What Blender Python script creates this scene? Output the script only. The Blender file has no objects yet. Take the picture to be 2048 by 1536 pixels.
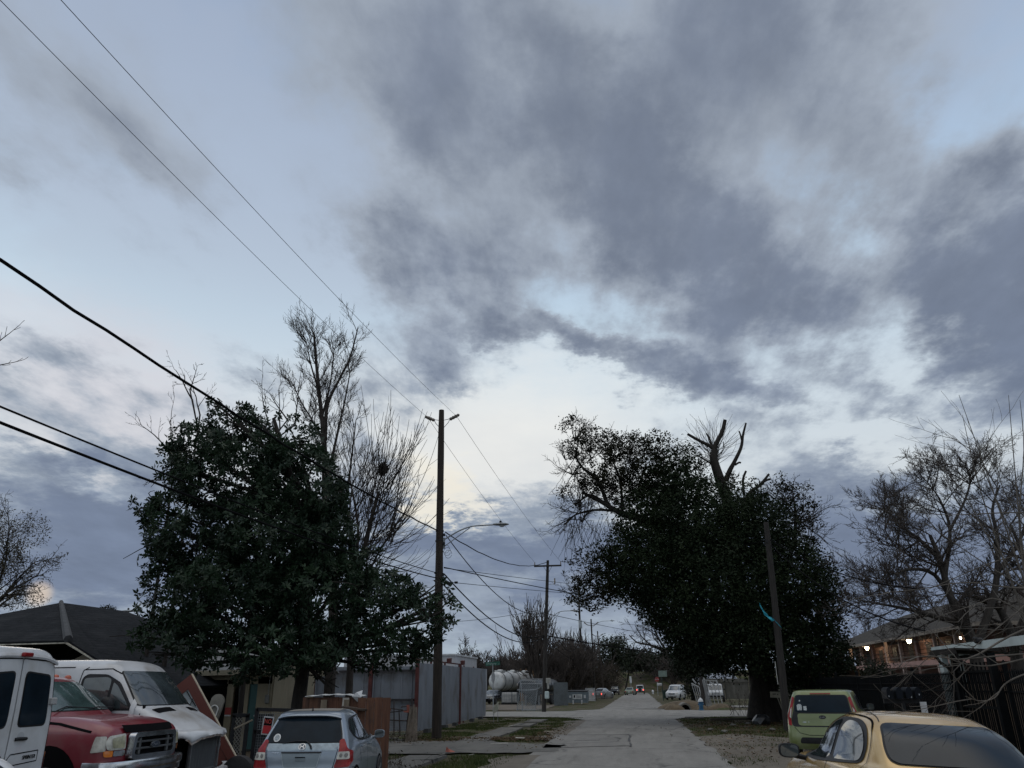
import bpy, bmesh, math, random
import numpy as np
from mathutils import Vector, Matrix, noise as mnoise
from mathutils.bvhtree import BVHTree
from mathutils.geometry import delaunay_2d_cdt
PI=math.pi
rnd=random.Random(7)
scn=bpy.context.scene
COL=scn.collection
# ---------------------------------------------------------------- camera
F=1520.0; H=1.75; ROLL=math.radians(0.5)
def _cam_setup():
    x=1278-1024; y=1371-768
    c,s=math.cos(ROLL),math.sin(ROLL)
    xr=x*c-y*s; yr=x*s+y*c
    p=math.atan(yr/F)
    fw=F*math.cos(p)+yr*math.sin(p)
    return p, math.atan2(xr,fw)
PITCH,YAW=_cam_setup()
def ray(px,py):
    x=px-1024; y=py-768
    c,s=math.cos(ROLL),math.sin(ROLL)
    xr=x*c-y*s; yr=x*s+y*c
    fw=F*math.cos(PITCH)+yr*math.sin(PITCH)
    up=F*math.sin(PITCH)-yr*math.cos(PITCH)
    cy,sy=math.cos(YAW),math.sin(YAW)
    return Vector((xr*cy-fw*sy, xr*sy+fw*cy, up))
def gnd(px,py,z=0.0):
    r=ray(px,py); t=(z-H)/r.z
    return Vector((r.x*t,r.y*t,z))
def at(px,py,Y):
    r=ray(px,py); t=Y/r.y
    return Vector((r.x*t,Y,H+r.z*t))
cam_d=bpy.data.cameras.new('camera'); cam=bpy.data.objects.new('camera',cam_d); COL.objects.link(cam)
_f=ray(1024,768); _r=(ray(1025,768)-_f).normalized(); _u=(ray(1024,767)-_f).normalized(); _f=_f.normalized()
cam.matrix_world=Matrix(((_r.x,_u.x,-_f.x,0),(_r.y,_u.y,-_f.y,0),(_r.z,_u.z,-_f.z,H),(0,0,0,1)))
cam_d.sensor_width=36; cam_d.lens=36*F/2048; cam_d.clip_end=3000; cam_d.clip_start=0.05
scn.camera=cam
scn.view_settings.view_transform='Standard'; scn.view_settings.look='None'
# ---------------------------------------------------------------- materials
MATS={}
def mat(name,col,rough=.7,metal=0.0,var=.25,scale=3.0,bump=0.0,bscale=None,coat=0.0,spec=.5,col2=None,detail=5,stretch=None,dirt=None,rows=None):
    if name in MATS: return MATS[name]
    m=bpy.data.materials.new(name); m.use_nodes=True
    nt=m.node_tree; n=nt.nodes; L=nt.links
    b=n['Principled BSDF']
    b.inputs['Roughness'].default_value=rough; b.inputs['Metallic'].default_value=metal
    b.inputs['Coat Weight'].default_value=coat; b.inputs['Coat Roughness'].default_value=.06
    b.inputs['Specular IOR Level'].default_value=spec
    tc=n.new('ShaderNodeTexCoord'); src=tc.outputs['Object']
    if stretch:
        mp=n.new('ShaderNodeMapping'); mp.inputs['Scale'].default_value=stretch
        L.new(src,mp.inputs['Vector']); src=mp.outputs['Vector']
    nz=n.new('ShaderNodeTexNoise'); nz.inputs['Scale'].default_value=scale; nz.inputs['Detail'].default_value=detail
    nz.inputs['Roughness'].default_value=.65
    L.new(src,nz.inputs['Vector'])
    cr=n.new('ShaderNodeValToRGB')
    c1=[c*(1-var) for c in col]; c2=[min(1,c*(1+var)) for c in (col2 or col)]
    if col2: c1=list(col); c2=list(col2)
    cr.color_ramp.elements[0].position=.34; cr.color_ramp.elements[1].position=.66
    cr.color_ramp.elements[0].color=(*c1,1); cr.color_ramp.elements[1].color=(*c2,1)
    L.new(nz.outputs['Fac'],cr.inputs['Fac'])
    out=cr.outputs['Color']
    if dirt:   # (colour, amount, scale)
        nz2=n.new('ShaderNodeTexNoise'); nz2.inputs['Scale'].default_value=dirt[2]; nz2.inputs['Detail'].default_value=8
        L.new(tc.outputs['Object'],nz2.inputs['Vector'])
        r2=n.new('ShaderNodeValToRGB'); r2.color_ramp.elements[0].position=.5; r2.color_ramp.elements[1].position=.72
        r2.color_ramp.elements[0].color=(0,0,0,1); r2.color_ramp.elements[1].color=(dirt[1],)*3+(1,)
        L.new(nz2.outputs['Fac'],r2.inputs['Fac'])
        mx=n.new('ShaderNodeMix'); mx.data_type='RGBA'
        L.new(r2.outputs['Color'],mx.inputs[0]); L.new(out,mx.inputs[6]); mx.inputs[7].default_value=(*dirt[0],1)
        out=mx.outputs[2]
    L.new(out,b.inputs['Base Color'])
    if rows:   # courses of shingles or boards: (axis, spacing in metres, depth)
        sx=n.new('ShaderNodeSeparateXYZ'); L.new(tc.outputs['Object'],sx.inputs[0])
        fr=n.new('ShaderNodeMath'); fr.operation='DIVIDE'; L.new(sx.outputs['XYZ'.index(rows[0])],fr.inputs[0]); fr.inputs[1].default_value=rows[1]
        jn=n.new('ShaderNodeTexNoise'); jn.inputs['Scale'].default_value=.8; L.new(tc.outputs['Object'],jn.inputs['Vector'])
        ja=n.new('ShaderNodeMath'); ja.operation='MULTIPLY_ADD'; L.new(jn.outputs['Fac'],ja.inputs[0]); ja.inputs[1].default_value=.8; L.new(fr.outputs[0],ja.inputs[2])
        ff=n.new('ShaderNodeMath'); ff.operation='FRACT'; L.new(ja.outputs[0],ff.inputs[0])
        rr=n.new('ShaderNodeValToRGB'); L.new(ff.outputs[0],rr.inputs[0]); rr.color_ramp.elements[0].color=(.45,.45,.45,1); rr.color_ramp.elements[1].position=.3; rr.color_ramp.elements[1].color=(1,1,1,1)
        mm=n.new('ShaderNodeMix'); mm.data_type='RGBA'; mm.blend_type='MULTIPLY'; mm.inputs[0].default_value=rows[2]; L.new(out,mm.inputs[6]); L.new(rr.outputs[0],mm.inputs[7]); out=mm.outputs[2]
        L.new(out,b.inputs['Base Color'])
    if bump:
        bz=n.new('ShaderNodeTexNoise'); bz.inputs['Scale'].default_value=bscale or scale*6; bz.inputs['Detail'].default_value=6
        L.new(src,bz.inputs['Vector'])
        bp=n.new('ShaderNodeBump'); bp.inputs['Strength'].default_value=bump; bp.inputs['Distance'].default_value=.02
        L.new(bz.outputs['Fac'],bp.inputs['Height']); L.new(bp.outputs['Normal'],b.inputs['Normal'])
    MATS[name]=m
    return m
def emat(name,col,strength):
    m=bpy.data.materials.new(name); m.use_nodes=True
    b=m.node_tree.nodes['Principled BSDF']
    b.inputs['Base Color'].default_value=(*col,1); b.inputs['Emission Color'].default_value=(*col,1); b.inputs['Emission Strength'].default_value=strength
    MATS[name]=m; return m
def leafmat(name,c1,c2,scale=.8,rough=.45,trans=.25):
    """two-tone foliage varying per clump in object space"""
    m=bpy.data.materials.new(name); m.use_nodes=True; nt=m.node_tree; n=nt.nodes; L=nt.links
    b=n['Principled BSDF']; b.inputs['Roughness'].default_value=rough; b.inputs['Specular IOR Level'].default_value=.22
    tc=n.new('ShaderNodeTexCoord'); nz=n.new('ShaderNodeTexNoise'); nz.inputs['Scale'].default_value=scale; nz.inputs['Detail'].default_value=9
    nz.inputs['Roughness'].default_value=.8
    L.new(tc.outputs['Object'],nz.inputs['Vector'])
    cr=n.new('ShaderNodeValToRGB'); cr.color_ramp.elements[0].position=.36; cr.color_ramp.elements[1].position=.66
    cr.color_ramp.elements[0].color=(*c1,1); cr.color_ramp.elements[1].color=(*c2,1)
    L.new(nz.outputs['Fac'],cr.inputs['Fac']); L.new(cr.outputs['Color'],b.inputs['Base Color'])
    tr=n.new('ShaderNodeBsdfTranslucent'); L.new(cr.outputs['Color'],tr.inputs['Color'])
    mx=n.new('ShaderNodeMixShader'); mx.inputs[0].default_value=trans
    L.new(b.outputs[0],mx.inputs[1]); L.new(tr.outputs[0],mx.inputs[2]); L.new(mx.outputs[0],n['Material Output'].inputs[0])
    MATS[name]=m; return m
# ---------------------------------------------------------------- mesh builder
class MB:
    def __init__(s): s.v=[]; s.f=[]; s.mi=[]
    def add(s,vs,fs,mi=0):
        o=len(s.v); s.v+= [tuple(v) for v in vs]
        for f in fs: s.f.append(tuple(i+o for i in f)); s.mi.append(mi)
        return s
    def box(s,c,d,rot=None,mi=0,bev=0):
        x,y,z=[a/2 for a in d]
        if bev:
            b=min(bev,x*.9,y*.9,z*.9); P=[]
            F_=[]
            # chamfered box: 24 verts
            idx={}
            for sx in(-1,1):
                for sy in(-1,1):
                    for sz in(-1,1):
                        for ax in range(3):
                            p=[sx*(x-b),sy*(y-b),sz*(z-b)]
                            p[ax]=(sx*x,sy*y,sz*z)[ax]
                            idx[(sx,sy,sz,ax)]=len(P); P.append(Vector(p))
            for ax in range(3):
                o=[a for a in range(3) if a!=ax]
                for sg in(-1,1):
                    q=[]
                    for a,b2 in((-1,-1),(1,-1),(1,1),(-1,1)):
                        t=[0,0,0]; t[ax]=sg; t[o[0]]=a; t[o[1]]=b2; q.append(idx[(*t,ax)])
                    F_.append(q)
                # edges along ax
                for a in(-1,1):
                    for b2 in(-1,1):
                        t0=[0,0,0]; t1=[0,0,0]
                        for t,sg in((t0,-1),(t1,1)): t[ax]=sg; t[o[0]]=a; t[o[1]]=b2
                        F_.append([idx[(*t0,o[0])],idx[(*t1,o[0])],idx[(*t1,o[1])],idx[(*t0,o[1])]])
            for sx in(-1,1):
                for sy in(-1,1):
                    for sz in(-1,1): F_.append([idx[(sx,sy,sz,a)] for a in range(3)])
        else:
            P=[Vector((sx*x,sy*y,sz*z)) for sx in(-1,1) for sy in(-1,1) for sz in(-1,1)]
            F_=[(0,1,3,2),(4,6,7,5),(0,4,5,1),(2,3,7,6),(0,2,6,4),(1,5,7,3)]
        if rot is not None: P=[rot@p for p in P]
        c=Vector(c); s.add([p+c for p in P],F_,mi); return s
    def beam(s,a,b,w,h,mi=0,up=(0,0,1)):
        a=Vector(a); b=Vector(b); d=b-a; l=d.length
        if l<1e-6: return s
        z=d.normalized(); u=Vector(up)
        if abs(z.dot(u))>.98: u=Vector((0,1,0))
        x=z.cross(u).normalized(); y=x.cross(z).normalized()
        P=[]
        for t in(a,b):
            for sx,sy in((-1,-1),(1,-1),(1,1),(-1,1)): P.append(t+x*sx*w/2+y*sy*h/2)
        s.add(P,[(0,1,2,3),(4,7,6,5),(0,4,5,1),(1,5,6,2),(2,6,7,3),(3,7,4,0)],mi); return s
    def tube(s,pts,rad,n=8,mi=0,cap=True):
        pts=[Vector(p) for p in pts]
        if not hasattr(rad,'__len__'): rad=[rad]*len(pts)
        o=len(s.v); ref=None
        for i,p in enumerate(pts):
            t=(pts[min(i+1,len(pts)-1)]-pts[max(i-1,0)])
            if t.length<1e-9: t=Vector((0,0,1))
            t.normalize()
            if ref is None:
                ref=Vector((1,0,0)) if abs(t.x)<.8 else Vector((0,1,0))
            u=(ref-t*ref.dot(t))
            if u.length<1e-6: u=t.orthogonal()
            u.normalize(); w=t.cross(u); ref=u
            for k in range(n):
                a=2*PI*k/n; s.v.append(tuple(p+(u*math.cos(a)+w*math.sin(a))*rad[i]))
        for i in range(len(pts)-1):
            for k in range(n):
                a=o+i*n+k; b=o+i*n+(k+1)%n
                s.f.append((a,b,b+n,a+n)); s.mi.append(mi)
        if cap and n>2:
            s.f.append(tuple(o+k for k in reversed(range(n)))); s.mi.append(mi)
            e=o+(len(pts)-1)*n; s.f.append(tuple(e+k for k in range(n))); s.mi.append(mi)
        return s
    def lathe(s,prof,c=(0,0,0),n=20,axis='z',mi=0):
        c=Vector(c); o=len(s.v)
        for r,z in prof:
            for k in range(n):
                a=2*PI*k/n
                if axis=='z': p=Vector((r*math.cos(a),r*math.sin(a),z))
                elif axis=='y': p=Vector((r*math.cos(a),z,r*math.sin(a)))
                else: p=Vector((z,r*math.cos(a),r*math.sin(a)))
                s.v.append(tuple(p+c))
        for i in range(len(prof)-1):
            for k in range(n):
                a=o+i*n+k; b=o+i*n+(k+1)%n; s.f.append((a,b,b+n,a+n)); s.mi.append(mi)
        s.f.append(tuple(o+k for k in range(n))); s.mi.append(mi)
        e=o+(len(prof)-1)*n; s.f.append(tuple(e+k for k in range(n))); s.mi.append(mi)
        return s
    def prism(s,poly,ext,mi=0):
        """poly: list of 3D points (planar), ext: vector"""
        P=[Vector(p) for p in poly]; e=Vector(ext); n=len(P)
        s.add(P+[p+e for p in P],[tuple(range(n))[::-1],tuple(range(n,2*n))]+[(i,(i+1)%n,(i+1)%n+n,i+n) for i in range(n)],mi); return s
    def quad(s,a,b,c,d,mi=0): s.add([a,b,c,d],[(0,1,2,3)],mi); return s
    def mesh(s,name,mats,smooth=False,world_to=None):
        me=bpy.data.meshes.new(name)
        me.from_pydata(s.v,[],s.f)
        if not isinstance(mats,(list,tuple)): mats=[mats]
        for m in mats: me.materials.append(m)
        if len(mats)>1: me.polygons.foreach_set('material_index',s.mi)
        me.update()
        bm=bmesh.new(); bm.from_mesh(me); bmesh.ops.recalc_face_normals(bm,faces=bm.faces); bm.to_mesh(me); bm.free()
        if smooth: me.shade_smooth()
        return me
def sm(me,ang=35):
    me.shade_smooth()
    try: me.set_sharp_from_angle(angle=math.radians(ang))
    except Exception: pass
    return me
def link(name,me,parent=None,world=False):
    o=bpy.data.objects.new(name,me); COL.objects.link(o)
    if parent is not None:
        o.parent=parent
        if world: o.matrix_parent_inverse=pm(parent).inverted()
    return o
def pm(p):
    m=Matrix.LocRotScale(p.location,p.rotation_euler,p.scale)
    if p.parent is not None: m=pm(p.parent)@p.matrix_parent_inverse@m
    return m
def part(name,mb,mats,parent,smooth=None,world=False,label=None):
    me=mb.mesh(name,mats) if isinstance(mb,MB) else mb
    if smooth: sm(me,smooth if smooth is not True else 35)
    o=link(name,me,parent,world)
    if label: o['label']=label
    return o
def tag(o,label=None,cat=None,group=None,kind=None):
    if label: o['label']=label
    if cat: o['category']=cat
    if group: o['group']=group
    if kind: o['kind']=kind
    return o
def thing(name,label,cat,loc=(0,0,0),rz=0,group=None,rot=None,scale=None):
    o=bpy.data.objects.new(name,None); COL.objects.link(o); o.empty_display_size=.2
    o.location=loc; o.rotation_euler=rot if rot is not None else (0,0,rz)
    if scale: o.scale=(scale,)*3
    return tag(o,label,cat,group)
def solo(name,mb,mats,label,cat,group=None,kind=None,smooth=None):
    me=mb.mesh(name,mats) if isinstance(mb,MB) else mb
    if smooth: sm(me,smooth if smooth is not True else 35)
    return tag(link(name,me),label,cat,group,kind)
def struct(name,mb,mats,smooth=None):
    me=mb.mesh(name,mats) if isinstance(mb,MB) else mb
    if smooth: sm(me)
    o=link(name,me); o['kind']='structure'; return o
def kids(o): return [c for c in COL.objects if c.parent==o]
def dup(root,loc=None,rz=None,label=None,group=None,scale=None,par=None):
    r=root.copy(); COL.objects.link(r)
    if par is not None: r.parent=par
    if loc is not None: r.location=loc
    if rz is not None: r.rotation_euler=(0,0,rz)
    if scale is not None: r.scale=(scale,)*3 if not hasattr(scale,'__len__') else scale
    if label: r['label']=label
    if group: r['group']=group
    for c in list(root.children): dup(c,par=r)
    return r
def text_mb(txt,size,depth,M,width=None):
    """text as a solid mesh; M maps (x right, y up, z out) to target space"""
    cu=bpy.data.curves.new('t','FONT'); cu.body=txt; cu.size=size; cu.extrude=depth/2; cu.align_x='CENTER'; cu.align_y='CENTER'; cu.resolution_u=2
    o=bpy.data.objects.new('t',cu); COL.objects.link(o)
    dg=bpy.context.evaluated_depsgraph_get(); me=bpy.data.meshes.new_from_object(o.evaluated_get(dg))
    bpy.data.objects.remove(o); bpy.data.curves.remove(cu)
    sx=1
    if width:
        xs=[v.co.x for v in me.vertices]; sx=width/(max(xs)-min(xs))
    mb=MB(); mb.add([M@Vector((v.co.x*sx,v.co.y,v.co.z)) for v in me.vertices],[tuple(p.vertices) for p in me.polygons])
    bpy.data.meshes.remove(me); return mb
def cr1(a,b,c,d,t): return .5*((2*b)+(-a+c)*t+(2*a-5*b+4*c-d)*t*t+(-a+3*b-3*c+d)*t**3)
def catmull(pts,sub=4):
    pts=[Vector(p) for p in pts]; out=[]
    for i in range(len(pts)-1):
        a=pts[max(i-1,0)]; b=pts[i]; c=pts[i+1]; d=pts[min(i+2,len(pts)-1)]
        for k in range(sub): out.append(cr1(a,b,c,d,k/sub))
    out.append(pts[-1]); return out
def chaikin(poly,it=2,closed=True):
    for _ in range(it):
        q=[]; n=len(poly)
        for i in range(n if closed else n-1):
            a=poly[i]; b=poly[(i+1)%n]
            q.append((a[0]*.75+b[0]*.25,a[1]*.75+b[1]*.25)); q.append((a[0]*.25+b[0]*.75,a[1]*.25+b[1]*.75))
        poly=q
    return poly
def rpoly(poly,r=.03,n=3):
    """round polygon corners by radius r"""
    out=[]; N=len(poly)
    for i in range(N):
        p=Vector(poly[i]); a=Vector(poly[i-1]); b=Vector(poly[(i+1)%N])
        da=(a-p); db=(b-p); ra=min(r,da.length*.45); rb=min(r,db.length*.45)
        p0=p+da.normalized()*ra; p1=p+db.normalized()*rb
        for k in range(n+1):
            t=k/n; q=p0*(1-t)**2+p*2*t*(1-t)+p1*t*t; out.append((q.x,q.y))
    return out
# ---------------------------------------------------------------- sky, sun, air
SUN_DIR=ray(78,1188).normalized()
sun_el=math.asin(SUN_DIR.z); sun_az=math.atan2(SUN_DIR.x,SUN_DIR.y)
w=bpy.data.worlds.new('World'); scn.world=w; w.use_nodes=True
w.cycles.sampling_method='MANUAL'; w.cycles.sample_map_resolution=256
nt=w.node_tree; N=nt.nodes; LK=nt.links; N.clear()
def nd(t,**k):
    x=N.new(t)
    for a,b in k.items(): setattr(x,a,b)
    return x
def val(x,s):
    if isinstance(x,(int,float)): s.default_value=x
    else: LK.new(x,s)
def mth(op,a,b=None,c=None,clamp=False):
    m=nd('ShaderNodeMath',operation=op); m.use_clamp=clamp; val(a,m.inputs[0])
    if b is not None: val(b,m.inputs[1])
    if c is not None: val(c,m.inputs[2])
    return m.outputs[0]
def sstep(x,a,b):
    m=nd('ShaderNodeMapRange',interpolation_type='SMOOTHSTEP'); val(x,m.inputs[0]); m.inputs[1].default_value=a; m.inputs[2].default_value=b
    return m.outputs[0]
tc=nd('ShaderNodeTexCoord'); sep=nd('ShaderNodeSeparateXYZ'); LK.new(tc.outputs['Generated'],sep.inputs[0])
X,Y_,Z=sep.outputs
# cloud deck coordinates (perspective of a high flat layer)
zc=mth('MAXIMUM',Z,0.0)
den=mth('ADD',zc,.16)
px_=mth('DIVIDE',X,den); py_=mth('DIVIDE',Y_,den)
cmb=nd('ShaderNodeCombineXYZ'); LK.new(px_,cmb.inputs[0]); LK.new(py_,cmb.inputs[1])
def noise(vec,scale,detail=8,rough=.6,dist=0,w_=None):
    n_=nd('ShaderNodeTexNoise',noise_dimensions='2D'); n_.inputs['Scale'].default_value=scale; n_.inputs['Detail'].default_value=detail
    n_.inputs['Roughness'].default_value=rough; n_.inputs['Distortion'].default_value=dist
    LK.new(vec,n_.inputs['Vector']); return n_
mp=nd('ShaderNodeMapping'); mp.inputs['Rotation'].default_value=(0,0,math.radians(-20)); mp.inputs['Scale'].default_value=(1.25,.75,1); LK.new(cmb.outputs[0],mp.inputs['Vector'])
deck=noise(mp.outputs[0],1.9,7,.56)
deck2=noise(mp.outputs[0],6.5,5,.6)
mp3=nd('ShaderNodeMapping'); mp3.inputs['Location'].default_value=(7.3,2.1,0); LK.new(cmb.outputs[0],mp3.inputs['Vector'])
wz=noise(mp3.outputs[0],2.9,6,.66)
# azimuth / elevation, warped so that cloud edges are ragged
az=mth('ARCTAN2',X,Y_); el=mth('ARCSINE',Z)
sw=nd('ShaderNodeSeparateColor'); LK.new(wz.outputs['Color'],sw.inputs[0])
azw=mth('ADD',az,mth('MULTIPLY',mth('SUBTRACT',sw.outputs[0],.5),.22))
elw=mth('ADD',el,mth('MULTIPLY',mth('SUBTRACT',sw.outputs[1],.5),.16))
def azel(px,py):
    d=ray(px,py).normalized(); return math.atan2(d.x,d.y),math.asin(d.z)
def blob(x0,y0,x1,y1,wd,amp,soft=1.0):
    """a cloud bank running from pixel-direction 0 to 1, half width wd (in photo px)"""
    a0,e0=azel(x0,y0); a1,e1=azel(x1,y1); s=1/1500.0
    e=(e0+e1)/2; ca=math.cos(e)
    cx=(a0+a1)/2; cy=(e0+e1)/2
    dx=(a1-a0)*ca; dy=e1-e0; ln=max(math.hypot(dx,dy)/2,1e-3); ang=math.atan2(dy,dx)
    u=mth('MULTIPLY',mth('SUBTRACT',azw,cx),ca); v=mth('SUBTRACT',elw,cy)
    c,sn=math.cos(ang),math.sin(ang)
    A=ln+wd*s; B=wd*s
    p=mth('MULTIPLY_ADD',u,c/A,mth('MULTIPLY',v,sn/A)); q=mth('MULTIPLY_ADD',u,-sn/B,mth('MULTIPLY',v,c/B))
    d2=mth('ADD',mth('MULTIPLY',p,p),mth('MULTIPLY',q,q))
    g=mth('MULTIPLY_ADD',d2,-.36*soft,1.0,clamp=True)
    return mth('MULTIPLY',mth('MULTIPLY',g,g),amp)
dark=[ # heavy grey banks and clear gaps, as seen in the photo: x0,y0,x1,y1,halfwidth,amp
 (850,60,1350,120,190,.62),(1150,180,1500,560,130,.62),(1000,330,1350,420,120,.35),(1560,120,1850,300,150,.42),(1650,350,1850,420,120,.32),
 (700,480,940,540,105,.50),(920,400,1230,600,150,.40),(1120,470,1300,560,90,.2),(1480,560,1700,620,80,.20),(2040,420,2060,650,110,.50),(1900,640,2048,760,70,.5),
 (1000,655,1180,690,32,.5),(1180,690,1480,790,38,.5),(1500,770,1640,820,30,.34),(1330,900,1560,860,34,.20),(880,700,960,760,36,.22),(1760,800,1850,840,36,.36),(1700,740,1760,730,30,.25),(1840,920,1900,900,30,.3),
 (1600,930,1790,1040,60,.45),(1560,1100,1950,1120,110,.75),(1000,960,1110,985,40,.5),(960,1090,1260,1080,75,.72),(700,1060,900,1070,40,.55),
 (0,310,140,400,60,.24),(150,200,460,420,60,.24),(560,40,720,120,90,.22),(300,120,420,260,60,.12),(320,640,560,760,34,.34),(20,660,240,740,30,.22),(200,800,340,810,30,.12),
 (0,930,240,1000,45,.5),(60,1080,330,1100,100,.75),(250,900,420,960,40,.45),(1800,1180,2048,1100,110,.6),
 (900,1180,1400,1180,120,.42),(-200,1250,800,1230,90,.40),(1400,1230,2200,1230,110,.5),(200,1100,800,1060,90,.35)]
acc=None
for b in dark:
    g=blob(*b); acc=g if acc is None else mth('ADD',acc,g)
clear=[(60,480,420,600,110,.4),(640,240,740,330,90,.16),(1950,180,2020,260,90,.28),(1150,960,900,860,85,.48),(1000,810,1200,830,66,.42),(560,420,620,560,80,.3),(1560,690,1900,700,45,.25),(860,960,900,1020,40,.5),(1650,860,1800,870,36,.3)]
for b in clear: acc=mth('SUBTRACT',acc,blob(*b))
# behind the camera: broken cloud everywhere from the deck noise
dn=mth('MULTIPLY',mth('SUBTRACT',deck.outputs['Fac'],.47),mth('MULTIPLY_ADD',sstep(el,.08,.42),1.25,.5))
dn2=mth('MULTIPLY',mth('SUBTRACT',deck2.outputs['Fac'],.5),mth('MULTIPLY_ADD',mth('MULTIPLY',sstep(el,.16,.34),sstep(el,.75,.45)),.85,.22))
back=mth('MULTIPLY',mth('LESS_THAN',Y_,-.2),.05)
dens=mth('ADD',mth('ADD',mth('ADD',acc,dn),dn2),back)
D=sstep(dens,-.30,1.12)
# clear-air colour by elevation
rp=nd('ShaderNodeValToRGB'); LK.new(mth('MULTIPLY',el,2/PI),rp.inputs[0])
def lin(h):
    h=h.lstrip('#'); return tuple(((int(h[i:i+2],16)/255+.055)/1.055)**2.4 if int(h[i:i+2],16)>10 else int(h[i:i+2],16)/255/12.92 for i in(0,2,4))
els=rp.color_ramp.elements
stops=[(0,'#a3b4c3'),(.07,'#b2c1cd'),(.15,'#d5dde2'),(.22,'#d4e1ea'),(.29,'#c3d8e9'),(.37,'#afc7e1'),(.46,'#97b0cf'),(.56,'#7f9bbf'),(.8,'#6c8cb6'),(1,'#5c7fae')]
els[0].position=0; els[0].color=(*lin(stops[0][1]),1); els[1].position=1; els[1].color=(*lin(stops[-1][1]),1)
for p,c in stops[1:-1]:
    e=els.new(p); e.color=(*lin(c),1)
# glow around the low hidden sun and the bright gap left of the road
def mixc(f,a,b,blend='MIX'):
    m=nd('ShaderNodeMix',data_type='RGBA',blend_type=blend); val(f,m.inputs[0])
    for x,i in((a,6),(b,7)):
        if isinstance(x,tuple): m.inputs[i].default_value=(*x,1)
        else: LK.new(x,m.inputs[i])
    return m.outputs[2]
warm=blob(820,880,1120,880,150,.72,.8)
base=mixc(warm,rp.outputs[0],lin('#f3f1ec'))
warm2=blob(860,960,880,1010,60,.75,.8)
base=mixc(warm2,base,lin('#fbf3df'))
pink=blob(60,720,330,840,110,.6,.8)
base=mixc(pink,base,lin('#dcd6dc'))
# Nishita daylight gives the underlying tint
sky=nd('ShaderNodeTexSky',sky_type='NISHITA'); sky.sun_disc=False; sky.sun_elevation=max(sun_el,math.radians(4)); sky.sun_rotation=sun_az; sky.altitude=10; sky.air_density=1.2; sky.dust_density=1.5
nish=nd('ShaderNodeVectorMath',operation='SCALE'); LK.new(sky.outputs[0],nish.inputs[0]); nish.inputs[3].default_value=.10
base=mixc(.02,base,nish.outputs[0])
# thin high veil, grey and a little pink
veil=noise(mp3.outputs[0],1.15,5,.6)
base=mixc(mth('MULTIPLY',mth('MULTIPLY',sstep(veil.outputs['Fac'],.34,.60),mth('MULTIPLY_ADD',sstep(el,.36,.56),.75,.25)),.55),base,lin('#b0b7c6'))
# cloud colour: lit thin edges -> slate cores; lower banks bluer
lowm=sstep(el,.62,.10)
core=mixc(lowm,lin('#757f91'),lin('#76839a'))
mid=mixc(lowm,lin('#9fa9b7'),lin('#97a3b3'))
thin=mixc(sstep(D,.0,.58),base,mid)
cl=mixc(sstep(D,.42,1.0),thin,core)
# soft inner texture of the clouds
tex=noise(mp.outputs[0],4.2,5,.62)
tv=mth('MULTIPLY_ADD',mth('SUBTRACT',tex.outputs['Fac'],.5),.42,1.0)
tvv=nd('ShaderNodeMix',data_type='FLOAT'); LK.new(sstep(D,.1,.5),tvv.inputs[0]); tvv.inputs[2].default_value=1.0; LK.new(tv,tvv.inputs[3])
fin=nd('ShaderNodeVectorMath',operation='SCALE'); LK.new(cl,fin.inputs[0]); LK.new(tvv.outputs[0],fin.inputs[3])
# unseen sky overhead and behind the viewer, brightened to light the ground
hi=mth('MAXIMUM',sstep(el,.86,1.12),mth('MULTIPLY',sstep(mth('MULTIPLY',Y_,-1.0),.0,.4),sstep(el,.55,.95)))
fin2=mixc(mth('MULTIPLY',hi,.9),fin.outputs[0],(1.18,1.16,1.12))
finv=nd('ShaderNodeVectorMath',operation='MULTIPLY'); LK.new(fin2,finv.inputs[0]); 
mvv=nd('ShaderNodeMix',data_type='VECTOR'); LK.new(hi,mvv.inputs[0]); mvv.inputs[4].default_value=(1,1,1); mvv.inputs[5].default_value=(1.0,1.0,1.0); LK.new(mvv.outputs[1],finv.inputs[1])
# the veiled sun low on the left
dt=nd('ShaderNodeVectorMath',operation='DOT_PRODUCT'); LK.new(tc.outputs['Generated'],dt.inputs[0]); dt.inputs[1].default_value=SUN_DIR
gl=mth('POWER',sstep(dt.outputs['Value'],.99985,1.0),1.3)
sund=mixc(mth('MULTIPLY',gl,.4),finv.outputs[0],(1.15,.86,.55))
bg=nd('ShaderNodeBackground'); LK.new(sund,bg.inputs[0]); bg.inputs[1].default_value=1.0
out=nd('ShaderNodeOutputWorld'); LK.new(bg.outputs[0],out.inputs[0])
sl=bpy.data.lights.new('sun','SUN'); so=bpy.data.objects.new('sun',sl); COL.objects.link(so)
sl.energy=.15; sl.angle=math.radians(14); sl.color=(1,.86,.7)
so.rotation_euler=(-SUN_DIR).to_track_quat('-Z','Y').to_euler(); so.location=(0,0,40)
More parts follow.
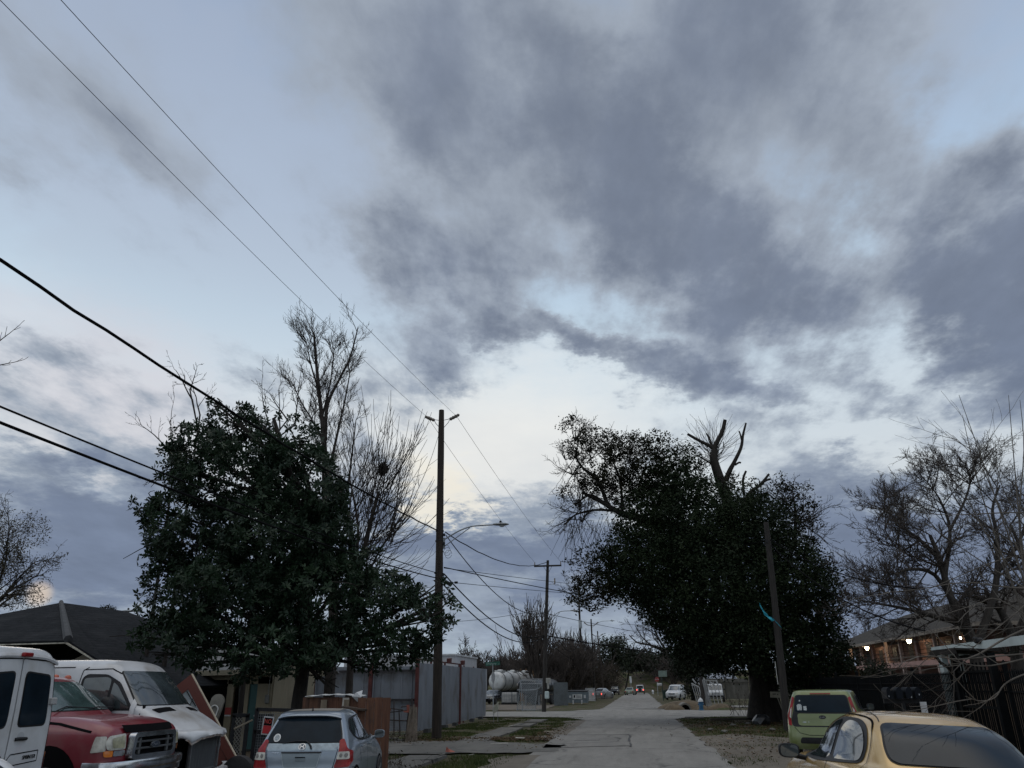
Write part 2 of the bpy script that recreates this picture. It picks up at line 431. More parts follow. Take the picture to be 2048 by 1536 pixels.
# ---------------------------------------------------------------- ground, streets, pavements
def ease(a,b,x):
    t=min(1,max(0,(x-a)/(b-a))); return t*t*(3-2*t)
def gz(x,y):
    z=0.0
    # roadside ditch at the far right corner of the crossing, with earth banks
    d=math.exp(-((x-3.6)/1.3)**2-((y-66)/4.0)**2)
    if y>61: z-=.55*d
    z+=.22*math.exp(-((x-6.2)/1.1)**2-((y-63.6)/1.2)**2)+.18*math.exp(-((x-1.9-.9)/.8)**2-((y-63.2)/1.0)**2)*0
    # right verge lies a little lower, uneven
    off=max(0,abs(x+.5)-3.2)
    z+=(mnoise.noise(Vector((x*.35,y*.35,0)))*.05+mnoise.noise(Vector((x*1.3,y*1.3,5)))*.02)*min(1,off*.5)-.03
    # grass bank (levee) across the end of the street
    z+=5.6*ease(214,236,y+.02*x)+.0
    return z
def axis(segs):
    out=[]
    for a,b,st in segs:
        n=max(1,int(round((b-a)/st)));
        out+=[a+(b-a)*i/n for i in range(n)]
    return out+[segs[-1][1]]
gx=axis([(-900,-200,100),(-200,-60,20),(-60,-14,3),(-14,-3.3,.45),(-3.3,2.2,1.1),(2.2,14,.45),(14,60,3),(60,200,20),(200,900,100)])
gy=axis([(-300,-20,70),(-20,8,4),(8,70,.5),(70,120,2.5),(120,208,8),(208,240,2),(240,1400,120)])
mb=MB(); nx=len(gx)
vs=[(x,y,gz(x,y)) for y in gy for x in gx]
fs=[(j*nx+i,j*nx+i+1,(j+1)*nx+i+1,(j+1)*nx+i) for j in range(len(gy)-1) for i in range(nx-1)]
mb.add(vs,fs)
# ground material: winter grass, dirt and leaf litter in patches
def ground_mat():
    m=bpy.data.materials.new('ground'); m.use_nodes=True; nt=m.node_tree; n=nt.nodes; L=nt.links; b=n['Principled BSDF']; b.inputs['Roughness'].default_value=.95; b.inputs['Specular IOR Level'].default_value=.15
    tc=n.new('ShaderNodeTexCoord')
    def nz(s,d=8,r=.65,loc=0):
        mp=n.new('ShaderNodeMapping'); mp.inputs['Location'].default_value=(loc,loc,0); L.new(tc.outputs['Object'],mp.inputs[0])
        x=n.new('ShaderNodeTexNoise'); x.inputs['Scale'].default_value=s; x.inputs['Detail'].default_value=d; x.inputs['Roughness'].default_value=r; L.new(mp.outputs[0],x.inputs['Vector']); return x.outputs['Fac']
    def ramp(f,stops):
        r=n.new('ShaderNodeValToRGB'); L.new(f,r.inputs[0]); e=r.color_ramp.elements
        e[0].position=stops[0][0]; e[0].color=(*stops[0][1],1); e[1].position=stops[-1][0]; e[1].color=(*stops[-1][1],1)
        for p,c in stops[1:-1]:
            q=e.new(p); q.color=(*c,1)
        return r.outputs[0]
    grass=ramp(nz(7),[(.3,(.016,.024,.008)),(.5,(.040,.052,.016)),(.7,(.085,.085,.035))])
    dirt=ramp(nz(11,9,.7,3),[(.3,(.035,.028,.020)),(.5,(.085,.068,.050)),(.72,(.19,.16,.125))])
    f=ramp(nz(.42,9,.72,9),[(.42,(0,0,0)),(.56,(1,1,1))])
    mx=n.new('ShaderNodeMix'); mx.data_type='RGBA'; L.new(f,mx.inputs[0]); L.new(grass,mx.inputs[6]); L.new(dirt,mx.inputs[7])
    L.new(mx.outputs[2],b.inputs['Base Color'])
    bp=n.new('ShaderNodeBump'); bp.inputs['Strength'].default_value=.8; bp.inputs['Distance'].default_value=.04; L.new(nz(16,8,.7),bp.inputs['Height']); L.new(bp.outputs[0],b.inputs['Normal'])
    return m
M_ground=ground_mat()
struct('ground',mb,M_ground,smooth=True)
def asphalt(name,c1,c2,crack=.5,stains=True):
    m=bpy.data.materials.new(name); m.use_nodes=True; nt=m.node_tree; n=nt.nodes; L=nt.links; b=n['Principled BSDF']; b.inputs['Roughness'].default_value=.88; b.inputs['Specular IOR Level'].default_value=.3
    tc=n.new('ShaderNodeTexCoord')
    def nz(s,d=6,r=.6,st=(1,1,1)):
        mp=n.new('ShaderNodeMapping'); mp.inputs['Scale'].default_value=st; L.new(tc.outputs['Object'],mp.inputs[0])
        x=n.new('ShaderNodeTexNoise'); x.inputs['Scale'].default_value=s; x.inputs['Detail'].default_value=d; x.inputs['Roughness'].default_value=r; L.new(mp.outputs[0],x.inputs['Vector']); return x
    def ramp(f,stops):
        r=n.new('ShaderNodeValToRGB'); L.new(f,r.inputs[0]); e=r.color_ramp.elements
        e[0].position=stops[0][0]; e[0].color=(*stops[0][1],1); e[1].position=stops[-1][0]; e[1].color=(*stops[-1][1],1)
        for p,c in stops[1:-1]:
            q=e.new(p); q.color=(*c,1)
        return r.outputs[0]
    base=ramp(nz(.7,8,.7,(1.6,.35,1)).outputs['Fac'],[(.3,c1),(.7,c2)])
    grit=ramp(nz(60,3,.8).outputs['Fac'],[(.3,(.72,)*3),(.7,(1.25,)*3)])
    mx=n.new('ShaderNodeMix'); mx.data_type='RGBA'; mx.blend_type='MULTIPLY'; mx.inputs[0].default_value=1; L.new(base,mx.inputs[6]); L.new(grit,mx.inputs[7])
    outc=mx.outputs[2]
    # cracks: thin lines of a warped cell pattern, present only in some areas
    dn=nz(.6,5,.6); ad=n.new('ShaderNodeVectorMath'); ad.operation='MULTIPLY_ADD'; L.new(dn.outputs['Color'],ad.inputs[0]); ad.inputs[1].default_value=(1.6,1.6,0); L.new(tc.outputs['Object'],ad.inputs[2])
    vo=n.new('ShaderNodeTexVoronoi'); vo.feature='DISTANCE_TO_EDGE'; vo.inputs['Scale'].default_value=.33; L.new(ad.outputs[0],vo.inputs['Vector'])
    cr=ramp(vo.outputs['Distance'],[(.0,(1,1,1)),(.022,(0,0,0))])
    msk=ramp(nz(.25,4).outputs['Fac'],[(.40,(0,0,0)),(.52,(min(1,crack*1.4),)*3)])
    mm=n.new('ShaderNodeMix'); mm.data_type='RGBA'; mm.blend_type='MULTIPLY'; mm.inputs[0].default_value=1; L.new(cr,mm.inputs[6]); L.new(msk,mm.inputs[7])
    m3=n.new('ShaderNodeMix'); m3.data_type='RGBA'; L.new(mm.outputs[2],m3.inputs[0]); L.new(outc,m3.inputs[6]); m3.inputs[7].default_value=(.03,.03,.03,1)
    outc=m3.outputs[2]
    if stains:
        st=ramp(nz(1.1,7,.7,(2.2,.35,1)).outputs['Fac'],[(.53,(0,0,0)),(.72,(.62,)*3)])
        m4=n.new('ShaderNodeMix'); m4.data_type='RGBA'; L.new(st,m4.inputs[0]); L.new(outc,m4.inputs[6]); m4.inputs[7].default_value=(.085,.080,.074,1); outc=m4.outputs[2]
    L.new(outc,b.inputs['Base Color'])
    bp=n.new('ShaderNodeBump'); bp.inputs['Strength'].default_value=.35; bp.inputs['Distance'].default_value=.01; L.new(nz(80,4,.7).outputs['Fac'],bp.inputs['Height']); L.new(bp.outputs[0],b.inputs['Normal'])
    return m
M_road=asphalt('road_asphalt',(.155,.150,.141),(.235,.226,.212))
M_xroad=asphalt('cross_asphalt',(.18,.174,.163),(.25,.242,.226),.5)
M_patch=asphalt('patch_asphalt',(.10,.102,.105),(.15,.15,.15),.7)
M_conc=asphalt('old_concrete',(.085,.082,.075),(.165,.158,.145),.9)
M_gravel=asphalt('gravel',(.085,.074,.060),(.165,.145,.120),.2)
def ragged(a,b,n,amp,seed,freq=.7):
    """points from a to b with an uneven broken edge"""
    a=Vector(a); b=Vector(b); d=(b-a); nrm=Vector((-d.y,d.x)).normalized(); out=[]
    for i in range(n):
        t=i/n; p=a+d*t
        k=mnoise.noise(Vector((p.x*freq,p.y*freq,seed)))+.5*mnoise.noise(Vector((p.x*freq*3.1,p.y*freq*3.1,seed+4)))
        out.append(p+nrm*amp*k)
    return out
def sheet(name,poly,z,m,kind='structure'):
    me=bpy.data.meshes.new(name); bm=bmesh.new()
    vs=[bm.verts.new((p[0],p[1],z)) for p in poly]
    f=bm.faces.new(vs); bmesh.ops.triangulate(bm,faces=[f]); bmesh.ops.recalc_face_normals(bm,faces=bm.faces)
    for f in bm.faces:
        if f.normal.z<0: f.normal_flip()
    bm.to_mesh(me); bm.free(); me.materials.append(m)
    o=link(name,me); o['kind']=kind; return o
# cross street with flared, broken corners
poly=[]
poly+=ragged((-60,51.0),(-9,51.2),30,.12,1)+ragged((-9,51.2),(-4.6,49.6),8,.25,1)+ragged((-4.6,49.6),(-3.0,45.6),8,.25,2)
poly+=ragged((1.7,46.5),(2.6,48.6),6,.2,3)+ragged((2.6,48.6),(5.2,50.2),8,.2,3)+ragged((5.2,50.2),(60,51.2),30,.15,4)
poly+=ragged((60,62.8),(4.5,62.4),30,.12,5)+ragged((4.5,62.4),(2.0,65.5),8,.15,6)
poly+=ragged((-3.2,66.5),(-5.5,61.5),8,.3,7)+ragged((-5.5,61.5),(-60,58.8),30,.2,8)
sheet('cross_street',poly,.016,M_xroad)
poly=ragged((-3.25,4),(-3.1,46.5),70,.16,11)+[(-3.0,46.5),(1.8,46.5)]+ragged((1.85,46.5),(2.15,4),70,.22,12)
near=sheet('street',poly,.012,M_road)
poly=[(-3.1,66)]+ragged((-3.1,66),(-3.1,213),80,.25,13)+ragged((2.05,213),(2.05,65.5),80,.25,14)
sheet('street_beyond_the_crossing',poly,.012,M_road)
sheet('levee_road',[(-300,207),(-300,213.5),(300,213.5),(300,207)],.008,M_xroad)
# saw-cut asphalt patch in the lane, tarred edge
sheet('road_patch',[gnd(1085,1497).xy,gnd(1262,1492).xy,gnd(1258,1469).xy,gnd(1112,1470).xy],.020,asphalt('patch_in_road',(.15,.145,.137),(.205,.197,.185),.7))
mb=MB(); 
for a,b,w_ in(((1262,1493),(1258,1468),.09),((1258,1469),(1115,1470),.03),((1085,1496),(1262,1492),.03),((1150,1481),(1200,1480),.04)):
    p=gnd(*a,z=.026); q=gnd(*b,z=.026); n_=8
    prev=None
    for i in range(n_+1):
        t=p.lerp(q,i/n_)+Vector((rnd.uniform(-.03,.03),rnd.uniform(-.05,.05),0))
        if prev is not None: mb.beam(prev,t,w_*rnd.uniform(.2,1.1),.004)
        prev=t
M_tar=mat('tar',(.025,.025,.027),.6,var=.3)
o=struct('tar_seam',mb,M_tar)
# right shoulder of packed gravel, left sidewalk, driveway apron
poly=ragged((2.0,4),(1.9,31),40,.2,21)+ragged((1.9,31),(3.4,33),6,.2,22)+ragged((3.4,33),(7.5,26),14,.5,23)+ragged((7.5,26),(7.5,4),14,.4,24)
sheet('shoulder',poly,.008,M_gravel)
# driveway apron to the metal gate, cracked concrete
poly=ragged((-2.5,23.9),(-6.0,23.0),16,.35,31,1.3)+ragged((-6.0,23.0),(-9.1,23.2),8,.2,35)+ragged((-9.1,28.3),(-5.4,28.5),12,.3,32,1.2)+ragged((-5.4,28.5),(-2.4,26.4),14,.4,33,1.2)+ragged((-2.4,26.4),(-2.5,23.9),9,.3,34,1.3)
sheet('driveway',poly,.020,asphalt('worn_driveway',(.075,.073,.068),(.15,.145,.133),1.0))
sheet('left_shoulder',ragged((-4.15,6),(-3.7,22.8),34,.35,61)+[(-3.2,22.8)]+ragged((-2.75,22.8),(-2.7,6),30,.12,62),.016,M_gravel)
sheet('left_shoulder_beyond',ragged((-3.75,29),(-3.9,45),26,.35,63)+ragged((-2.95,45.6),(-2.85,28.6),26,.10,64),.016,M_gravel)
# sidewalk: slabs with joints
mb=MB(); y=6.0; i=0
while y<47:
    L_=1.5; w2=.62; cx=-5.85+.02*math.sin(y)+max(0,(y-30))*.012
    if not(23.0<y+L_/2<28.4):
        tz=.018+rnd.uniform(0,.02); 
        if y+L_/2<36 or i%3: mb.box((cx+rnd.uniform(-.03,.03),y+L_/2,-.02),(1.06-max(0,y-30)*.012,L_-.03,.07+tz),Matrix.Rotation(rnd.uniform(-.012,.012),3,'Z')@Matrix.Rotation(rnd.uniform(-.012,.012),3,'Y'))
    y+=L_; i+=1
struct('sidewalk',mb,M_conc)
# forecourt of packed dirt where the trucks stand, and bare ground by the metal fence
sheet('yard',ragged((-40,-2),(-4.2,-2),10,.2,41)+ragged((-4.2,-2),(-6.7,16),14,.3,42)+ragged((-6.7,16),(-40,24),20,.4,43),.006,mat('yard_dirt',(.035,.032,.028),.95,var=.4,scale=2,bump=.5,bscale=20,col2=(.085,.075,.062)))
sheet('tanker_yard',ragged((-40,66),(-8,66),20,.5,44)+ragged((-8,66),(-8,84),10,.4,45)+ragged((-8,84),(-40,90),10,.6,46),.006,mat('pale_dirt',(.09,.075,.06),.95,var=.3,scale=1.2,bump=.4,bscale=12,col2=(.17,.145,.115)))
sheet('right_driveway',ragged((2.4,70.5),(40,71),20,.15,47)+ragged((40,78),(2.2,76.5),20,.2,48),.006,M_xroad)
# grass blades in the verges: loose tufts, uncountable
def in_left(x,y): return (-5.15<x<-3.35 and 12<y<49) or (-8.9<x<-6.6 and 12<y<49) or (-12<x<-4.8 and 46<y<50.8)
def in_right(x,y): return (2.1<x<9 and 26<y<49) or(1.9<x<3.2 and 9<y<26)
mb=MB(); V=[];Fc=[]
cnt=0
while cnt<52000:
    if rnd.random()<.62: x=rnd.uniform(-9,-3.2); y=12+(rnd.random()**1.25)*38; ok=in_left(x,y)
    else: x=rnd.uniform(1.9,9.5); y=9+rnd.random()**1.1*40; ok=in_right(x,y)
    if not ok: continue
    k=mnoise.noise(Vector((x*.6,y*.6,1.7)))+.6*mnoise.noise(Vector((x*2.1,y*2.1,8)))
    if 23.0<y<28.6 and x<-3.1 : k-=1
    if k<(-.05 if x<0 else .02): 
        cnt+=.35; continue
    h=rnd.uniform(.03,.09)*(1+.6*k); a=rnd.uniform(0,2*PI); wv=rnd.uniform(.006,.012)*(1+y*.02); lx=rnd.uniform(-.05,.05); ly=rnd.uniform(-.05,.05)
    z=gz(x,y)-.005; o=len(V)
    V+=[(x-math.cos(a)*wv,y-math.sin(a)*wv,z),(x+math.cos(a)*wv,y+math.sin(a)*wv,z),(x+lx,y+ly,z+h)]; Fc.append((o,o+1,o+2)); cnt+=1
mb.add(V,Fc)
solo('grass',mb,leafmat('grass_blades',(.020,.040,.010),(.095,.105,.035),.7,.8,.2),'short patchy winter grass growing on both verges of the street','grass',kind='stuff')
# dead leaves heaped in places
mb=MB(); V=[];Fc=[]
for cx,cy,sx,sy,n_ in((-4.6,29.6,.9,.5,1500),(-3.7,33,.5,4,700),(5.4,42,2.4,2.4,2600),(4.0,36,1.6,4,1300),(-7.2,29.2,.9,.9,700),(3.6,26,1.4,3,500)):
    for _ in range(n_):
        x=rnd.gauss(cx,sx); y=rnd.gauss(cy,sy)
        if -3.05<x<1.95 and rnd.random()<.93: continue
        z=max(gz(x,y),.0)+rnd.uniform(.004,.04); a=rnd.uniform(0,6.3); s=rnd.uniform(.025,.06); t=rnd.uniform(-.02,.03); o=len(V)
        c,q=math.cos(a)*s,math.sin(a)*s
        V+=[(x-c,y-q,z),(x+q*.5,y-c*.5,z+t),(x+c,y+q,z+.01),(x-q*.5,y+c*.5,z-t*.4)]; Fc.append((o,o+1,o+2,o+3))
mb.add(V,Fc)
solo('dead_leaves',mb,leafmat('dead_leaf',(.03,.018,.010),(.13,.085,.045),3,.8,.1),'dry brown dead leaves littering the verges beside the street','leaf litter',kind='stuff')
# litter
def litter(name,px,py,poly,m,label,cat,h=.012,rz=0,grp=None,flag=False):
    p=gnd(px,py,.03); mb=MB()
    pts=[Vector((x,y,0)) for x,y in poly]; mb.prism(pts,(0,0,h))
    for i,v in enumerate(mb.v): mb.v[i]=(v[0],v[1],v[2]+.03*math.sin(v[0]*30)*math.cos(v[1]*22)+.03)
    o=solo(name,mb,m,label,cat,grp); o.location=p; o.rotation_euler=(0,0,rz); return o
M_paper=mat('waste_paper',(.42,.40,.36),.8,var=.2,scale=9); M_redc=mat('red_cloth',(.30,.10,.075),.9,var=.3,scale=8)
mbr=MB(); mbr.add([(-.22,0,0),(.0,.12,.02),(.25,.02,.01),(.05,-.12,.0),(-.17,.03,.26),(-.10,.05,.16)],[(0,3,5),(0,5,4),(5,3,2),(5,2,1),(4,5,1),(0,4,1),(0,1,2,3)])
o=solo('cloth_rag',mbr,M_redc,'faded red rag lying on the grass beside the sidewalk','rag',smooth=False); o.location=gnd(900,1504,.03); o.scale=(.62,.7,.55)
litter('paper_scrap',999,1489,[(-.28,-.05),(.28,-.06),(.27,.06),(-.27,.05)],M_paper,'long pale scrap of paper on the dark driveway apron','litter')
litter('paper_scrap',1040,1478,[(-.16,-.07),(.14,-.06),(.17,.07),(-.15,.05)],M_paper,'white crumpled paper beside the heap of dead leaves','litter')
litter('paper_scrap',883,1512,[(-.08,-.04),(.07,-.04),(.08,.05),(-.07,.03)],M_paper,'small white scrap in the grass nearest the red rag','litter')
litter('paper_scrap',943,1512,[(-.07,-.05),(.07,-.04),(.06,.05),(-.06,.04)],M_paper,'small white scrap in the grass right of the red rag','litter')
litter('paper_scrap',1023,1453,[(-.16,-.12),(.15,-.1),(.17,.1),(-.13,.11)],M_paper,'pale rubbish in the green grass behind the dead leaves','litter')
litter('cardboard_piece',1103,1465,[(-.3,-.12),(.34,-.09),(.3,.12),(-.26,.1)],mat('cardboard',(.30,.26,.2),.9,var=.2,scale=5),'flattened pale cardboard at the left edge of the street','litter')
litter('concrete_slab_piece',1387,1437,[(-.5,-.5),(.5,-.4),(.6,.5),(-.4,.6)],M_conc,'loose pale slab at the corner of the right verge','slab',.05)
litter('paper_scrap',1459,1480,[(-.08,-.08),(.1,-.06),(.08,.08),(-.08,.07)],mat('tan_paper',(.38,.27,.17),.85,var=.2),'small tan scrap on the right gravel shoulder','litter')
# ---------------------------------------------------------------- vehicle shells
def paint(name,col,dirt=.35,rough=.32,metal=.0,coat=.6,fade=None):
    return mat(name,col,rough,metal,var=.10,scale=1.7,coat=coat,dirt=(fade or (.12,.11,.10),dirt,2.6),detail=7,bump=.015,bscale=2.0)
M_glass=mat('dark_glass',(.010,.015,.021),.04,var=.3,scale=1.5,spec=.30,coat=.10)
M_glass2=mat('tinted_glass',(.035,.045,.05),.05,var=.4,scale=2.2,spec=.9,coat=.5)
M_glassd=mat('night_glass',(.010,.017,.025),.12,var=.3,scale=1.5,spec=.10)
M_rubber=mat('black_rubber',(.018,.018,.02),.75,var=.3,scale=8)
M_black=mat('black_plastic',(.014,.014,.016),.5,var=.3,scale=6,spec=.25)
M_hole=mat('dark_recess',(.006,.006,.007),.95,var=.2,spec=.05)
M_chrome=mat('chrome',(.55,.56,.58),.18,.95,var=.18,scale=4,dirt=((.10,.09,.08),.6,3.5))
M_steel=mat('dull_steel',(.28,.29,.30),.45,.7,var=.25,scale=5)
M_tail=mat('red_lens',(.22,.008,.010),.3,var=.35,scale=6,coat=.15,spec=.3)
M_clear=mat('clear_lens',(.42,.41,.37),.2,var=.3,scale=9,coat=.5)
M_amber=mat('amber_lens',(.55,.16,.02),.25,var=.2,scale=6,coat=.4)
M_rim=mat('wheel_rim',(.30,.31,.33),.4,.6,var=.25,scale=6)
def slice_pts(P,NR=7,NC=5,NS=12):
    """one horizontal slice, half outline (y>=0) from rear centre to front centre"""
    z,xr,xf,wr,wm,wf,cr,cf,br,bf=P
    out=[]
    cr=min(cr,wr*.95); cf=min(cf,wf*.95)
    yr=wr-cr; yf=wf-cf
    for i in range(NR):
        t=i/NR; y=yr*t; out.append((xr-br*(1-t*t)+br,y,z))   # corner at xr, centre bowed outward (rear = -x)
    out=[(x-br,y,zz) if False else (xr - br*(1-(y/max(yr,1e-6))**2)*1.0, y, zz) for x,y,zz in out]
    for i in range(NC):
        a=PI/2*i/NC; out.append((xr+cr*(1-math.cos(a)),yr+cr*math.sin(a),z))
    x0=xr+cr; x1=xf-cf
    for i in range(NS):
        t=i/NS
        w=(1-t)*(1-2*t)*wr+4*t*(1-t)*wm+t*(2*t-1)*wf
        # flat-sided blend
        out.append((x0+(x1-x0)*t,w,z))
    for i in range(NC):
        a=PI/2*i/NC; out.append((x1+cf*math.sin(a),yf+cf*math.cos(a),z))
    for i in range(NR+1):
        t=i/NR; y=yf*(1-t); out.append((xf+bf*(1-(y/max(yf,1e-6))**2),y,z))
    return out
def shell(slices,sub=4,NR=7,NC=5,NS=12,top=True):
    """slices: list of (z,xr,xf,wr,wm,wf,cr,cf,br,bf); a trailing 's' marks a sharp level (no smoothing across)"""
    S=[tuple(s[:10]) for s in slices]; sharp=[len(s)>10 for s in slices]
    seq=[]
    for i in range(len(S)-1):
        b,c=S[i],S[i+1]
        a=S[i-1] if i>0 and not sharp[i] else tuple(2*b[k]-c[k] for k in range(10))
        d=S[i+2] if i+2<len(S) and not sharp[i+1] else tuple(2*c[k]-b[k] for k in range(10))
        for q in range(sub):
            t=q/sub; seq.append(tuple(cr1(a[k],b[k],c[k],d[k],t) for k in range(10)))
    seq.append(S[-1])
    rings=[slice_pts(s,NR,NC,NS) for s in seq]; m=len(rings[0])
    mb=MB(); V=[]; Fc=[]
    for sgn in (1,-1):
        o=len(V)
        for r in rings:
            V+=[(x,y*sgn,z) for x,y,z in r]
        for j in range(len(rings)-1):
            for i in range(m-1):
                a=o+j*m+i; f=(a,a+1,a+m+1,a+m); Fc.append(f if sgn<0 else f[::-1])
    # cap top & bottom by strips across
    for j in (0,len(rings)-1):
        for i in range(m-1):
            a=j*m+i; b=len(rings)*m+j*m+i; Fc.append((a,a+1,b+1,b))
    mb.add(V,Fc); return mb
def weld(mb,name,m,smooth=38):
    me=mb.mesh(name,m); bm=bmesh.new(); bm.from_mesh(me); bmesh.ops.remove_doubles(bm,verts=bm.verts,dist=.0008)
    bmesh.ops.dissolve_degenerate(bm,edges=bm.edges,dist=.0005)
    bmesh.ops.recalc_face_normals(bm,faces=bm.faces); bm.to_mesh(me); bm.free(); sm(me,smooth); return me
def bvh(me):
    return BVHTree.FromPolygons([v.co.copy() for v in me.vertices],[tuple(p.vertices) for p in me.polygons])
DIRS={'rear':(Vector((1,0,0)),lambda a,b:Vector((-6,a,b))),'front':(Vector((-1,0,0)),lambda a,b:Vector((9,a,b))),
 'left':(Vector((0,-1,0)),lambda a,b:Vector((a,5,b))),'right':(Vector((0,1,0)),lambda a,b:Vector((a,-5,b))),'top':(Vector((0,0,-1)),lambda a,b:Vector((a,b,6)))}
def patch(tree,proj,poly,off=.006,res=.06,mb=None,thick=0.0):
    """a panel that lies on the shell: polygon in the view named by proj, dropped on the surface"""
    d,org=DIRS[proj]
    xs=[p[0] for p in poly]; ys=[p[1] for p in poly]
    pts=[Vector(p) for p in poly]; n=len(pts)
    # subdivide border
    bp=[]
    for i in range(n):
        a=pts[i]; b=pts[(i+1)%n]; k=max(1,int((b-a).length/res)); bp+=[a.lerp(b,j/k) for j in range(k)]
    ne=len(bp); edges=[(i,(i+1)%ne) for i in range(ne)]
    ip=[]
    x=min(xs)+res/2
    while x<max(xs):
        y=min(ys)+res/2
        while y<max(ys):
            # inside test
            c=False; j=ne-1
            for i in range(ne):
                a=bp[i]; b=bp[j]
                if (a.y>y)!=(b.y>y) and x<(b.x-a.x)*(y-a.y)/(b.y-a.y)+a.x: c=not c
                j=i
            if c: ip.append(Vector((x,y)))
            y+=res
        x+=res
    vo,eo,fo,*_=delaunay_2d_cdt(bp+ip,edges,[],1,1e-5)
    V=[]; last=None
    for v in vo:
        h=tree.ray_cast(org(v.x,v.y),d)
        if h[0] is None:
            h2=tree.find_nearest(org(v.x,v.y)); p=h2[0]; nn=h2[1]
        else: p,nn=h[0],h[1]
        if nn.dot(d)>0: nn=-nn
        V.append(p+nn*off-d*.0)
    mb=mb or MB()
    mb.add(V,[tuple(f) for f in fo]); return mb
def smooth2(pts,n=5): return [(p.x,p.y) for p in catmull([(a,b,0) for a,b in pts],n)]
def strip(tree,proj,pts,w=.010,off=.003,mb=None,closed=False):
    """thin seam line following the shell"""
    mb=mb or MB(); P=[Vector(p) for p in pts]
    if closed: P.append(P[0])
    for a,b in zip(P[:-1],P[1:]):
        d=b-a
        if d.length<1e-5: continue
        t=Vector((-d.y,d.x)).normalized()*w/2
        patch(tree,proj,[a-t,b-t,b+t,a+t],off,.08,mb)
    return mb
def flat(me_or_mb,name,m,parent,label=None):
    me=me_or_mb.mesh(name,m)
    me.shade_smooth()
    o=link(name,me,parent)
    if label: o['label']=label
    return o
def wheel(parent,x,y,r=.31,w=.20,name='wheel',rimm=None,hub=True):
    s=1 if y>0 else -1
    mb=MB(); mb.lathe([(r*.62,-w/2),(r*.94,-w/2),(r,-w/2+.03),(r,w/2-.03),(r*.94,w/2),(r*.62,w/2)],(0,0,0),24,'y')
    t=mb.mesh('tyre',M_rubber); sm(t,40)
    e=bpy.data.objects.new('wheel',t); COL.objects.link(e); e.parent=parent; e.location=(x,y-s*w/2,r)
    mr=MB(); mr.lathe([(r*.62,s*w*.32),(r*.60,s*w*.48),(r*.5,s*w*.40),(r*.2,s*w*.34),(r*.16,s*w*.46),(.005,s*w*.47)],(0,0,0),24,'y')
    for k in range(5):
        a=2*PI*k/5; mr.beam((r*.14*math.cos(a),s*w*.44,r*.14*math.sin(a)),(r*.56*math.cos(a),s*w*.47,r*.56*math.sin(a)),r*.2,.02,up=(0,1,0))
    rm=link('rim',sm(mr.mesh('rim',rimm or M_rim),35),e)
    return e
def mirror_part(parent,x,y,z,sz=(.10,.22,.15),m=None,glass=True,back=-1):
    """door mirror: housing on a short arm, glass faces the rear (-x)"""
    s=1 if y>0 else -1
    mb=MB()
    # rounded housing built from stacked rounded rectangles along x
    def rr(x_,k,kk):
        out=[]
        for i in range(20):
            a=2*PI*i/20; cx=abs(math.cos(a))**.6*(1 if math.cos(a)>0 else -1); cy=abs(math.sin(a))**.6*(1 if math.sin(a)>0 else -1)
            out.append((x_,cx*sz[1]/2*k,cy*sz[2]/2*kk))
        return out
    R=[rr(-sz[0]*.5,.94,.94),rr(-sz[0]*.42,1,1),rr(0,.96,.95),rr(sz[0]*.5,.72,.7),rr(sz[0]*.75,.3,.3)]
    V=[p for r in R for p in r]; Fc=[]
    for j in range(len(R)-1):
        for i in range(20): Fc.append((j*20+i,j*20+(i+1)%20,(j+1)*20+(i+1)%20,(j+1)*20+i))
    Fc.append(tuple(range(20))); Fc.append(tuple(80+i for i in range(20)))
    mb.add(V,Fc)
    mb.tube([(0,-s*sz[1]*.3,-sz[2]*.35),(.02,-s*(sz[1]*.5+.10),-sz[2]*.5)],.028,8)
    o=link('door_mirror',sm(mb.mesh('door_mirror',m or M_black),50),parent); o.location=(x,y,z)
    g=MB(); q=rr(-sz[0]*.5-.004,.86,.84); g.add(q,[tuple(range(20))])
    link('mirror_glass',g.mesh('mirror_glass',M_glass2),o)
    return o
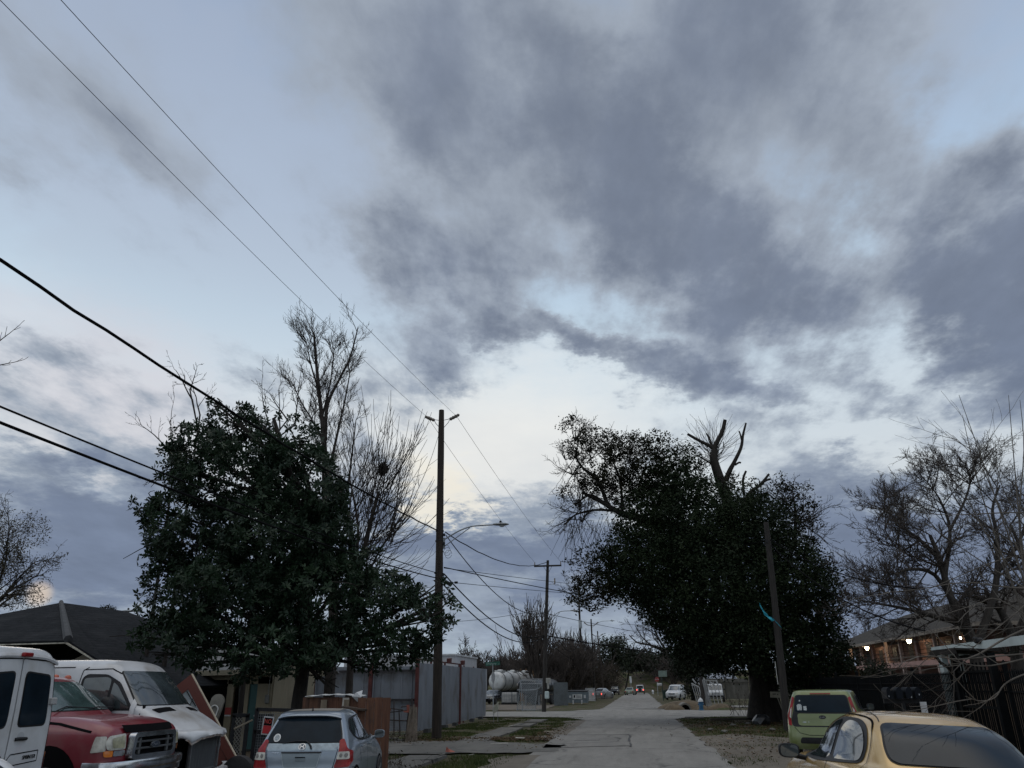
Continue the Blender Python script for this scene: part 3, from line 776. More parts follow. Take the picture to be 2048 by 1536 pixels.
# ---------------------------------------------------------------- grey hatchback, seen from behind
def hatchback():
    M=paint('silver_blue_paint',(.21,.25,.30),.35,.30,.35,.7,fade=(.22,.25,.27))
    t=thing('parked_car','small silver blue hatchback with a white round sticker in its rear window','car',(-5.31,12.55,0.0),math.radians(8.5)); t.scale=(.93,.93,.93)
    S=[ # z  xr  xf  wr wm wf cr cf br bf
     (.22,.10,3.75,.74,.80,.74,.16,.30,.03,.10),(.34,.02,3.83,.81,.835,.80,.16,.34,.05,.12),(.52,.0,3.84,.825,.84,.81,.16,.36,.06,.14),
     (.62,.03,3.82,.82,.84,.81,.14,.36,.05,.14,'s'),(.68,.05,3.79,.81,.84,.80,.12,.40,.05,.14),(.80,.06,3.68,.80,.835,.77,.13,.42,.05,.14),(.93,.10,3.42,.775,.82,.72,.14,.42,.05,.12),
     (1.0,.15,3.22,.75,.80,.68,.15,.42,.05,.10),(1.06,.19,3.05,.735,.785,.64,.16,.4,.05,.08,),(1.20,.29,2.72,.68,.73,.58,.16,.36,.05,.08),
     (1.34,.39,2.42,.625,.665,.55,.16,.32,.045,.07),(1.42,.45,2.20,.59,.63,.52,.16,.28,.04,.06),(1.475,.50,1.98,.55,.585,.50,.16,.3,.03,.05,),(1.51,.66,1.80,.46,.50,.42,.2,.3,.02,.03),(1.522,.95,1.6,.25,.28,.22,.15,.2,.0,.0)]
    me=weld(shell(S),'body',M); part('body',me,None,t); T=bvh(me)
    # rear window: dark glass with black border
    g=rpoly([(-.635,1.02),(.635,1.02),(.60,1.16),(.52,1.37),(.505,1.415),(-.505,1.415),(-.52,1.37),(-.60,1.16)],.05)
    flat(patch(T,'rear',[(x*1.04,1.02+(z-1.02)*1.05-.012) for x,z in g],.004),'window_border',M_black,t)
    rg=flat(patch(T,'rear',g,.009),'rear_window',M_glassd,t)
    # round sticker in the lower left of the glass
    mb=MB(); C=(.475,1.09)
    patch(T,'rear',[(C[0]+.062*math.cos(a*PI/8),C[1]+.062*math.sin(a*PI/8)) for a in range(16)],.012,.05,mb)
    st=flat(mb,'sticker',mat('white_sticker',(.55,.56,.56),.5,var=.12,scale=12),rg)
    mb=MB(); patch(T,'rear',[(C[0]+.044*math.cos(a*PI/8),C[1]+.044*math.sin(a*PI/8)) for a in range(16)],.014,.05,mb)
    flat(mb,'sticker_seal',mat('sticker_grey',(.24,.27,.29),.5,var=.5,scale=60),rg)
    # spoiler lip along the roof edge
    mb=MB(); pts=[]
    for i in range(13):
        y=-.56+1.12*i/12; pts.append((y,))
    top=[(.36+.10*(abs(-.56+1.12*i/12)/.56)**3,-.56+1.12*i/12,1.452-.05*(abs(-.56+1.12*i/12)/.56)**4) for i in range(13)]
    V=[];
    for x,y,z in top: V+=[(x-.02,y,z-.035),(x-.045,y*1.0,z-.012),(x-.03,y,z+.008),(x+.14,y*.97,z+.030),(x+.13,y*.97,z-.04)]
    Fc=[]
    for i in range(12):
        for k in range(5): a=i*5+k; b=i*5+(k+1)%5; Fc.append((a,b,b+5,a+5))
    Fc+= [(0,1,2,3,4),(60,61,62,63,64)]
    mb.add(V,Fc); part('spoiler',mb,M,t,smooth=50)
    # tail lamps: tall wedges on the corners, red over clear over red
    for s in (1,-1):
        red=[(.60*s,1.045),(.665*s,1.075),(.745*s,.93),(.80*s,.88),(.815*s,.72),(.80*s,.645),(.56*s,.635),(.60*s,.76),(.625*s,.93)]
        lamp=flat(patch(T,'rear',rpoly(red,.03),.014,.05),'tail_lamp',M_tail,t)
        flat(patch(T,'rear',rpoly([(.615*s,.875),(.775*s,.875),(.79*s,.765),(.60*s,.765)],.02),.020,.05),'reversing_lens',M_clear,lamp)
        mb=MB(); 
        for cx in (.665,.74): patch(T,'rear',[(s*cx+.026*math.cos(a*PI/5),.82+.030*math.sin(a*PI/5)) for a in range(10)],.024,.05,mb)
        flat(mb,'bulb',mat('smoky_lens',(.16,.15,.14),.2,var=.3),lamp)
    # plate recess (no plate)
    rec=flat(patch(T,'rear',rpoly([(-.33,.865),(.33,.865),(.28,.66),(.25,.64),(-.25,.64),(-.28,.66)],.03),.005,.05),'plate_recess',mat('recess_paint',(.17,.21,.24),.4,var=.12,scale=3),t)
    mb=MB(); strip(T,'rear',[(-.34,.872),(.34,.872)],.020,.012,mb); flat(mb,'painted_recess_shadow',M_black,t)  # flush black strip, painted shadow under the recess's upper edge
    mb=MB(); strip(T,'rear',[(-.33,.86),(-.28,.66),(-.25,.64),(.25,.64),(.28,.66),(.33,.86)],.010,.012,mb); flat(mb,'recess_edge',mat('light_edge',(.30,.35,.38),.3,var=.1),t)
    mb=MB(); patch(T,'rear',rpoly([(-.085,.80),(.085,.80),(.085,.745),(-.085,.745)],.01),.012,.05,mb); pl=flat(mb,'plate_light',mat('recess_dark',(.13,.16,.18),.5,var=.2),t)
    mb=MB(); strip(T,'rear',[(-.08,.80),(.09,.80)],.014,.016,mb); flat(mb,'plate_light_lens',M_hole,pl)
    # emblem: rounded chrome badge with an H
    def arc(cx,cz,rx,rz,n=20,p=.7): return [(cx+rx*(abs(math.cos(a*2*PI/n))**p)*(1 if math.cos(a*2*PI/n)>0 else -1),cz+rz*(abs(math.sin(a*2*PI/n))**p)*(1 if math.sin(a*2*PI/n)>0 else -1)) for a in range(n)]
    em=flat(patch(T,'rear',arc(0,.955,.058,.048),.014,.04),'emblem',M_chrome,t)
    flat(patch(T,'rear',arc(0,.955,.047,.038),.018,.04),'emblem_field',mat('emblem_blue',(.05,.075,.11),.4,var=.1),em)
    mb=MB()
    for s in(1,-1): strip(T,'rear',[(s*.031,.985),(s*.020,.955),(s*.029,.925)],.012,.022,mb)
    strip(T,'rear',[(-.022,.955),(.022,.955)],.010,.022,mb); flat(mb,'emblem_letter',M_chrome,em)
    # small script badge
    mb=MB(); 
    for a,b in(((.50,.865),(.47,.875)),((.47,.875),(.46,.862)),((.45,.862),(.42,.876)),((.41,.866),(.385,.872))): strip(T,'rear',[a,b],.010,.010,mb)
    flat(mb,'badge',M_chrome,t)
    # wiper: pivot at centre, blade along the lower glass
    mb=MB(); 
    def sp(y,z,o): 
        h=T.ray_cast(Vector((-5,y,z)),Vector((1,0,0))); return h[0]+Vector((-o,0,0))
    mb.tube([sp(-.16,.93,.02),sp(-.15,.965,.035),sp(-.10,1.02,.035),sp(-.05,1.045,.03),sp(.12,1.045,.022),sp(.36,1.015,.02)],[.016,.018,.014,.012,.009,.006],8)
    part('rear_wiper',mb,M_black,t,smooth=50)
    # side windows: right side is the visible one
    for s,sd in((-1,'right'),(1,'left')):
        mb=MB(); outline=rpoly([(.62,1.085),(.50,1.20),(.66,1.375),(1.00,1.415),(1.55,1.435),(2.02,1.405),(2.42,1.24),(2.86,1.02),(2.2,.985),(1.3,.99),(.86,1.02)],.06)
        flat(patch(T,sd,outline,.004),'window_border',M_black,t)
        for nm,pl in(('quarter_window',[(.67,1.10),(.57,1.205),(.71,1.35),(.83,1.37),(.90,1.04)]),('rear_side_window',[(.95,1.03),(.89,1.375),(1.30,1.405),(1.52,1.41),(1.60,1.015)]),('front_side_window',[(1.66,1.015),(1.60,1.41),(1.98,1.375),(2.38,1.215),(2.66,1.05),(2.60,1.03)])):
            flat(patch(T,sd,rpoly(pl,.04),.009),nm,M_glass2,t)
        for ln in([(1.62,1.0),(1.64,.55),(1.60,.30)],[(.90,1.0),(.98,.78),(1.05,.66)],[(2.72,.98),(2.74,.6),(2.66,.30)],[(.30,.63),(.62,.60)]): flat(strip(T,sd,ln,.010,.003),'door_seam',M_hole,t)
        for hx in(1.12,1.86):
            h=MB(); 
            h.tube([(hx-.09,s*.835,.905),(hx,s*.862,.91),(hx+.09,s*.84,.905)],.014,8); part('door_handle',h,M,t,smooth=50)
        for wx in(.62,3.06):
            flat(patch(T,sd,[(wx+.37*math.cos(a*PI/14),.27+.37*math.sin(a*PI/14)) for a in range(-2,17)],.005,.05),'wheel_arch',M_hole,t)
            wheel(t,wx,s*.855,.30,.19)
    # windscreen
    flat(patch(T,'front',rpoly([(-.60,1.06),(.60,1.06),(.50,1.40),(-.50,1.40)],.06),.008),'windscreen',M_glass2,t)
    for s in(1,-1): mirror_part(t,2.62,s*.89,1.03,(.13,.20,.15),M)
    # dusty flat roof skin + antenna
    flat(patch(T,'top',rpoly([(.62,-.46),(.62,.46),(1.9,.44),(1.9,-.44)],.1),.004,.1),'roof_skin',mat('faded_roof',(.20,.185,.165),.55,var=.14,scale=5),t)
    mb=MB(); mb.prism([(.66,-.004,1.50),(.60,-.004,1.51),(.60,-.004,1.56),(.585,-.004,1.565)],(0,.012,0)); mb.tube([(.59,0,1.505),(.575,0,1.57)],[.014,.006],8)
    part('antenna',mb,M_black,t)
    # bumper split
    mb=MB(); strip(T,'rear',[(-.56,.628),(-.3,.615),(0,.61),(.3,.615),(.56,.628)],.012,.004,mb); strip(T,'rear',[(.625,1.01),(.60,.9),(.545,.63)],.009,.004,mb); strip(T,'rear',[(-.625,1.01),(-.60,.9),(-.545,.63)],.009,.004,mb)
    flat(mb,'tailgate_seam',M_hole,t)
    flat(patch(T,'rear',rpoly([(-.63,1.018),(.63,1.018),(.585,.895),(-.585,.895)],.02),.0035,.06),'tailgate_band',mat('band_paint',(.25,.31,.36),.3,.3,var=.12,scale=6,dirt=((.05,.06,.07),.5,7)),t)
    return t
HATCH=hatchback()
# gold sedan in the near right corner
def sedan_gold():
    M=paint('gold_paint',(.58,.385,.155),.30,.26,.35,.8,fade=(.36,.22,.10))
    b=math.radians(3.0)
    t=thing('parked_car','gold sedan with rounded roof and tinted rear glass in the near right corner','car',(2.80,7.5,0.05))
    t.rotation_euler=(Matrix.Rotation(math.radians(90+3.5),3,'Z')@Matrix.Rotation(b,3,'X')).to_euler()
    S=[(.20,.08,4.30,.76,.82,.72,.18,.5,.04,.14),(.38,.0,4.40,.82,.855,.78,.2,.5,.06,.16),(.58,.02,4.40,.84,.86,.79,.22,.5,.06,.16),(.70,.05,4.30,.835,.86,.78,.24,.5,.06,.16),
     (.81,.08,4.05,.82,.85,.75,.26,.5,.06,.14),(.885,.13,3.72,.79,.83,.72,.28,.48,.05,.12,),(.92,.25,3.42,.74,.80,.68,.26,.45,.04,.10),(.955,.46,3.18,.70,.765,.66,.24,.42,.04,.08),
     (1.06,.62,3.04,.67,.725,.63,.22,.38,.05,.08),(1.22,.84,2.80,.62,.67,.59,.22,.34,.05,.07),(1.32,1.08,2.53,.56,.605,.54,.22,.3,.05,.06),(1.39,1.30,2.25,.48,.525,.46,.24,.28,.03,.04),(1.415,1.58,1.85,.30,.33,.28,.16,.18,.0,.0),(1.422,1.66,1.78,.15,.16,.14,.08,.08,0,0)]
    me=weld(shell(S,5),'body',M); part('body',me,None,t); T=bvh(me)
    g=rpoly([(-.61,.995),(.61,.995),(.585,1.14),(.50,1.315),(-.50,1.315),(-.585,1.14)],.09,6)
    flat(patch(T,'rear',[(x*1.03,.995+(z-.995)*1.03-.006) for x,z in g],.006),'window_border',M_black,t)
    rg=flat(patch(T,'rear',g,.012),'rear_window',M_glass,t)
    for s,sd in((1,'left'),(-1,'right')):
        out=[(1.02,.95),(1.00,1.10),(1.12,1.25),(1.40,1.335),(1.80,1.348),(2.12,1.325),(2.52,1.19),(2.86,1.01),(3.04,.875),(2.4,.875),(1.7,.91)]
        flat(patch(T,sd,rpoly(out,.16,6),.007),'window_border',M_black,t)
        flat(patch(T,sd,rpoly([(1.08,.965),(1.06,1.09),(1.17,1.225),(1.43,1.305),(1.74,1.315),(1.86,.925)],.13,6),.013),'rear_side_window',M_glass2,t)
        flat(patch(T,sd,rpoly([(1.98,.915),(1.86,1.32),(2.12,1.29),(2.49,1.165),(2.76,1.01),(2.82,.895)],.07,4),.013),'front_side_window',M_glass2,t)
        for ln in(smooth2([(.95,.82),(.93,1.0),(.96,1.13),(1.06,1.25),(1.26,1.335),(1.52,1.366),(1.82,1.373),(2.15,1.35),(2.56,1.22),(3.10,.90)]),[(1.91,.97),(1.92,.6),(1.85,.3)],smooth2([(.95,.82),(1.08,.70),(1.22,.62)]),[(3.1,.90),(3.12,.6)],[(1.83,1.345),(1.825,1.372)]): flat(strip(T,sd,ln,.009,.006),'door_seam',M_hole,t)
        for wx in(.86,3.50):
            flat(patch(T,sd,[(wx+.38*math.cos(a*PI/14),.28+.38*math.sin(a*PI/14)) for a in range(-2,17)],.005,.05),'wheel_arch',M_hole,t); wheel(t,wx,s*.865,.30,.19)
        mirror_part(t,2.86,s*.99,.93,(.13,.235,.155))
    flat(patch(T,'front',rpoly([(-.58,1.02),(.58,1.02),(.46,1.34),(-.46,1.34)],.08),.008),'windscreen',M_glass,t)
    mb=MB()
    for s in(1,-1): strip(T,'top',smooth2([(1.16,s*.49),(1.3,s*.465),(1.6,s*.445),(1.9,s*.44),(2.2,s*.45)]),.010,.005,mb)
    flat(mb,'roof_seam',M_black,t)
    for s in(1,-1): flat(patch(T,'rear',rpoly([(.48*s,.86),(.79*s,.84),(.80*s,.70),(.50*s,.70)],.03),.010,.05),'tail_lamp',M_tail,t)
    return t
GOLD=sedan_gold()
# ---------------------------------------------------------------- lime green boxy hatchback
def boxy_green():
    M=paint('lime_paint',(.135,.165,.052),.35,.30,.1,.7,fade=(.30,.33,.22))
    t=thing('parked_car','lime green boxy hatchback with stickers on its dark rear window','car',(4.52,21.9,.0),0); t.rotation_euler=(0,0,math.radians(90-18))
    S=[(.22,.08,3.98,.80,.86,.80,.14,.35,.04,.1),(.36,.0,4.08,.88,.895,.85,.16,.38,.05,.12),(.55,.0,4.10,.895,.90,.86,.17,.4,.05,.13),(.70,.04,4.08,.89,.90,.86,.16,.4,.05,.13),(.85,.09,4.02,.885,.90,.85,.15,.4,.05,.13),(.98,.11,3.80,.87,.89,.83,.15,.42,.05,.12),
     (1.06,.13,3.45,.86,.88,.80,.15,.4,.05,.1),(1.10,.14,3.20,.845,.87,.76,.15,.38,.05,.08),(1.25,.19,2.94,.80,.83,.72,.15,.34,.05,.08),(1.42,.25,2.66,.745,.775,.68,.15,.3,.05,.07),(1.52,.29,2.48,.705,.735,.66,.15,.26,.05,.06),(1.575,.33,2.34,.66,.69,.62,.15,.25,.04,.05),(1.605,.48,2.1,.54,.56,.5,.15,.25,.02,.03),(1.613,.8,1.8,.3,.33,.3,.1,.1,0,0)]
    me=weld(shell(S),'body',M); part('body',me,None,t); T=bvh(me)
    g=rpoly([(-.66,1.08),(.66,1.08),(.66,1.2),(.60,1.47),(-.60,1.47),(-.66,1.2)],.05)
    # black tailgate surround that wraps under the lamps
    flat(patch(T,'rear',rpoly([(-.745,.74),(.745,.74),(.765,.9),(.70,1.1),(.68,1.2),(.63,1.49),(-.63,1.49),(-.68,1.2),(-.70,1.1),(-.765,.9)],.08),.004),'tailgate_trim',M_black,t)
    rg=flat(patch(T,'rear',g,.009),'rear_window',M_glassd,t)
    flat(patch(T,'rear',rpoly([(-.60,1.045),(.60,1.045),(.60,.80),(.54,.765),(-.54,.765),(-.60,.80)],.05),.012),'tailgate_panel',M,t)
    flat(patch(T,'rear',rpoly([(-.25,1.525),(.25,1.525),(.25,1.50),(-.25,1.50)],.01),.016,.05),'brake_light',M_tail,t)
    for s in(1,-1):
        lp=[(.645*s,1.42),(.70*s,1.45),(.775*s,1.18),(.845*s,1.0),(.84*s,.78),(.76*s,.76),(.765*s,.94),(.725*s,1.1),(.70*s,1.22)]
        lamp=flat(patch(T,'rear',rpoly(lp,.02),.013,.05),'tail_lamp',M_tail,t)
        flat(patch(T,'rear',rpoly([(.72*s,1.20),(.765*s,1.13),(.79*s,.97),(.765*s,.93),(.745*s,1.05)],.01),.020,.04),'reversing_lens',M_clear,lamp)
    # stickers: two little shield-like decals, a small one above
    Ms=mat('faded_decal',(.34,.37,.38),.6,var=.6,scale=38); 
    for pl in([(.50,1.36),(.53,1.365),(.545,1.33),(.50,1.33)],[(.60,1.235),(.55,1.27),(.50,1.265),(.47,1.23),(.48,1.12),(.59,1.12)],[(.44,1.215),(.36,1.22),(.355,1.12),(.43,1.12)]):
        o=flat(patch(T,'rear',rpoly(pl,.01),.013,.04),'sticker',Ms,rg)
    def lt(s_,y,z,size,m,nm,w=None):
        h=T.ray_cast(Vector((-5,y,z)),Vector((1,0,0))); p=h[0]
        mm=Matrix.Translation(p+Vector((-.022,0,0)))@Matrix(((0,0,-1,0),(-1,0,0,0),(0,1,0,0),(0,0,0,1)))
        return part(nm,text_mb(s_,size,.01,mm,w),m,t)
    em=flat(patch(T,'rear',[( .085*math.cos(a*PI/10),.965+.042*math.sin(a*PI/10)) for a in range(20)],.016,.05),'emblem',M_black,t)
    lt('KIA',0,.965,.062,M_chrome,'emblem_letters',.13)
    mb=MB(); strip(T,'rear',[(.49,.845),(.40,.845)],.014,.018,mb); strip(T,'rear',[(.35,.850),(.325,.850)],.012,.018,mb); flat(mb,'badge',M_chrome,t)
    mb=MB(); strip(T,'rear',[(.70,.73),(.58,.60),(.35,.55),(-.35,.55),(-.58,.60),(-.70,.73)],.012,.004,mb); flat(mb,'bumper_seam',M_hole,t)
    flat(patch(T,'rear',rpoly([(-.56,.50),(.56,.50),(.60,.36),(-.60,.36)],.05),.008),'bumper_insert',M_black,t)
    for s,sd in((1,'left'),(-1,'right')):
        flat(patch(T,sd,rpoly([(.52,1.17),(.60,1.44),(1.2,1.50),(2.0,1.50),(2.45,1.42),(3.0,1.10),(1.5,1.08)],.06),.004),'window_border',M_black,t)
        for nm,pl in(('rear_side_window',[(.90,1.15),(.88,1.43),(1.40,1.46),(1.44,1.12)]),('front_side_window',[(1.52,1.12),(1.48,1.46),(2.1,1.46),(2.4,1.38),(2.82,1.13)])): flat(patch(T,sd,rpoly(pl,.04),.009),nm,M_glassd,t)
        flat(strip(T,sd,[(1.48,1.1),(1.5,.3)],.01,.003),'door_seam',M_hole,t); flat(strip(T,sd,[(.9,1.1),(.95,.7)],.01,.003),'door_seam',M_hole,t)
        for wx in(.75,3.3):
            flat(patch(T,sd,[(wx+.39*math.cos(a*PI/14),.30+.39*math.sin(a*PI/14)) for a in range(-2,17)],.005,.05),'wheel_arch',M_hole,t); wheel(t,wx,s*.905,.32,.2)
        mirror_part(t,2.78,s*1.0,1.15,(.13,.2,.17))
    flat(patch(T,'front',rpoly([(-.66,1.12),(.66,1.12),(.56,1.5),(-.56,1.5)],.06),.008),'windscreen',M_glassd,t)
    mb=MB(); mb.tube([(.62,0,1.60),(.55,0,1.66)],[.02,.006],8); mb.box((.64,0,1.605),(.10,.03,.02)); part('antenna',mb,M_black,t)
    return t
HATCH.rotation_euler=(0,0,math.radians(90+8.5))
GREEN=boxy_green()
# ---------------------------------------------------------------- white vans and the red pickup in the left yard
M_white=paint('white_paint',(.52,.53,.55),.45,.35,0,.5,fade=(.30,.28,.25))
M_white2=paint('white_paint_dirty',(.44,.45,.47),.6,.4,0,.4,fade=(.22,.19,.16))
def van_slices(L_=5.0,nose=True,rc=0.0):
    if nose:
        return [(.30,.05,L_-.15-rc,.86,.93,.80,.12,.25,.02,.08),(.5,.0,L_-.02-rc,.93,.955,.86,.12,.30,.02,.10),(.75,.0,L_-rc,.945,.96,.87,.1,.32,.02,.12),(.95,.0,L_-.05-rc,.95,.96,.86,.1,.34,.02,.12,'s'),(.985,.0,L_-.07,.95,.96,.86,.1,.34,.02,.12,'s'),
         (1.06,.0,L_-.14,.95,.96,.85,.1,.34,.02,.12),(1.20,.0,L_-.38,.945,.955,.86,.1,.3,.02,.12),(1.34,.0,L_-.66,.94,.95,.86,.1,.26,.02,.12),(1.44,.0,L_-.88,.935,.945,.86,.1,.2,.02,.12),(1.50,.0,L_-.97,.93,.94,.86,.1,.2,.02,.12),
         (1.8,.01,L_-1.24,.895,.905,.82,.12,.2,.02,.12),(2.05,.02,L_-1.47,.85,.865,.78,.14,.2,.02,.12),(2.18,.04,L_-1.62,.79,.81,.70,.16,.2,.02,.10),(2.25,.10,L_-1.85,.62,.66,.5,.2,.2,.0,.05),(2.275,.4,L_-2.2,.3,.3,.25,.1,.1,0,0)]
def white_van_nose():
    L_=5.05
    t=thing('delivery_van','white cargo van with its grille and headlamps gone and radiator exposed','van',(-12.62,13.92,0),0)
    me=weld(shell(van_slices(L_,rc=.42),4),'body',M_white2); part('body',me,None,t); T=bvh(me)
    ws=rpoly([(-.80,1.50),(.80,1.50),(.68,2.06),(-.68,2.06)],.05)
    flat(patch(T,'front',[(x*1.03,1.5+(z-1.5)*1.03-.012) for x,z in ws],.004),'windscreen_seal',M_black,t)
    flat(patch(T,'front',ws,.009),'windscreen',M_glass2,t)
    sd='right'
    for sd in('right','left'):
        flat(patch(T,sd,rpoly([(2.93,1.42),(2.90,1.95),(2.98,2.02),(3.36,2.01),(3.62,1.88),(4.00,1.42)],.06),.004),'window_border',M_black,t)
        flat(patch(T,sd,rpoly([(2.97,1.45),(2.95,1.95),(3.38,1.965),(3.46,1.92),(3.46,1.45)],.05),.009),'front_side_window',M_glass2,t)
        flat(patch(T,sd,rpoly([(3.51,1.45),(3.51,1.88),(3.60,1.82),(3.92,1.45)],.03),.009),'vent_window',M_glass2,t)
        for ln in([(2.84,.4),(2.84,1.4),(2.88,2.08),(2.96,2.13)],[(2.90,2.09),(3.40,2.10),(3.70,1.95),(4.12,1.45),(4.13,.6)],[(.3,2.12),(2.7,2.13)]): flat(strip(T,sd,ln,.014,.006),'door_seam',M_hole,t)
        flat(patch(T,sd,rpoly([(1.5,2.02),(2.6,2.02),(2.66,1.9),(1.5,1.9)],.04),.006),'side_recess',mat('recess_white',(.38,.39,.41),.5,var=.1),t)
        # torn-off mirror bracket
        flat(patch(T,sd,[(3.93,1.36),(4.02,1.36),(4.0,1.52),(3.93,1.60)],.018),'mirror_bracket',M_white,t)
    # hood: white skin folded over, lip torn; two dark vents
    flat(patch(T,'top',rpoly([(4.20,-.66),(4.33,-.62),(4.38,-.16),(4.24,-.18)],.02),.006),'hood_vent',M_hole,t)
    flat(patch(T,'top',rpoly([(4.24,.34),(4.37,.32),(4.33,.66),(4.20,.68)],.02),.006),'hood_vent',M_hole,t)
    # opening where the grille was: dark cavity
    flat(patch(T,'front',[(-.84,.93),(.84,.93),(.86,.62),(.80,.34),(-.80,.34),(-.86,.62)],.012),'engine_bay',M_hole,t)
    # jagged lip of the hood
    mb=MB(); n=28; rr_=random.Random(3); V=[]
    for i in range(n+1):
        y=-.86+1.72*i/n; h=T.ray_cast(Vector((9,y,1.05)),Vector((-1,0,0)))[0]
        x=(h.x if h else L_-.2); j=rr_.uniform(-.006,.006); dip=.018*math.sin(i*.55)+(-.11 if abs(i-5)<3 else 0)*(1-abs(i-5)/3.2)
        V+=[(x-.06,y,1.10),(x+.055+j,y,1.065),(x+.085+j,y,1.00+dip*.6+j),(x+.06+j,y,.975+dip+j)]
    Fc=[]
    for i in range(n):
        for k in range(3): a=i*4+k; Fc.append((a,a+1,a+5,a+4))
    mb.add(V,Fc); me2=mb.mesh('hood_lip',M_white); sm(me2,60); o=link('hood_lip',me2,t); so=o.modifiers.new('s','SOLIDIFY'); so.thickness=.012
    mb=MB(); prev=None
    for i in range(3,n):
        v=Vector(V[i*4+3]); 
        if prev is not None: mb.beam(prev,v+Vector((0,0,rr_.uniform(-.01,.012))),.02,.028)
        prev=v
    part('broken_edge',mb,mat('rusty_edge',(.16,.09,.06),.8,col2=(.42,.40,.38),scale=14),t)
    # radiator pack with frame
    mb=MB(); mb.box((L_-.20,.06,.70),(.08,.86,.52),bev=.01); rad=part('radiator',mb,mat('radiator_fins',(.10,.105,.11),.6,.3,var=.5,scale=3,stretch=(1,60,1),bump=.4,bscale=9),t)
    mb=MB()
    for a,b in(((L_-.15,-.42,.42),(L_-.15,-.42,1.0)),((L_-.15,.52,.42),(L_-.15,.52,.98)),((L_-.15,-.42,.44),(L_-.15,.52,.44))): mb.beam(a,b,.035,.03)
    mb.tube([(L_-.24,.60,.95),(L_-.2,.66,.8),(L_-.22,.62,.62),(L_-.24,.70,.5)],.018,8); mb.tube([(L_-.22,.52,.75),(L_-.2,.62,.83),(L_-.25,.74,.86)],.014,8)
    part('radiator_frame',mb,M_steel,t)
    # bumper bar hanging, white and dented
    mb=MB(); pts=[(L_-.16,-.86,.36),(L_-.02,-.70,.37),(L_+.06,-.3,.355),(L_+.07,.2,.37),(L_+.02,.66,.41),(L_-.12,.88,.44)]
    V=[];Fc=[]
    P=catmull(pts,4)
    for i,p in enumerate(P):
        w=.012*math.sin(i*2.1)
        V+=[(p.x-.10,p.y,p.z-.06),(p.x+w,p.y,p.z-.05+w),(p.x+.02+w,p.y,p.z+.02),(p.x,p.y,p.z+.055-w),(p.x-.12,p.y,p.z+.06)]
    for i in range(len(P)-1):
        for k in range(4): a=i*5+k; Fc.append((a,a+1,a+6,a+5))
    mb.add(V,Fc); part('bumper',mb,M_white2,t,smooth=50)
    mb=MB()
    for y in(-.5,-.15,.3,.62): mb.box((L_+.065,y,.36),(.02,.06,.035),Matrix.Rotation(.3,3,'X'))
    part('bumper_holes',mb,M_hole,t)
    for s in(1,-1):
        for wx in(.9,4.15):
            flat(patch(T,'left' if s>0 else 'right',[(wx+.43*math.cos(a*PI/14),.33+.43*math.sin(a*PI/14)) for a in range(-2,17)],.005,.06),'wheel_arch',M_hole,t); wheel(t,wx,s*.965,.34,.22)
    return t
VAN2=white_van_nose()
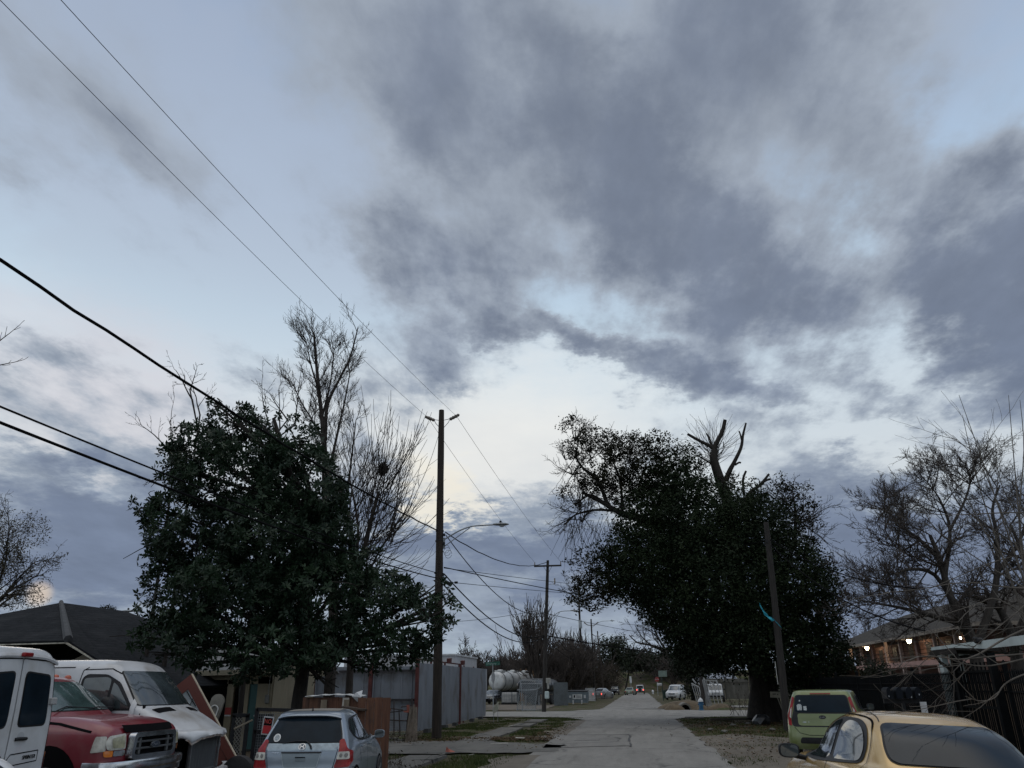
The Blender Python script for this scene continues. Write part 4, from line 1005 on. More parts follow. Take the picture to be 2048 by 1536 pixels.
def red_pickup():
    M=paint('red_paint',(.17,.014,.024),.35,.36,0,.6,fade=(.20,.12,.11))
    L_=5.62
    t=thing('pickup_truck','dark red pickup truck with chrome grille and amber roof lamps','pickup truck',(-13.0,11.82,0),0)
    # fenders, bed and hood
    S=[(.45,.05,L_-.20,.90,.98,.92,.1,.2,.02,.06),(.60,.0,L_-.14,.96,1.0,.95,.1,.2,.02,.07),(.85,.0,L_-.12,.97,1.0,.96,.1,.2,.02,.07),(1.05,.0,L_-.12,.97,.99,.95,.1,.2,.02,.07),(1.18,.0,L_-.15,.96,.975,.92,.1,.2,.02,.07),
       (1.26,.0,L_-.22,.95,.95,.86,.1,.22,.02,.08),(1.33,.0,L_-.42,.93,.92,.78,.1,.24,.02,.1),(1.385,.0,L_-.90,.90,.88,.70,.1,.2,.02,.1),(1.40,.05,L_-1.45,.85,.84,.6,.1,.1,0,0)]
    me=weld(shell(S,4),'body',M); part('body',me,None,t); T=bvh(me)
    C=[(1.30,1.8,L_-1.20,.93,.95,.88,.1,.16,.02,.12),(1.44,1.8,L_-1.36,.92,.94,.86,.1,.16,.02,.12),(1.70,1.84,L_-1.70,.86,.88,.79,.1,.16,.02,.12),(1.88,1.88,L_-1.96,.80,.82,.73,.12,.16,.02,.12),(1.955,1.95,L_-2.12,.72,.74,.66,.12,.16,.02,.1),(1.98,2.2,L_-2.4,.45,.45,.4,.1,.1,0,0)]
    mc=weld(shell(C,4),'cab',M); part('cab',mc,None,t); TC=bvh(mc)
    ws=rpoly([(-.80,1.46),(.80,1.46),(.68,1.875),(-.68,1.875)],.05)
    flat(patch(TC,'front',[(x*1.03,1.46+(z-1.46)*1.03-.01) for x,z in ws],.004),'windscreen_seal',M_black,t)
    wso=flat(patch(TC,'front',ws,.009),'windscreen',mat('teal_glass',(.045,.075,.075),.07,var=.35,scale=2.5,spec=.8,coat=.4),t)
    mb=MB(); rr_=random.Random(5)
    for i in range(34):
        k=rr_.random(); y=.60-.04*k*3+rr_.gauss(0,.035); z=1.80-.30*k+rr_.gauss(0,.02); 
        strip(TC,'front',[(y,z),(y+rr_.uniform(-.01,.01),z-rr_.uniform(.01,.03))],rr_.uniform(.006,.016),.012,mb)
    flat(mb,'windscreen_streaks',mat('pale_streak',(.40,.44,.44),.5,var=.3,scale=9),wso)  # short whitish streaks laid on the windscreen
    mb=MB(); 
    mb.tube([(L_-1.28,-.60,1.47),(L_-1.33,-.35,1.52),(L_-1.28,.25,1.485)],.010,6); mb.tube([(L_-1.28,.1,1.47),(L_-1.30,.35,1.50),(L_-1.28,.75,1.485)],.010,6); part('wiper',mb,M_black,t)
    for y in(-.62,-.31,0,.31,.62):
        m2=MB(); m2.lathe([(.055,0),(.055,.02),(.045,.045),(.02,.058)],(L_-2.15+.03*(1-abs(y)),y,1.945-abs(y)*.02),12); part('marker_lamp',m2,M_amber if abs(y)>9 else mat('amber_red_lens',(.42,.07,.02),.3,var=.2,coat=.3),t,smooth=50)
    # side glass
    for sd in('right','left'):
        flat(patch(TC,sd,rpoly([(2.05,1.46),(2.08,1.86),(3.35,1.87),(3.85,1.47)],.05),.006),'side_window',M_glass2,t)
        mb=MB(); strip(T,sd,[(L_-1.55,1.335),(L_-1.0,1.295),(L_-.62,1.225),(L_-.42,1.19)],.030,.004,mb)
        strip(T,sd,[(L_-1.50,.6),(L_-1.50,1.3)],.012,.004,mb); flat(mb,'hood_gap',M_hole,t)
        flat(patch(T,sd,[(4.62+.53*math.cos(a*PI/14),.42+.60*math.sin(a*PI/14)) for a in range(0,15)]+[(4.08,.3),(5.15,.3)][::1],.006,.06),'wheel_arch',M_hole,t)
        flat(patch(T,sd,rpoly([(5.30,1.13),(5.43,1.13),(5.45,.94),(5.27,.92)],.02),.012,.05),'side_marker',M_clear,t)
    # front face: dark gap under the hood, headlamps, grille, bumper
    flat(patch(T,'front',rpoly([(-.62,1.245),(.62,1.245),(.60,1.16),(-.60,1.16)],.02),.03,.06),'hood_opening',M_hole,t)
    def fpt(y,z): 
        h=T.ray_cast(Vector((9,y,z)),Vector((-1,0,0))); return h[0]
    for s in(1,-1):
        hl=flat(patch(T,'front',rpoly([(.59*s,1.155),(.86*s,1.13),(.90*s,1.05),(.88*s,.95),(.585*s,.95)],.03),.025,.05),'headlamp',M_clear,t)
        flat(patch(T,'front',rpoly([(.61*s,1.13),(.83*s,1.10),(.82*s,.975),(.61*s,.97)],.03),.030,.05),'reflector',mat('yellowed_lens',(.30,.29,.20),.25,var=.45,scale=5,coat=.5),hl)
        flat(patch(T,'front',rpoly([(.59*s,.94),(.80*s,.94),(.80*s,.87),(.59*s,.87)],.02),.028,.05),'parking_lamp',M_chrome,t)
        flat(patch(T,'front',rpoly([(.81*s,.945),(.915*s,.945),(.90*s,.865),(.81*s,.865)],.02),.028,.05),'indicator',M_amber,t)
    mb=MB(); x=L_+.03
    fr=rpoly([(-.54,1.165),(.54,1.165),(.57,.84),(.50,.80),(-.50,.80),(-.57,.84)],.07,5); inn=rpoly([(-.47,1.10),(.47,1.10),(.49,.885),(.45,.865),(-.45,.865),(-.49,.885)],.05,5)
    n=len(fr); V=[(x-.10,a,b) for a,b in fr]+[(x,a*.985,b) for a,b in fr]+[(x,a,b) for a,b in inn]+[(x-.08,a,b) for a,b in inn]
    Fc=[]
    for k in range(3):
        for i in range(n): j=(i+1)%n; Fc.append((k*n+i,k*n+j,(k+1)*n+j,(k+1)*n+i))
    mb.add(V,Fc); gr=part('grille',mb,M_chrome,t,smooth=40)
    mb=patch(T,'front',inn,.014,.08); flat(mb,'grille_back',M_hole,gr)
    mb=MB()
    for z in(1.035,.945): mb.box((x-.04,0,z),(.05,.93,.028),bev=.008)
    for y in(-.36,.36): mb.box((x-.035,y,.98),(.05,.045,.22),bev=.01)
    part('grille_bar',mb,mat('grey_bar',(.10,.105,.11),.4,.5,var=.2),gr)
    def ov(rx,rz,xx,m,nm,p):
        q=MB(); q.prism([(xx,rx*math.cos(a*PI/12),.985+rz*math.sin(a*PI/12)) for a in range(24)],(.018,0,0)); return part(nm,q,m,p)
    em=ov(.115,.046,x-.01,M_chrome,'emblem',gr); ov(.100,.036,x-.004,mat('emblem_dark',(.03,.04,.06),.4,var=.2),'emblem_field',em)
    part('emblem_letters',text_mb('Ford',.07,.006,Matrix.Translation((x+.016,0,.985))@Matrix(((0,0,1,0),(1,0,0,0),(0,1,0,0),(0,0,0,1))),.15),M_chrome,em)
    # bumper: thick wrap-around chrome, dull on top
    P=[(L_-.42,-1.0),(L_-.16,-1.0),(L_-.02,-.86),(L_+.07,-.5),(L_+.10,0),(L_+.07,.5),(L_-.02,.86),(L_-.16,1.0),(L_-.42,1.0)]
    P=[ (p.x,p.y) for p in catmull([(a,b,0) for a,b in P],4)]
    V=[];Fc=[]
    prof=[(-.10,.80),(0,.80),(.012,.775),(.012,.70),(-.012,.67),(-.012,.60),(-.08,.55)]
    for i,(a,b) in enumerate(P):
        d=Vector((P[min(i+1,len(P)-1)][0]-P[max(i-1,0)][0],P[min(i+1,len(P)-1)][1]-P[max(i-1,0)][1])).normalized(); nn=Vector((d.y,-d.x))
        for o_,z in prof: V.append((a+nn.x*o_,b+nn.y*o_,z))
    m=len(prof)
    for i in range(len(P)-1):
        for k in range(m-1): q=i*m+k; Fc.append((q,q+1,q+m+1,q+m))
    mb=MB(); mb.add(V,Fc); part('bumper',mb,M_chrome,t,smooth=30)
    mb=MB(); mb.box((L_+.055,0,.60),(.05,.9,.10),bev=.02); part('bumper_insert',mb,M_black,t)
    mirror_part(t,3.95,-1.12,1.5,(.14,.22,.30)); mirror_part(t,3.95,1.12,1.5,(.14,.22,.30))
    for s in(1,-1):
        for wx in(1.1,4.62): wheel(t,wx,s*.99,.38,.25)
    return t
PICK=red_pickup()
def white_van_rear():
    L_=4.15
    t=thing('delivery_van','white cargo van seen from behind, closed rear doors with dark windows','van',(-7.45,8.88,0.02)); t.rotation_euler=(0,0,math.radians(180+7)); t.scale=(1,.93,.99)
    S=van_slices(L_)
    me=weld(shell(S,4),'body',M_white); part('body',me,None,t); T=bvh(me)
    def side(yo,nm='rear_door'):
        s=1 if yo>0 else -1
        d=flat(patch(T,'rear',rpoly([(.012*s,2.12),(.70*s,2.10),(.775*s,2.02),(.86*s,1.4),(.88*s,.55),(.012*s,.55)],.04),.010,.08),nm,M_white,t)
        flat(patch(T,'rear',rpoly([(.10*s,1.98),(.70*s,1.94),(.75*s,1.33),(.11*s,1.33)],.08),.013,.06),'window_seal',M_black,d)
        w=flat(patch(T,'rear',rpoly([(.12*s,1.96),(.68*s,1.92),(.73*s,1.35),(.13*s,1.35)],.08),.018,.06),'rear_window',M_glassd,d)
        mb=MB(); strip(T,'rear',[(.012*s,2.12),(.70*s,2.10),(.775*s,2.02),(.86*s,1.4),(.88*s,.55)],.013,.014,mb)
        strip(T,'rear',[(.04*s,.98),(.10*s,1.035),(.70*s,1.05),(.70*s,.93),(.06*s,.91)],.012,.014,mb); flat(mb,'door_seam',M_hole,d)
        # hinges on the outer edge
        for z in(1.62,.78):
            q=MB(); q.box((-.02,.81*s+.02*(1.62-z)*s,z),(.06,.13,.085),bev=.012); part('hinge',q,M_white2,d)
        # tail lamps low on the corner
        flat(patch(T,'rear',rpoly([(.895*s,.95),(.94*s,.95),(.94*s,.55),(.895*s,.55)],.01),.02,.05),'tail_lamp',M_tail,t)
        flat(patch(T,'rear',rpoly([(.893*s,1.02),(.94*s,1.02),(.94*s,.955),(.893*s,.955)],.01),.02,.05),'indicator',M_amber,t)
        return d
    dr=side(-1); side(1)
    # handle with recess on the right door
    mb=MB(); mb.tube([(-.035,-.13,1.20),(-.05,-.19,1.205),(-.05,-.33,1.20),(-.035,-.36,1.198)],.020,8); part('door_handle',mb,M_black,dr,smooth=60)
    flat(patch(T,'rear',[( -.24+.075*math.cos(a*PI/10),1.23+.05*math.sin(a*PI/10)) for a in range(20)],.013,.05),'handle_recess',mat('recess_white',(.38,.39,.41)),dr)
    # trickle of dirt under the handle
    # model name plate
    bd=MB()
    h=T.ray_cast(Vector((-5,-.50,.985)),Vector((1,0,0)))[0]
    mm=Matrix.Translation(h+Vector((-.022,0,0)))@Matrix.Rotation(0,4,'X')@Matrix(((0,0,-1,0),(-1,0,0,0),(0,1,0,0),(0,0,0,1)))
    part('name_badge',text_mb('SPRINTER',.062,.006,mm,.27),M_black,dr)
    # rain gutter cap over the doors, high brake lamp in the middle
    mb=MB(); V=[];Fc=[]
    for i in range(17):
        y=-.77+1.54*i/16; k=(abs(y)/.77)**4
        for dx,dz in((.04,.03),(-.018,.02),(-.025,.05),(-.005,.09),(.12,.125)): V.append((dx,y,2.11+dz*.75-.07*k))
    for i in range(16):
        for k in range(4): a=i*5+k; Fc.append((a,a+1,a+6,a+5))
    mb.add(V,Fc); part('roof_lip',mb,M_white2,t,smooth=50)
    mb=MB(); mb.box((-.045,0,2.165),(.05,.20,.05),bev=.012); part('brake_light',mb,M_tail,t)
    mb=MB(); strip(T,'rear',[(-.76,2.115),(0,2.14),(.76,2.115)],.012,.016,mb); flat(mb,'rust_line',mat('rust_line',(.14,.045,.03),.8,var=.5,scale=20),t)
    mb=MB(); mb.box((-.06,0,.45),(.16,1.86,.16),bev=.04); part('bumper',mb,M_black,t)
    for s in(1,-1):
        for wx in(.85,3.4): wheel(t,wx,s*.965,.34,.22)
    return t
VAN1=white_van_rear()
# ---------------------------------------------------------------- white car whose roof corner shows at the lower left
def corner_car():
    M=M_white
    t=thing('parked_car','white car, only a roof corner showing at the lower left edge','car',(-4.9,5.55,0)); t.rotation_euler=(0,0,math.radians(163))
    S=[(.25,.1,3.9,.76,.82,.76,.16,.3,.03,.1),(.5,.0,4.0,.82,.85,.80,.16,.36,.06,.14),(.8,.05,3.8,.81,.84,.78,.14,.4,.05,.14),(.95,.10,3.3,.77,.81,.70,.14,.42,.05,.1),(1.10,.3,2.85,.70,.74,.60,.16,.36,.05,.08),(1.22,.5,2.5,.64,.67,.56,.16,.32,.04,.06),(1.28,.7,2.25,.5,.53,.46,.16,.3,.03,.04),(1.30,1.0,1.9,.25,.28,.22,.1,.1,0,0)]
    me=weld(shell(S),'body',M); part('body',me,None,t); T=bvh(me)
    for sd in('left','right'): flat(patch(T,sd,rpoly([(.6,1.0),(.75,1.17),(1.6,1.21),(2.3,1.16),(2.8,1.0)],.05),.007),'side_window',M_glass,t)
    flat(patch(T,'rear',rpoly([(-.6,1.0),(.6,1.0),(.5,1.2),(-.5,1.2)],.05),.007),'rear_window',M_glass,t); flat(patch(T,'front',rpoly([(-.6,1.0),(.6,1.0),(.5,1.2),(-.5,1.2)],.05),.007),'windscreen',M_glass,t)
    for s in(1,-1):
        for wx in(.75,3.1): wheel(t,wx,s*.84,.30,.19)
    return t
CORNER=corner_car()
# ---------------------------------------------------------------- poles, lamps, wires
M_pole=mat('pole_wood',(.014,.010,.008),.9,col2=(.036,.026,.020),scale=2.5,stretch=(9,9,.7),bump=.6,bscale=8)
M_pole2=mat('grey_pole_wood',(.015,.013,.012),.9,col2=(.036,.031,.028),scale=2.5,stretch=(9,9,.7),bump=.6,bscale=8)
M_galv=mat('galvanised_steel',(.27,.29,.31),.5,.5,var=.2,scale=4)
M_ins=mat('insulator',(.14,.12,.10),.35,var=.2)
M_wire=mat('wire',(.006,.006,.007),.9,var=.1,spec=.05)
def pole_mesh(h,r0,r1,seed=0,lean=(0,0)):
    mb=MB(); n=14; pts=[]; rad=[]
    for i in range(n):
        t=i/(n-1); pts.append((lean[0]*t+.02*math.sin(t*3+seed),lean[1]*t+.02*math.cos(t*4+seed),h*t-.3*(1-t))); rad.append(r0+(r1-r0)*t+.004*math.sin(i*2.3+seed))
    rad[-1]*=.9; mb.tube(pts,rad,14); return mb
def lamp_arm(t,p,L_,rise,side=1,braced=True,head=.62):
    """cobra-head street lamp on a curved bracket; p is the fixing point, arm runs to +x"""
    mb=MB(); a=Vector(p)
    pts=[a,a+Vector((side*L_*.10,0,rise*.22)),a+Vector((side*L_*.32,0,rise*.66)),a+Vector((side*L_*.58,0,rise*.95)),a+Vector((side*L_,0,rise))]
    mb.tube(catmull(pts,5),.028,8)
    if braced: mb.tube([a+Vector((0,0,-.28)),a+Vector((side*L_*.52,0,rise*.84))],.018,6)
    mb.box(a+Vector((0,0,-.14)),(.06,.10,.42)); arm=part('lamp_arm',mb,M_galv,t,smooth=50)
    e=pts[-1]; mb=MB(); V=[];Fc=[]
    prof=[(0,.055,.045,-.03),(.08,.08,.055,-.045),(.30,.14,.06,-.06),(.50,.13,.045,-.055),(head,.03,.0,-.025)]
    for x,w,zt,zb in prof:
        for k in range(10):
            an=2*PI*k/10; c,s_=math.cos(an),math.sin(an)
            V.append((e.x+side*x,e.y+w*c,e.z+(zt*s_ if s_>0 else -zb*s_)+.01))
    for i in range(len(prof)-1):
        for k in range(10): q=i*10+k; r_=i*10+(k+1)%10; Fc.append((q,r_,r_+10,q+10))
    Fc+= [tuple(range(10)),tuple(40+k for k in range(10))]
    mb.add(V,Fc); hd=part('lamp_head',mb,mat('lamp_grey',(.22,.24,.26),.45,.2,var=.15),t,smooth=50)
    mb=MB(); mb.lathe([(.0,.0),(.11,.0),(.10,-.03),(.04,-.05)],(e.x+side*.34,e.y,e.z-.045),14); part('lens',mb,mat('lamp_lens',(.30,.31,.31),.25,var=.1),hd)
    mb=MB(); mb.lathe([(.045,0),(.045,.07),(.03,.09)],(e.x+side*.28,e.y,e.z+.06),12); part('photocell',mb,M_black,hd)
b1=gnd(872,1478)
P1=thing('utility_pole','tallest dark wooden utility pole, beside the sheet metal fence, with insulators and street lamp','utility pole',b1)
part('pole',pole_mesh(12.72,.185,.125,1,(-.12,0)),M_pole,P1,smooth=50)
for s in(1,-1):
    mb=MB(); z=12.25
    for dz in(.0,-.32): mb.tube([(-.10+s*.1,0,z+dz+.02),(-.10+s*.28,0,z+dz*.45+.05),(-.10+s*.36,0,z+.10)],.014,6)
    ins=part('bracket',mb,M_galv,P1)
    mb=MB(); q0=Vector((-.10+s*.33,0,z+.03)); d=Vector((s*.42,0,.20)); 
    pts=[q0+d*(k/8) for k in range(9)]; mb.tube(pts,[.05,.075,.055,.08,.055,.08,.055,.07,.03],10); part('insulator',mb,M_ins,ins,smooth=50)
lamp_arm(P1,(.12,0,7.22),2.0,.52,1)
mb=MB()
for z,r in((7.55,.165),(7.15,.17),(5.9,.175),(5.6,.175)): mb.lathe([(r,z),(r+.006,z+.02),(r,z+.05)],(-.07,0,0),14)
for z in(7.4,7.05,5.85,5.6): mb.box((.10,-.06,z),(.14,.08,.10))
for k in range(3): # loops of spare cable
    mb.tube([(.20+.14*math.cos(a*.5)+.05*k,.02,6.85-.1*k+.16*math.sin(a*.5)) for a in range(13)],.008,5)
mb.box((.32,0,5.52),(.26,.10,.14),Matrix.Rotation(.5,3,'Y')); mb.box((.62,.1,5.55),(.12,.08,.08)); mb.tube([(.34,0,5.5),(.38,0,5.2),(.34,.02,5.0)],.012,5)
part('cable_clamp',mb,M_black,P1)
b2=gnd(1087,1424)
P2=thing('utility_pole','leaning wooden utility pole with crossarm and meter box, across the side street','utility pole',b2)
part('pole',pole_mesh(10.95,.17,.11,2,(.62,0)),M_pole2,P2,smooth=50)
mb=MB(); mb.box((.60,-.16,10.5),(2.15,.10,.12)); mb.tube([(.28,-.14,10.45),(.58,-.14,9.9)],.014,5); mb.tube([(.92,-.14,10.45),(.60,-.14,9.9)],.014,5); part('crossarm',mb,M_pole2,P2)
mb=MB()
for x in(-.42,1.62): mb.tube([(x,-.16,10.55),(x,-.16,10.66),(x,-.16,10.72),(x,-.16,10.80)],[.02,.05,.035,.04],8)
mb.tube([(1.10,0,9.15),(1.10,0,9.3),(1.10,0,9.45),(1.1,0,9.55)],[.04,.06,.05,.06],8); part('insulator',mb,M_ins,P2)
mb=MB(); mb.tube([(.60,0,9.1),(1.10,0,9.12),(1.10,0,9.2)],.016,6); part('bracket',mb,M_galv,P2)
lamp_arm(P2,(.50,0,6.35),1.75,.75,1,True,.5)
mb=MB(); mb.box((.42,-.12,2.15),(.34,.16,.34),bev=.02); mb.box((.40,-.12,1.78),(.14,.1,.4)); part('meter_box',mb,mat('meter_grey',(.30,.30,.28),.6,var=.2,scale=4),P2)
mb=MB(); mb.box((.30,-.14,1.15),(.32,.18,.52),bev=.05); part('cable_box',mb,mat('pale_box',(.42,.50,.50),.6,var=.12),P2)
mb=MB(); mb.box((.25,-.10,1.5),(.22,.14,.3),bev=.03); mb.tube([(.3,-.1,0.6),(.3,-.1,.95)],.03,8); part('conduit',mb,M_black,P2)
b3=gnd(1167,1400); b3.y=118; b3=Vector((at(1167,1400,118).x,118,0))
P3=thing('utility_pole','dark wooden pole with a transformer, rising into the oak branches beyond the crossing','utility pole',b3)
part('pole',pole_mesh(15.5,.19,.13,3,(-.1,0)),M_pole,P3,smooth=50)
mb=MB(); mb.lathe([(.05,9.6),(.26,9.65),(.26,10.7),(.2,10.8),(.05,10.85)],(.0,-.42,0),16); part('transformer',mb,M_galv,P3,smooth=40)
mb=MB()
for x in(-.5,0,.5): mb.lathe([(.10,13.6),(.10,14.3),(.04,14.4)],(x,-.3,0),10)
mb.box((0,-.2,13.5),(1.5,.1,.1)); part('fuse_cutout',mb,M_galv,P3)
def small_pole(px,pyb,pxt,pyt,Y,label,m,armz,armL,side=1,r=.14,ins=True):
    b=at(px,pyb,Y); b.z=0; tp=at(pxt,pyt,Y); t=thing('utility_pole',label,'utility pole',b)
    part('pole',pole_mesh(tp.z,r,r*.7,px,(tp.x-b.x,0)),m,t,smooth=50)
    if armL: lamp_arm(t,((tp.x-b.x)*armz/tp.z,0,armz),armL,.9,side,False,.7)
    if ins:
        mb=MB()
        for s in(1,-1): mb.tube([(tp.x-b.x,0,tp.z-.9),(tp.x-b.x+s*.5,0,tp.z-.8),(tp.x-b.x+s*1.0,0,tp.z-.45)],[.03,.05,.09],8)
        part('insulator',mb,M_ins,t)
    return t,tp
P4,_=small_pole(1191,1400,1182,1238,112,'pale wooden utility pole with a lamp, behind the grey dumpster',M_pole2,9.3,2.6)
P5,_=small_pole(1208,1394,1195,1262,138,'thin dark utility pole with a lamp near the parked silver car',M_pole,8.2,4.6)
t6,tp6=small_pole(300,1300,306,1220,34,'wooden pole with street lamp, seen above the shingled roof at left',M_pole,0,0,ins=False,r=.13)
lamp_arm(t6,((tp6.x-t6.location.x)*.93,0,tp6.z-.45),1.0,.42,-1,False,.45)
# right-hand pole
bR=gnd(1577,1460); PR=thing('utility_pole','wooden utility pole leaning left in front of the vine covered oak','utility pole',bR)
tpR=at(1531,1045,bR.y); part('pole',pole_mesh(tpR.z,.17,.12,5,(tpR.x-bR.x,0)),M_pole2,PR,smooth=50)
mb=MB(); mb.box((-.19,-.02,2.2),(.02,.06,.9)); part('paper_strip',mb,mat('pale_strip',(.4,.4,.38),.7),PR)
mb=MB(); mb.tube([(.05,-.1,8.1),(.25,-.05,8.0),(.3,0,7.8)],.014,5); mb.box((.10,-.1,7.7),(.08,.1,.14)); part('cable_clamp',mb,M_black,PR)
# wires ---------------------------------------------------------
def wire(p,q,sag,r,label,n=26,group=None,twist=0,name='overhead_wire',extra=None):
    p=Vector(p); q=Vector(q); pts=[]
    for i in range(n+1):
        t=i/n; v=p.lerp(q,t); v.z-=4*sag*t*(1-t)
        if twist: v+=Vector((math.sin(i*2.4)*twist,0,math.cos(i*1.9)*twist))
        pts.append(v)
    mb=MB(); mb.tube(pts,r,6)
    return solo(name,mb,M_wire,label,'overhead wire',group)
topL=b1+Vector((-.10-.62,0,12.42)); topR=b1+Vector((-.10+.62,0,12.42))
def near_end(px,py,x): # point on the vertical plane x=const seen at this pixel
    r=ray(px,py); t=x/r.x; return Vector((x,r.y*t,H+r.z*t))
e1=near_end(0,0,-8.15); e2=near_end(122,0,-6.9)
def extend(p,q,k): return q+(q-p)*k
def cwire(px0,py0,x0,q,sag,r,label,k=1.0,**kw):
    """cable coming from behind the camera: passes the view edge at the pixel and ends at q"""
    a=near_end(px0,py0,x0); s=extend(q,a,k)
    # keep the sagging curve through a
    t=k/(1+k); s.z+=4*sag*t*(1-t)*(1+k)
    s.z=( a.z+4*sag*(1-t)*t - q.z*t)/(1-t) if False else s.z
    return wire(s,q,sag,r,label,n=48,**kw)
cwire(0,0,-8.15,topL,.45,.0055,'thin power line from the top left corner to the tall pole left insulator',.6)
cwire(122,0,-6.95,topR,.45,.0055,'thin power line running from the top edge to the right insulator of the tall pole',.6)
c8=b1+Vector((-.15,-.16,7.58)); c7=b1+Vector((-.15,-.16,5.92)); c6=b1+Vector((-.15,-.16,5.72))
cwire(0,521,-7.75,c8,.45,.024,'thickest twisted cable crossing in front of the magnolia down to the tall pole',.5,twist=.012)
cwire(0,813,-7.7,c7,.30,.014,'upper one of the two low cables coming from the left edge through the magnolia',.5)
cwire(0,845,-7.6,c6,.35,.020,'lower, thicker one of the two low cables coming from the left edge through the magnolia',.5)
x2L=b2+Vector((-.42,-.16,10.8)); x2R=b2+Vector((1.62,-.16,10.8)); t2=b2+Vector((.58,0,10.85))
wire(topL,x2L,.25,.008,'thin line from the tall pole left insulator to the left crossarm end')
wire(topR,x2R,.25,.008,'thin line from the tall pole right insulator to the right crossarm end')
r8=b1+Vector((.18,.05,7.40)); 
wire(b1+Vector((.15,.05,7.52)),t2,.75,.022,'cable from the lamp bracket of the tall pole to the top of the crossarm pole',twist=.01)
wire(r8,b2+Vector((.36,0,7.05)),1.15,.020,'deeply sagging cable from the tall pole to halfway up the crossarm pole')
wire(b1+Vector((.15,.05,5.88)),b2+Vector((.16,0,5.35)),.95,.026,'upper cable of the pair dropping from the tall pole to the crossarm pole')
wire(b1+Vector((.15,.05,5.45)),b2+Vector((.14,0,5.25)),1.1,.026,'lower cable of the pair dropping from the tall pole to the crossarm pole')
far=at(1250,1200,150)
wire(b1+Vector((.12,.1,6.15)),at(1400,1212,95),.5,.020,'cable from the tall pole passing across the middle of the crossarm pole into the oak')
wire(b1+Vector((.12,.1,6.12)),at(1420,1188,110),.3,.012,'thin upper cable from the tall pole passing across the middle of the crossarm pole')
wire(b1+Vector((.12,.1,5.6)),at(1420,1196,110),.35,.012,'thin lower cable from the tall pole passing across the middle of the crossarm pole')
wire(b2+Vector((.40,0,6.95)),b3+Vector((0,0,8.7)),2.5,.028,'hanging cable looping from the crossarm pole to the dark pole with the transformer')
wire(b2+Vector((.20,0,5.35)),at(1560,1322,100),.5,.040,'heavy cable running right from the crossarm pole across the far street')
wire(b2+Vector((.20,0,5.3)),b3+Vector((0,0,5.4)),.7,.028,'low cable from the crossarm pole to the dark transformer pole')
wire(b2+Vector((.5,0,6.9)),at(1330,1272,190),.2,.022,'thin faint line running from the crossarm pole down the street')
wire(x2R,bR+Vector((tpR.x-bR.x+.06,.12,7.8)),.5,.018,'cable from the crossarm to the leaning pole in front of the oak')
wire(at(880,1245,61),b2+Vector((-.2,0,7.2)),.15,.016,'straight line rising from behind the magnolia to the crossarm pole')
sp=b2+Vector((.32,0,6.45)); wire(sp,at(1068,1223,61.0),.5,.016,'short loose drop hanging left of the crossarm pole',n=14); 
wire(at(1083,1235,61),at(1075,1200,61),-.12,.016,'bent spare wire end sticking up beside the crossarm pole',n=8)
pr=bR+Vector((tpR.x-bR.x+.10,-.1,7.75))
wire(pr,at(1850,1178,27),.45,.022,'upper cable from the leaning pole to the bare trees at right',twist=.008)
wire(pr+Vector((.02,0,-.25)),at(1850,1262,24),.55,.022,'lower cable from the leaning pole dropping behind the apartment roof',twist=.008)
wire(at(1640,1183,60),at(1800,1225,60),.1,.018,'faint wire low in the sky between the oak and the bare trees')
# blue streamer snagged on the pole
mb=MB(); rr_=random.Random(2); P=[at(1519,1206,35.2),at(1523,1216,35.2),at(1530,1225,35.2),at(1536,1236,35.2),at(1545,1237,35.2),at(1552,1243,35.2),at(1558,1250,35.2)]; W=[.03,.10,.22,.28,.14,.12,.24]
V=[];Fc=[]
P=catmull(P,3); 
for i,p in enumerate(P):
    k=i/3; w=W[int(k)]+(W[min(int(k)+1,6)]-W[int(k)])*(k-int(k)); V+=[p+Vector((-w*.5,rr_.uniform(-.05,.05),w*.5)),p+Vector((0,rr_.uniform(-.1,.1),0)),p+Vector((w*.5,rr_.uniform(-.05,.05),-w*.55))]
for i in range(len(P)-1):
    for k in(0,1): a=i*3+k; Fc.append((a,a+1,a+4,a+3))
mb.add(V,Fc); me=mb.mesh('streamer',mat('cyan_cloth',(.03,.36,.48),.5,var=.25,scale=6)); sm(me,60)
o=link('plastic_streamer',me); tag(o,'torn cyan plastic streamer hanging in the oak beside the leaning pole','streamer'); o.modifiers.new('s','SOLIDIFY').thickness=.006
# ---------------------------------------------------------------- left side: fences, house, shed, yard things
M_sheet=mat('sheet_metal',(.17,.19,.22),.45,.35,col2=(.25,.27,.31),scale=.9,stretch=(1,1,.25),dirt=((.09,.07,.055),.75,1.1),bump=.25,bscale=3)
M_redpost=mat('red_oxide_steel',(.085,.022,.020),.8,var=.3,scale=5)
M_darkrail=mat('dark_rail',(.030,.028,.032),.8,var=.3)
def corrugated(a,b,z0,z1,pitch=.24,depth=.055):
    a=Vector(a); b=Vector(b); d=(b-a); L_=d.length; u=d/L_; n=Vector((-u.y,u.x,0)); mb=MB(); V=[]
    k=0; s=0.0; prof=((0,0),(.30,0),(.38,1),(.52,1),(.60,0))
    while s<L_:
        for f,h in prof:
            q=min(L_,s+f*pitch/.6*.6); V.append((q,h*depth))
        s+=pitch
    V.append((L_,0)); P=[]; 
    for q,h in V:
        p=a+u*q+n*h; top=z1+.03*mnoise.noise(Vector((q*.3,a.y,3))); bot=z0+.04*mnoise.noise(Vector((q*.4,a.x,9)))
        P+= [(p.x,p.y,bot),(p.x,p.y,top)]
    mb.add(P,[(2*i,2*i+2,2*i+3,2*i+1) for i in range(len(V)-1)]); return mb
CN=Vector((-8.98,32.4,0))
F1=thing('metal_fence','corrugated grey metal fence with red posts running along the street, right of the tall pole','fence',CN)
ys=[32.4,41.6,50.2]
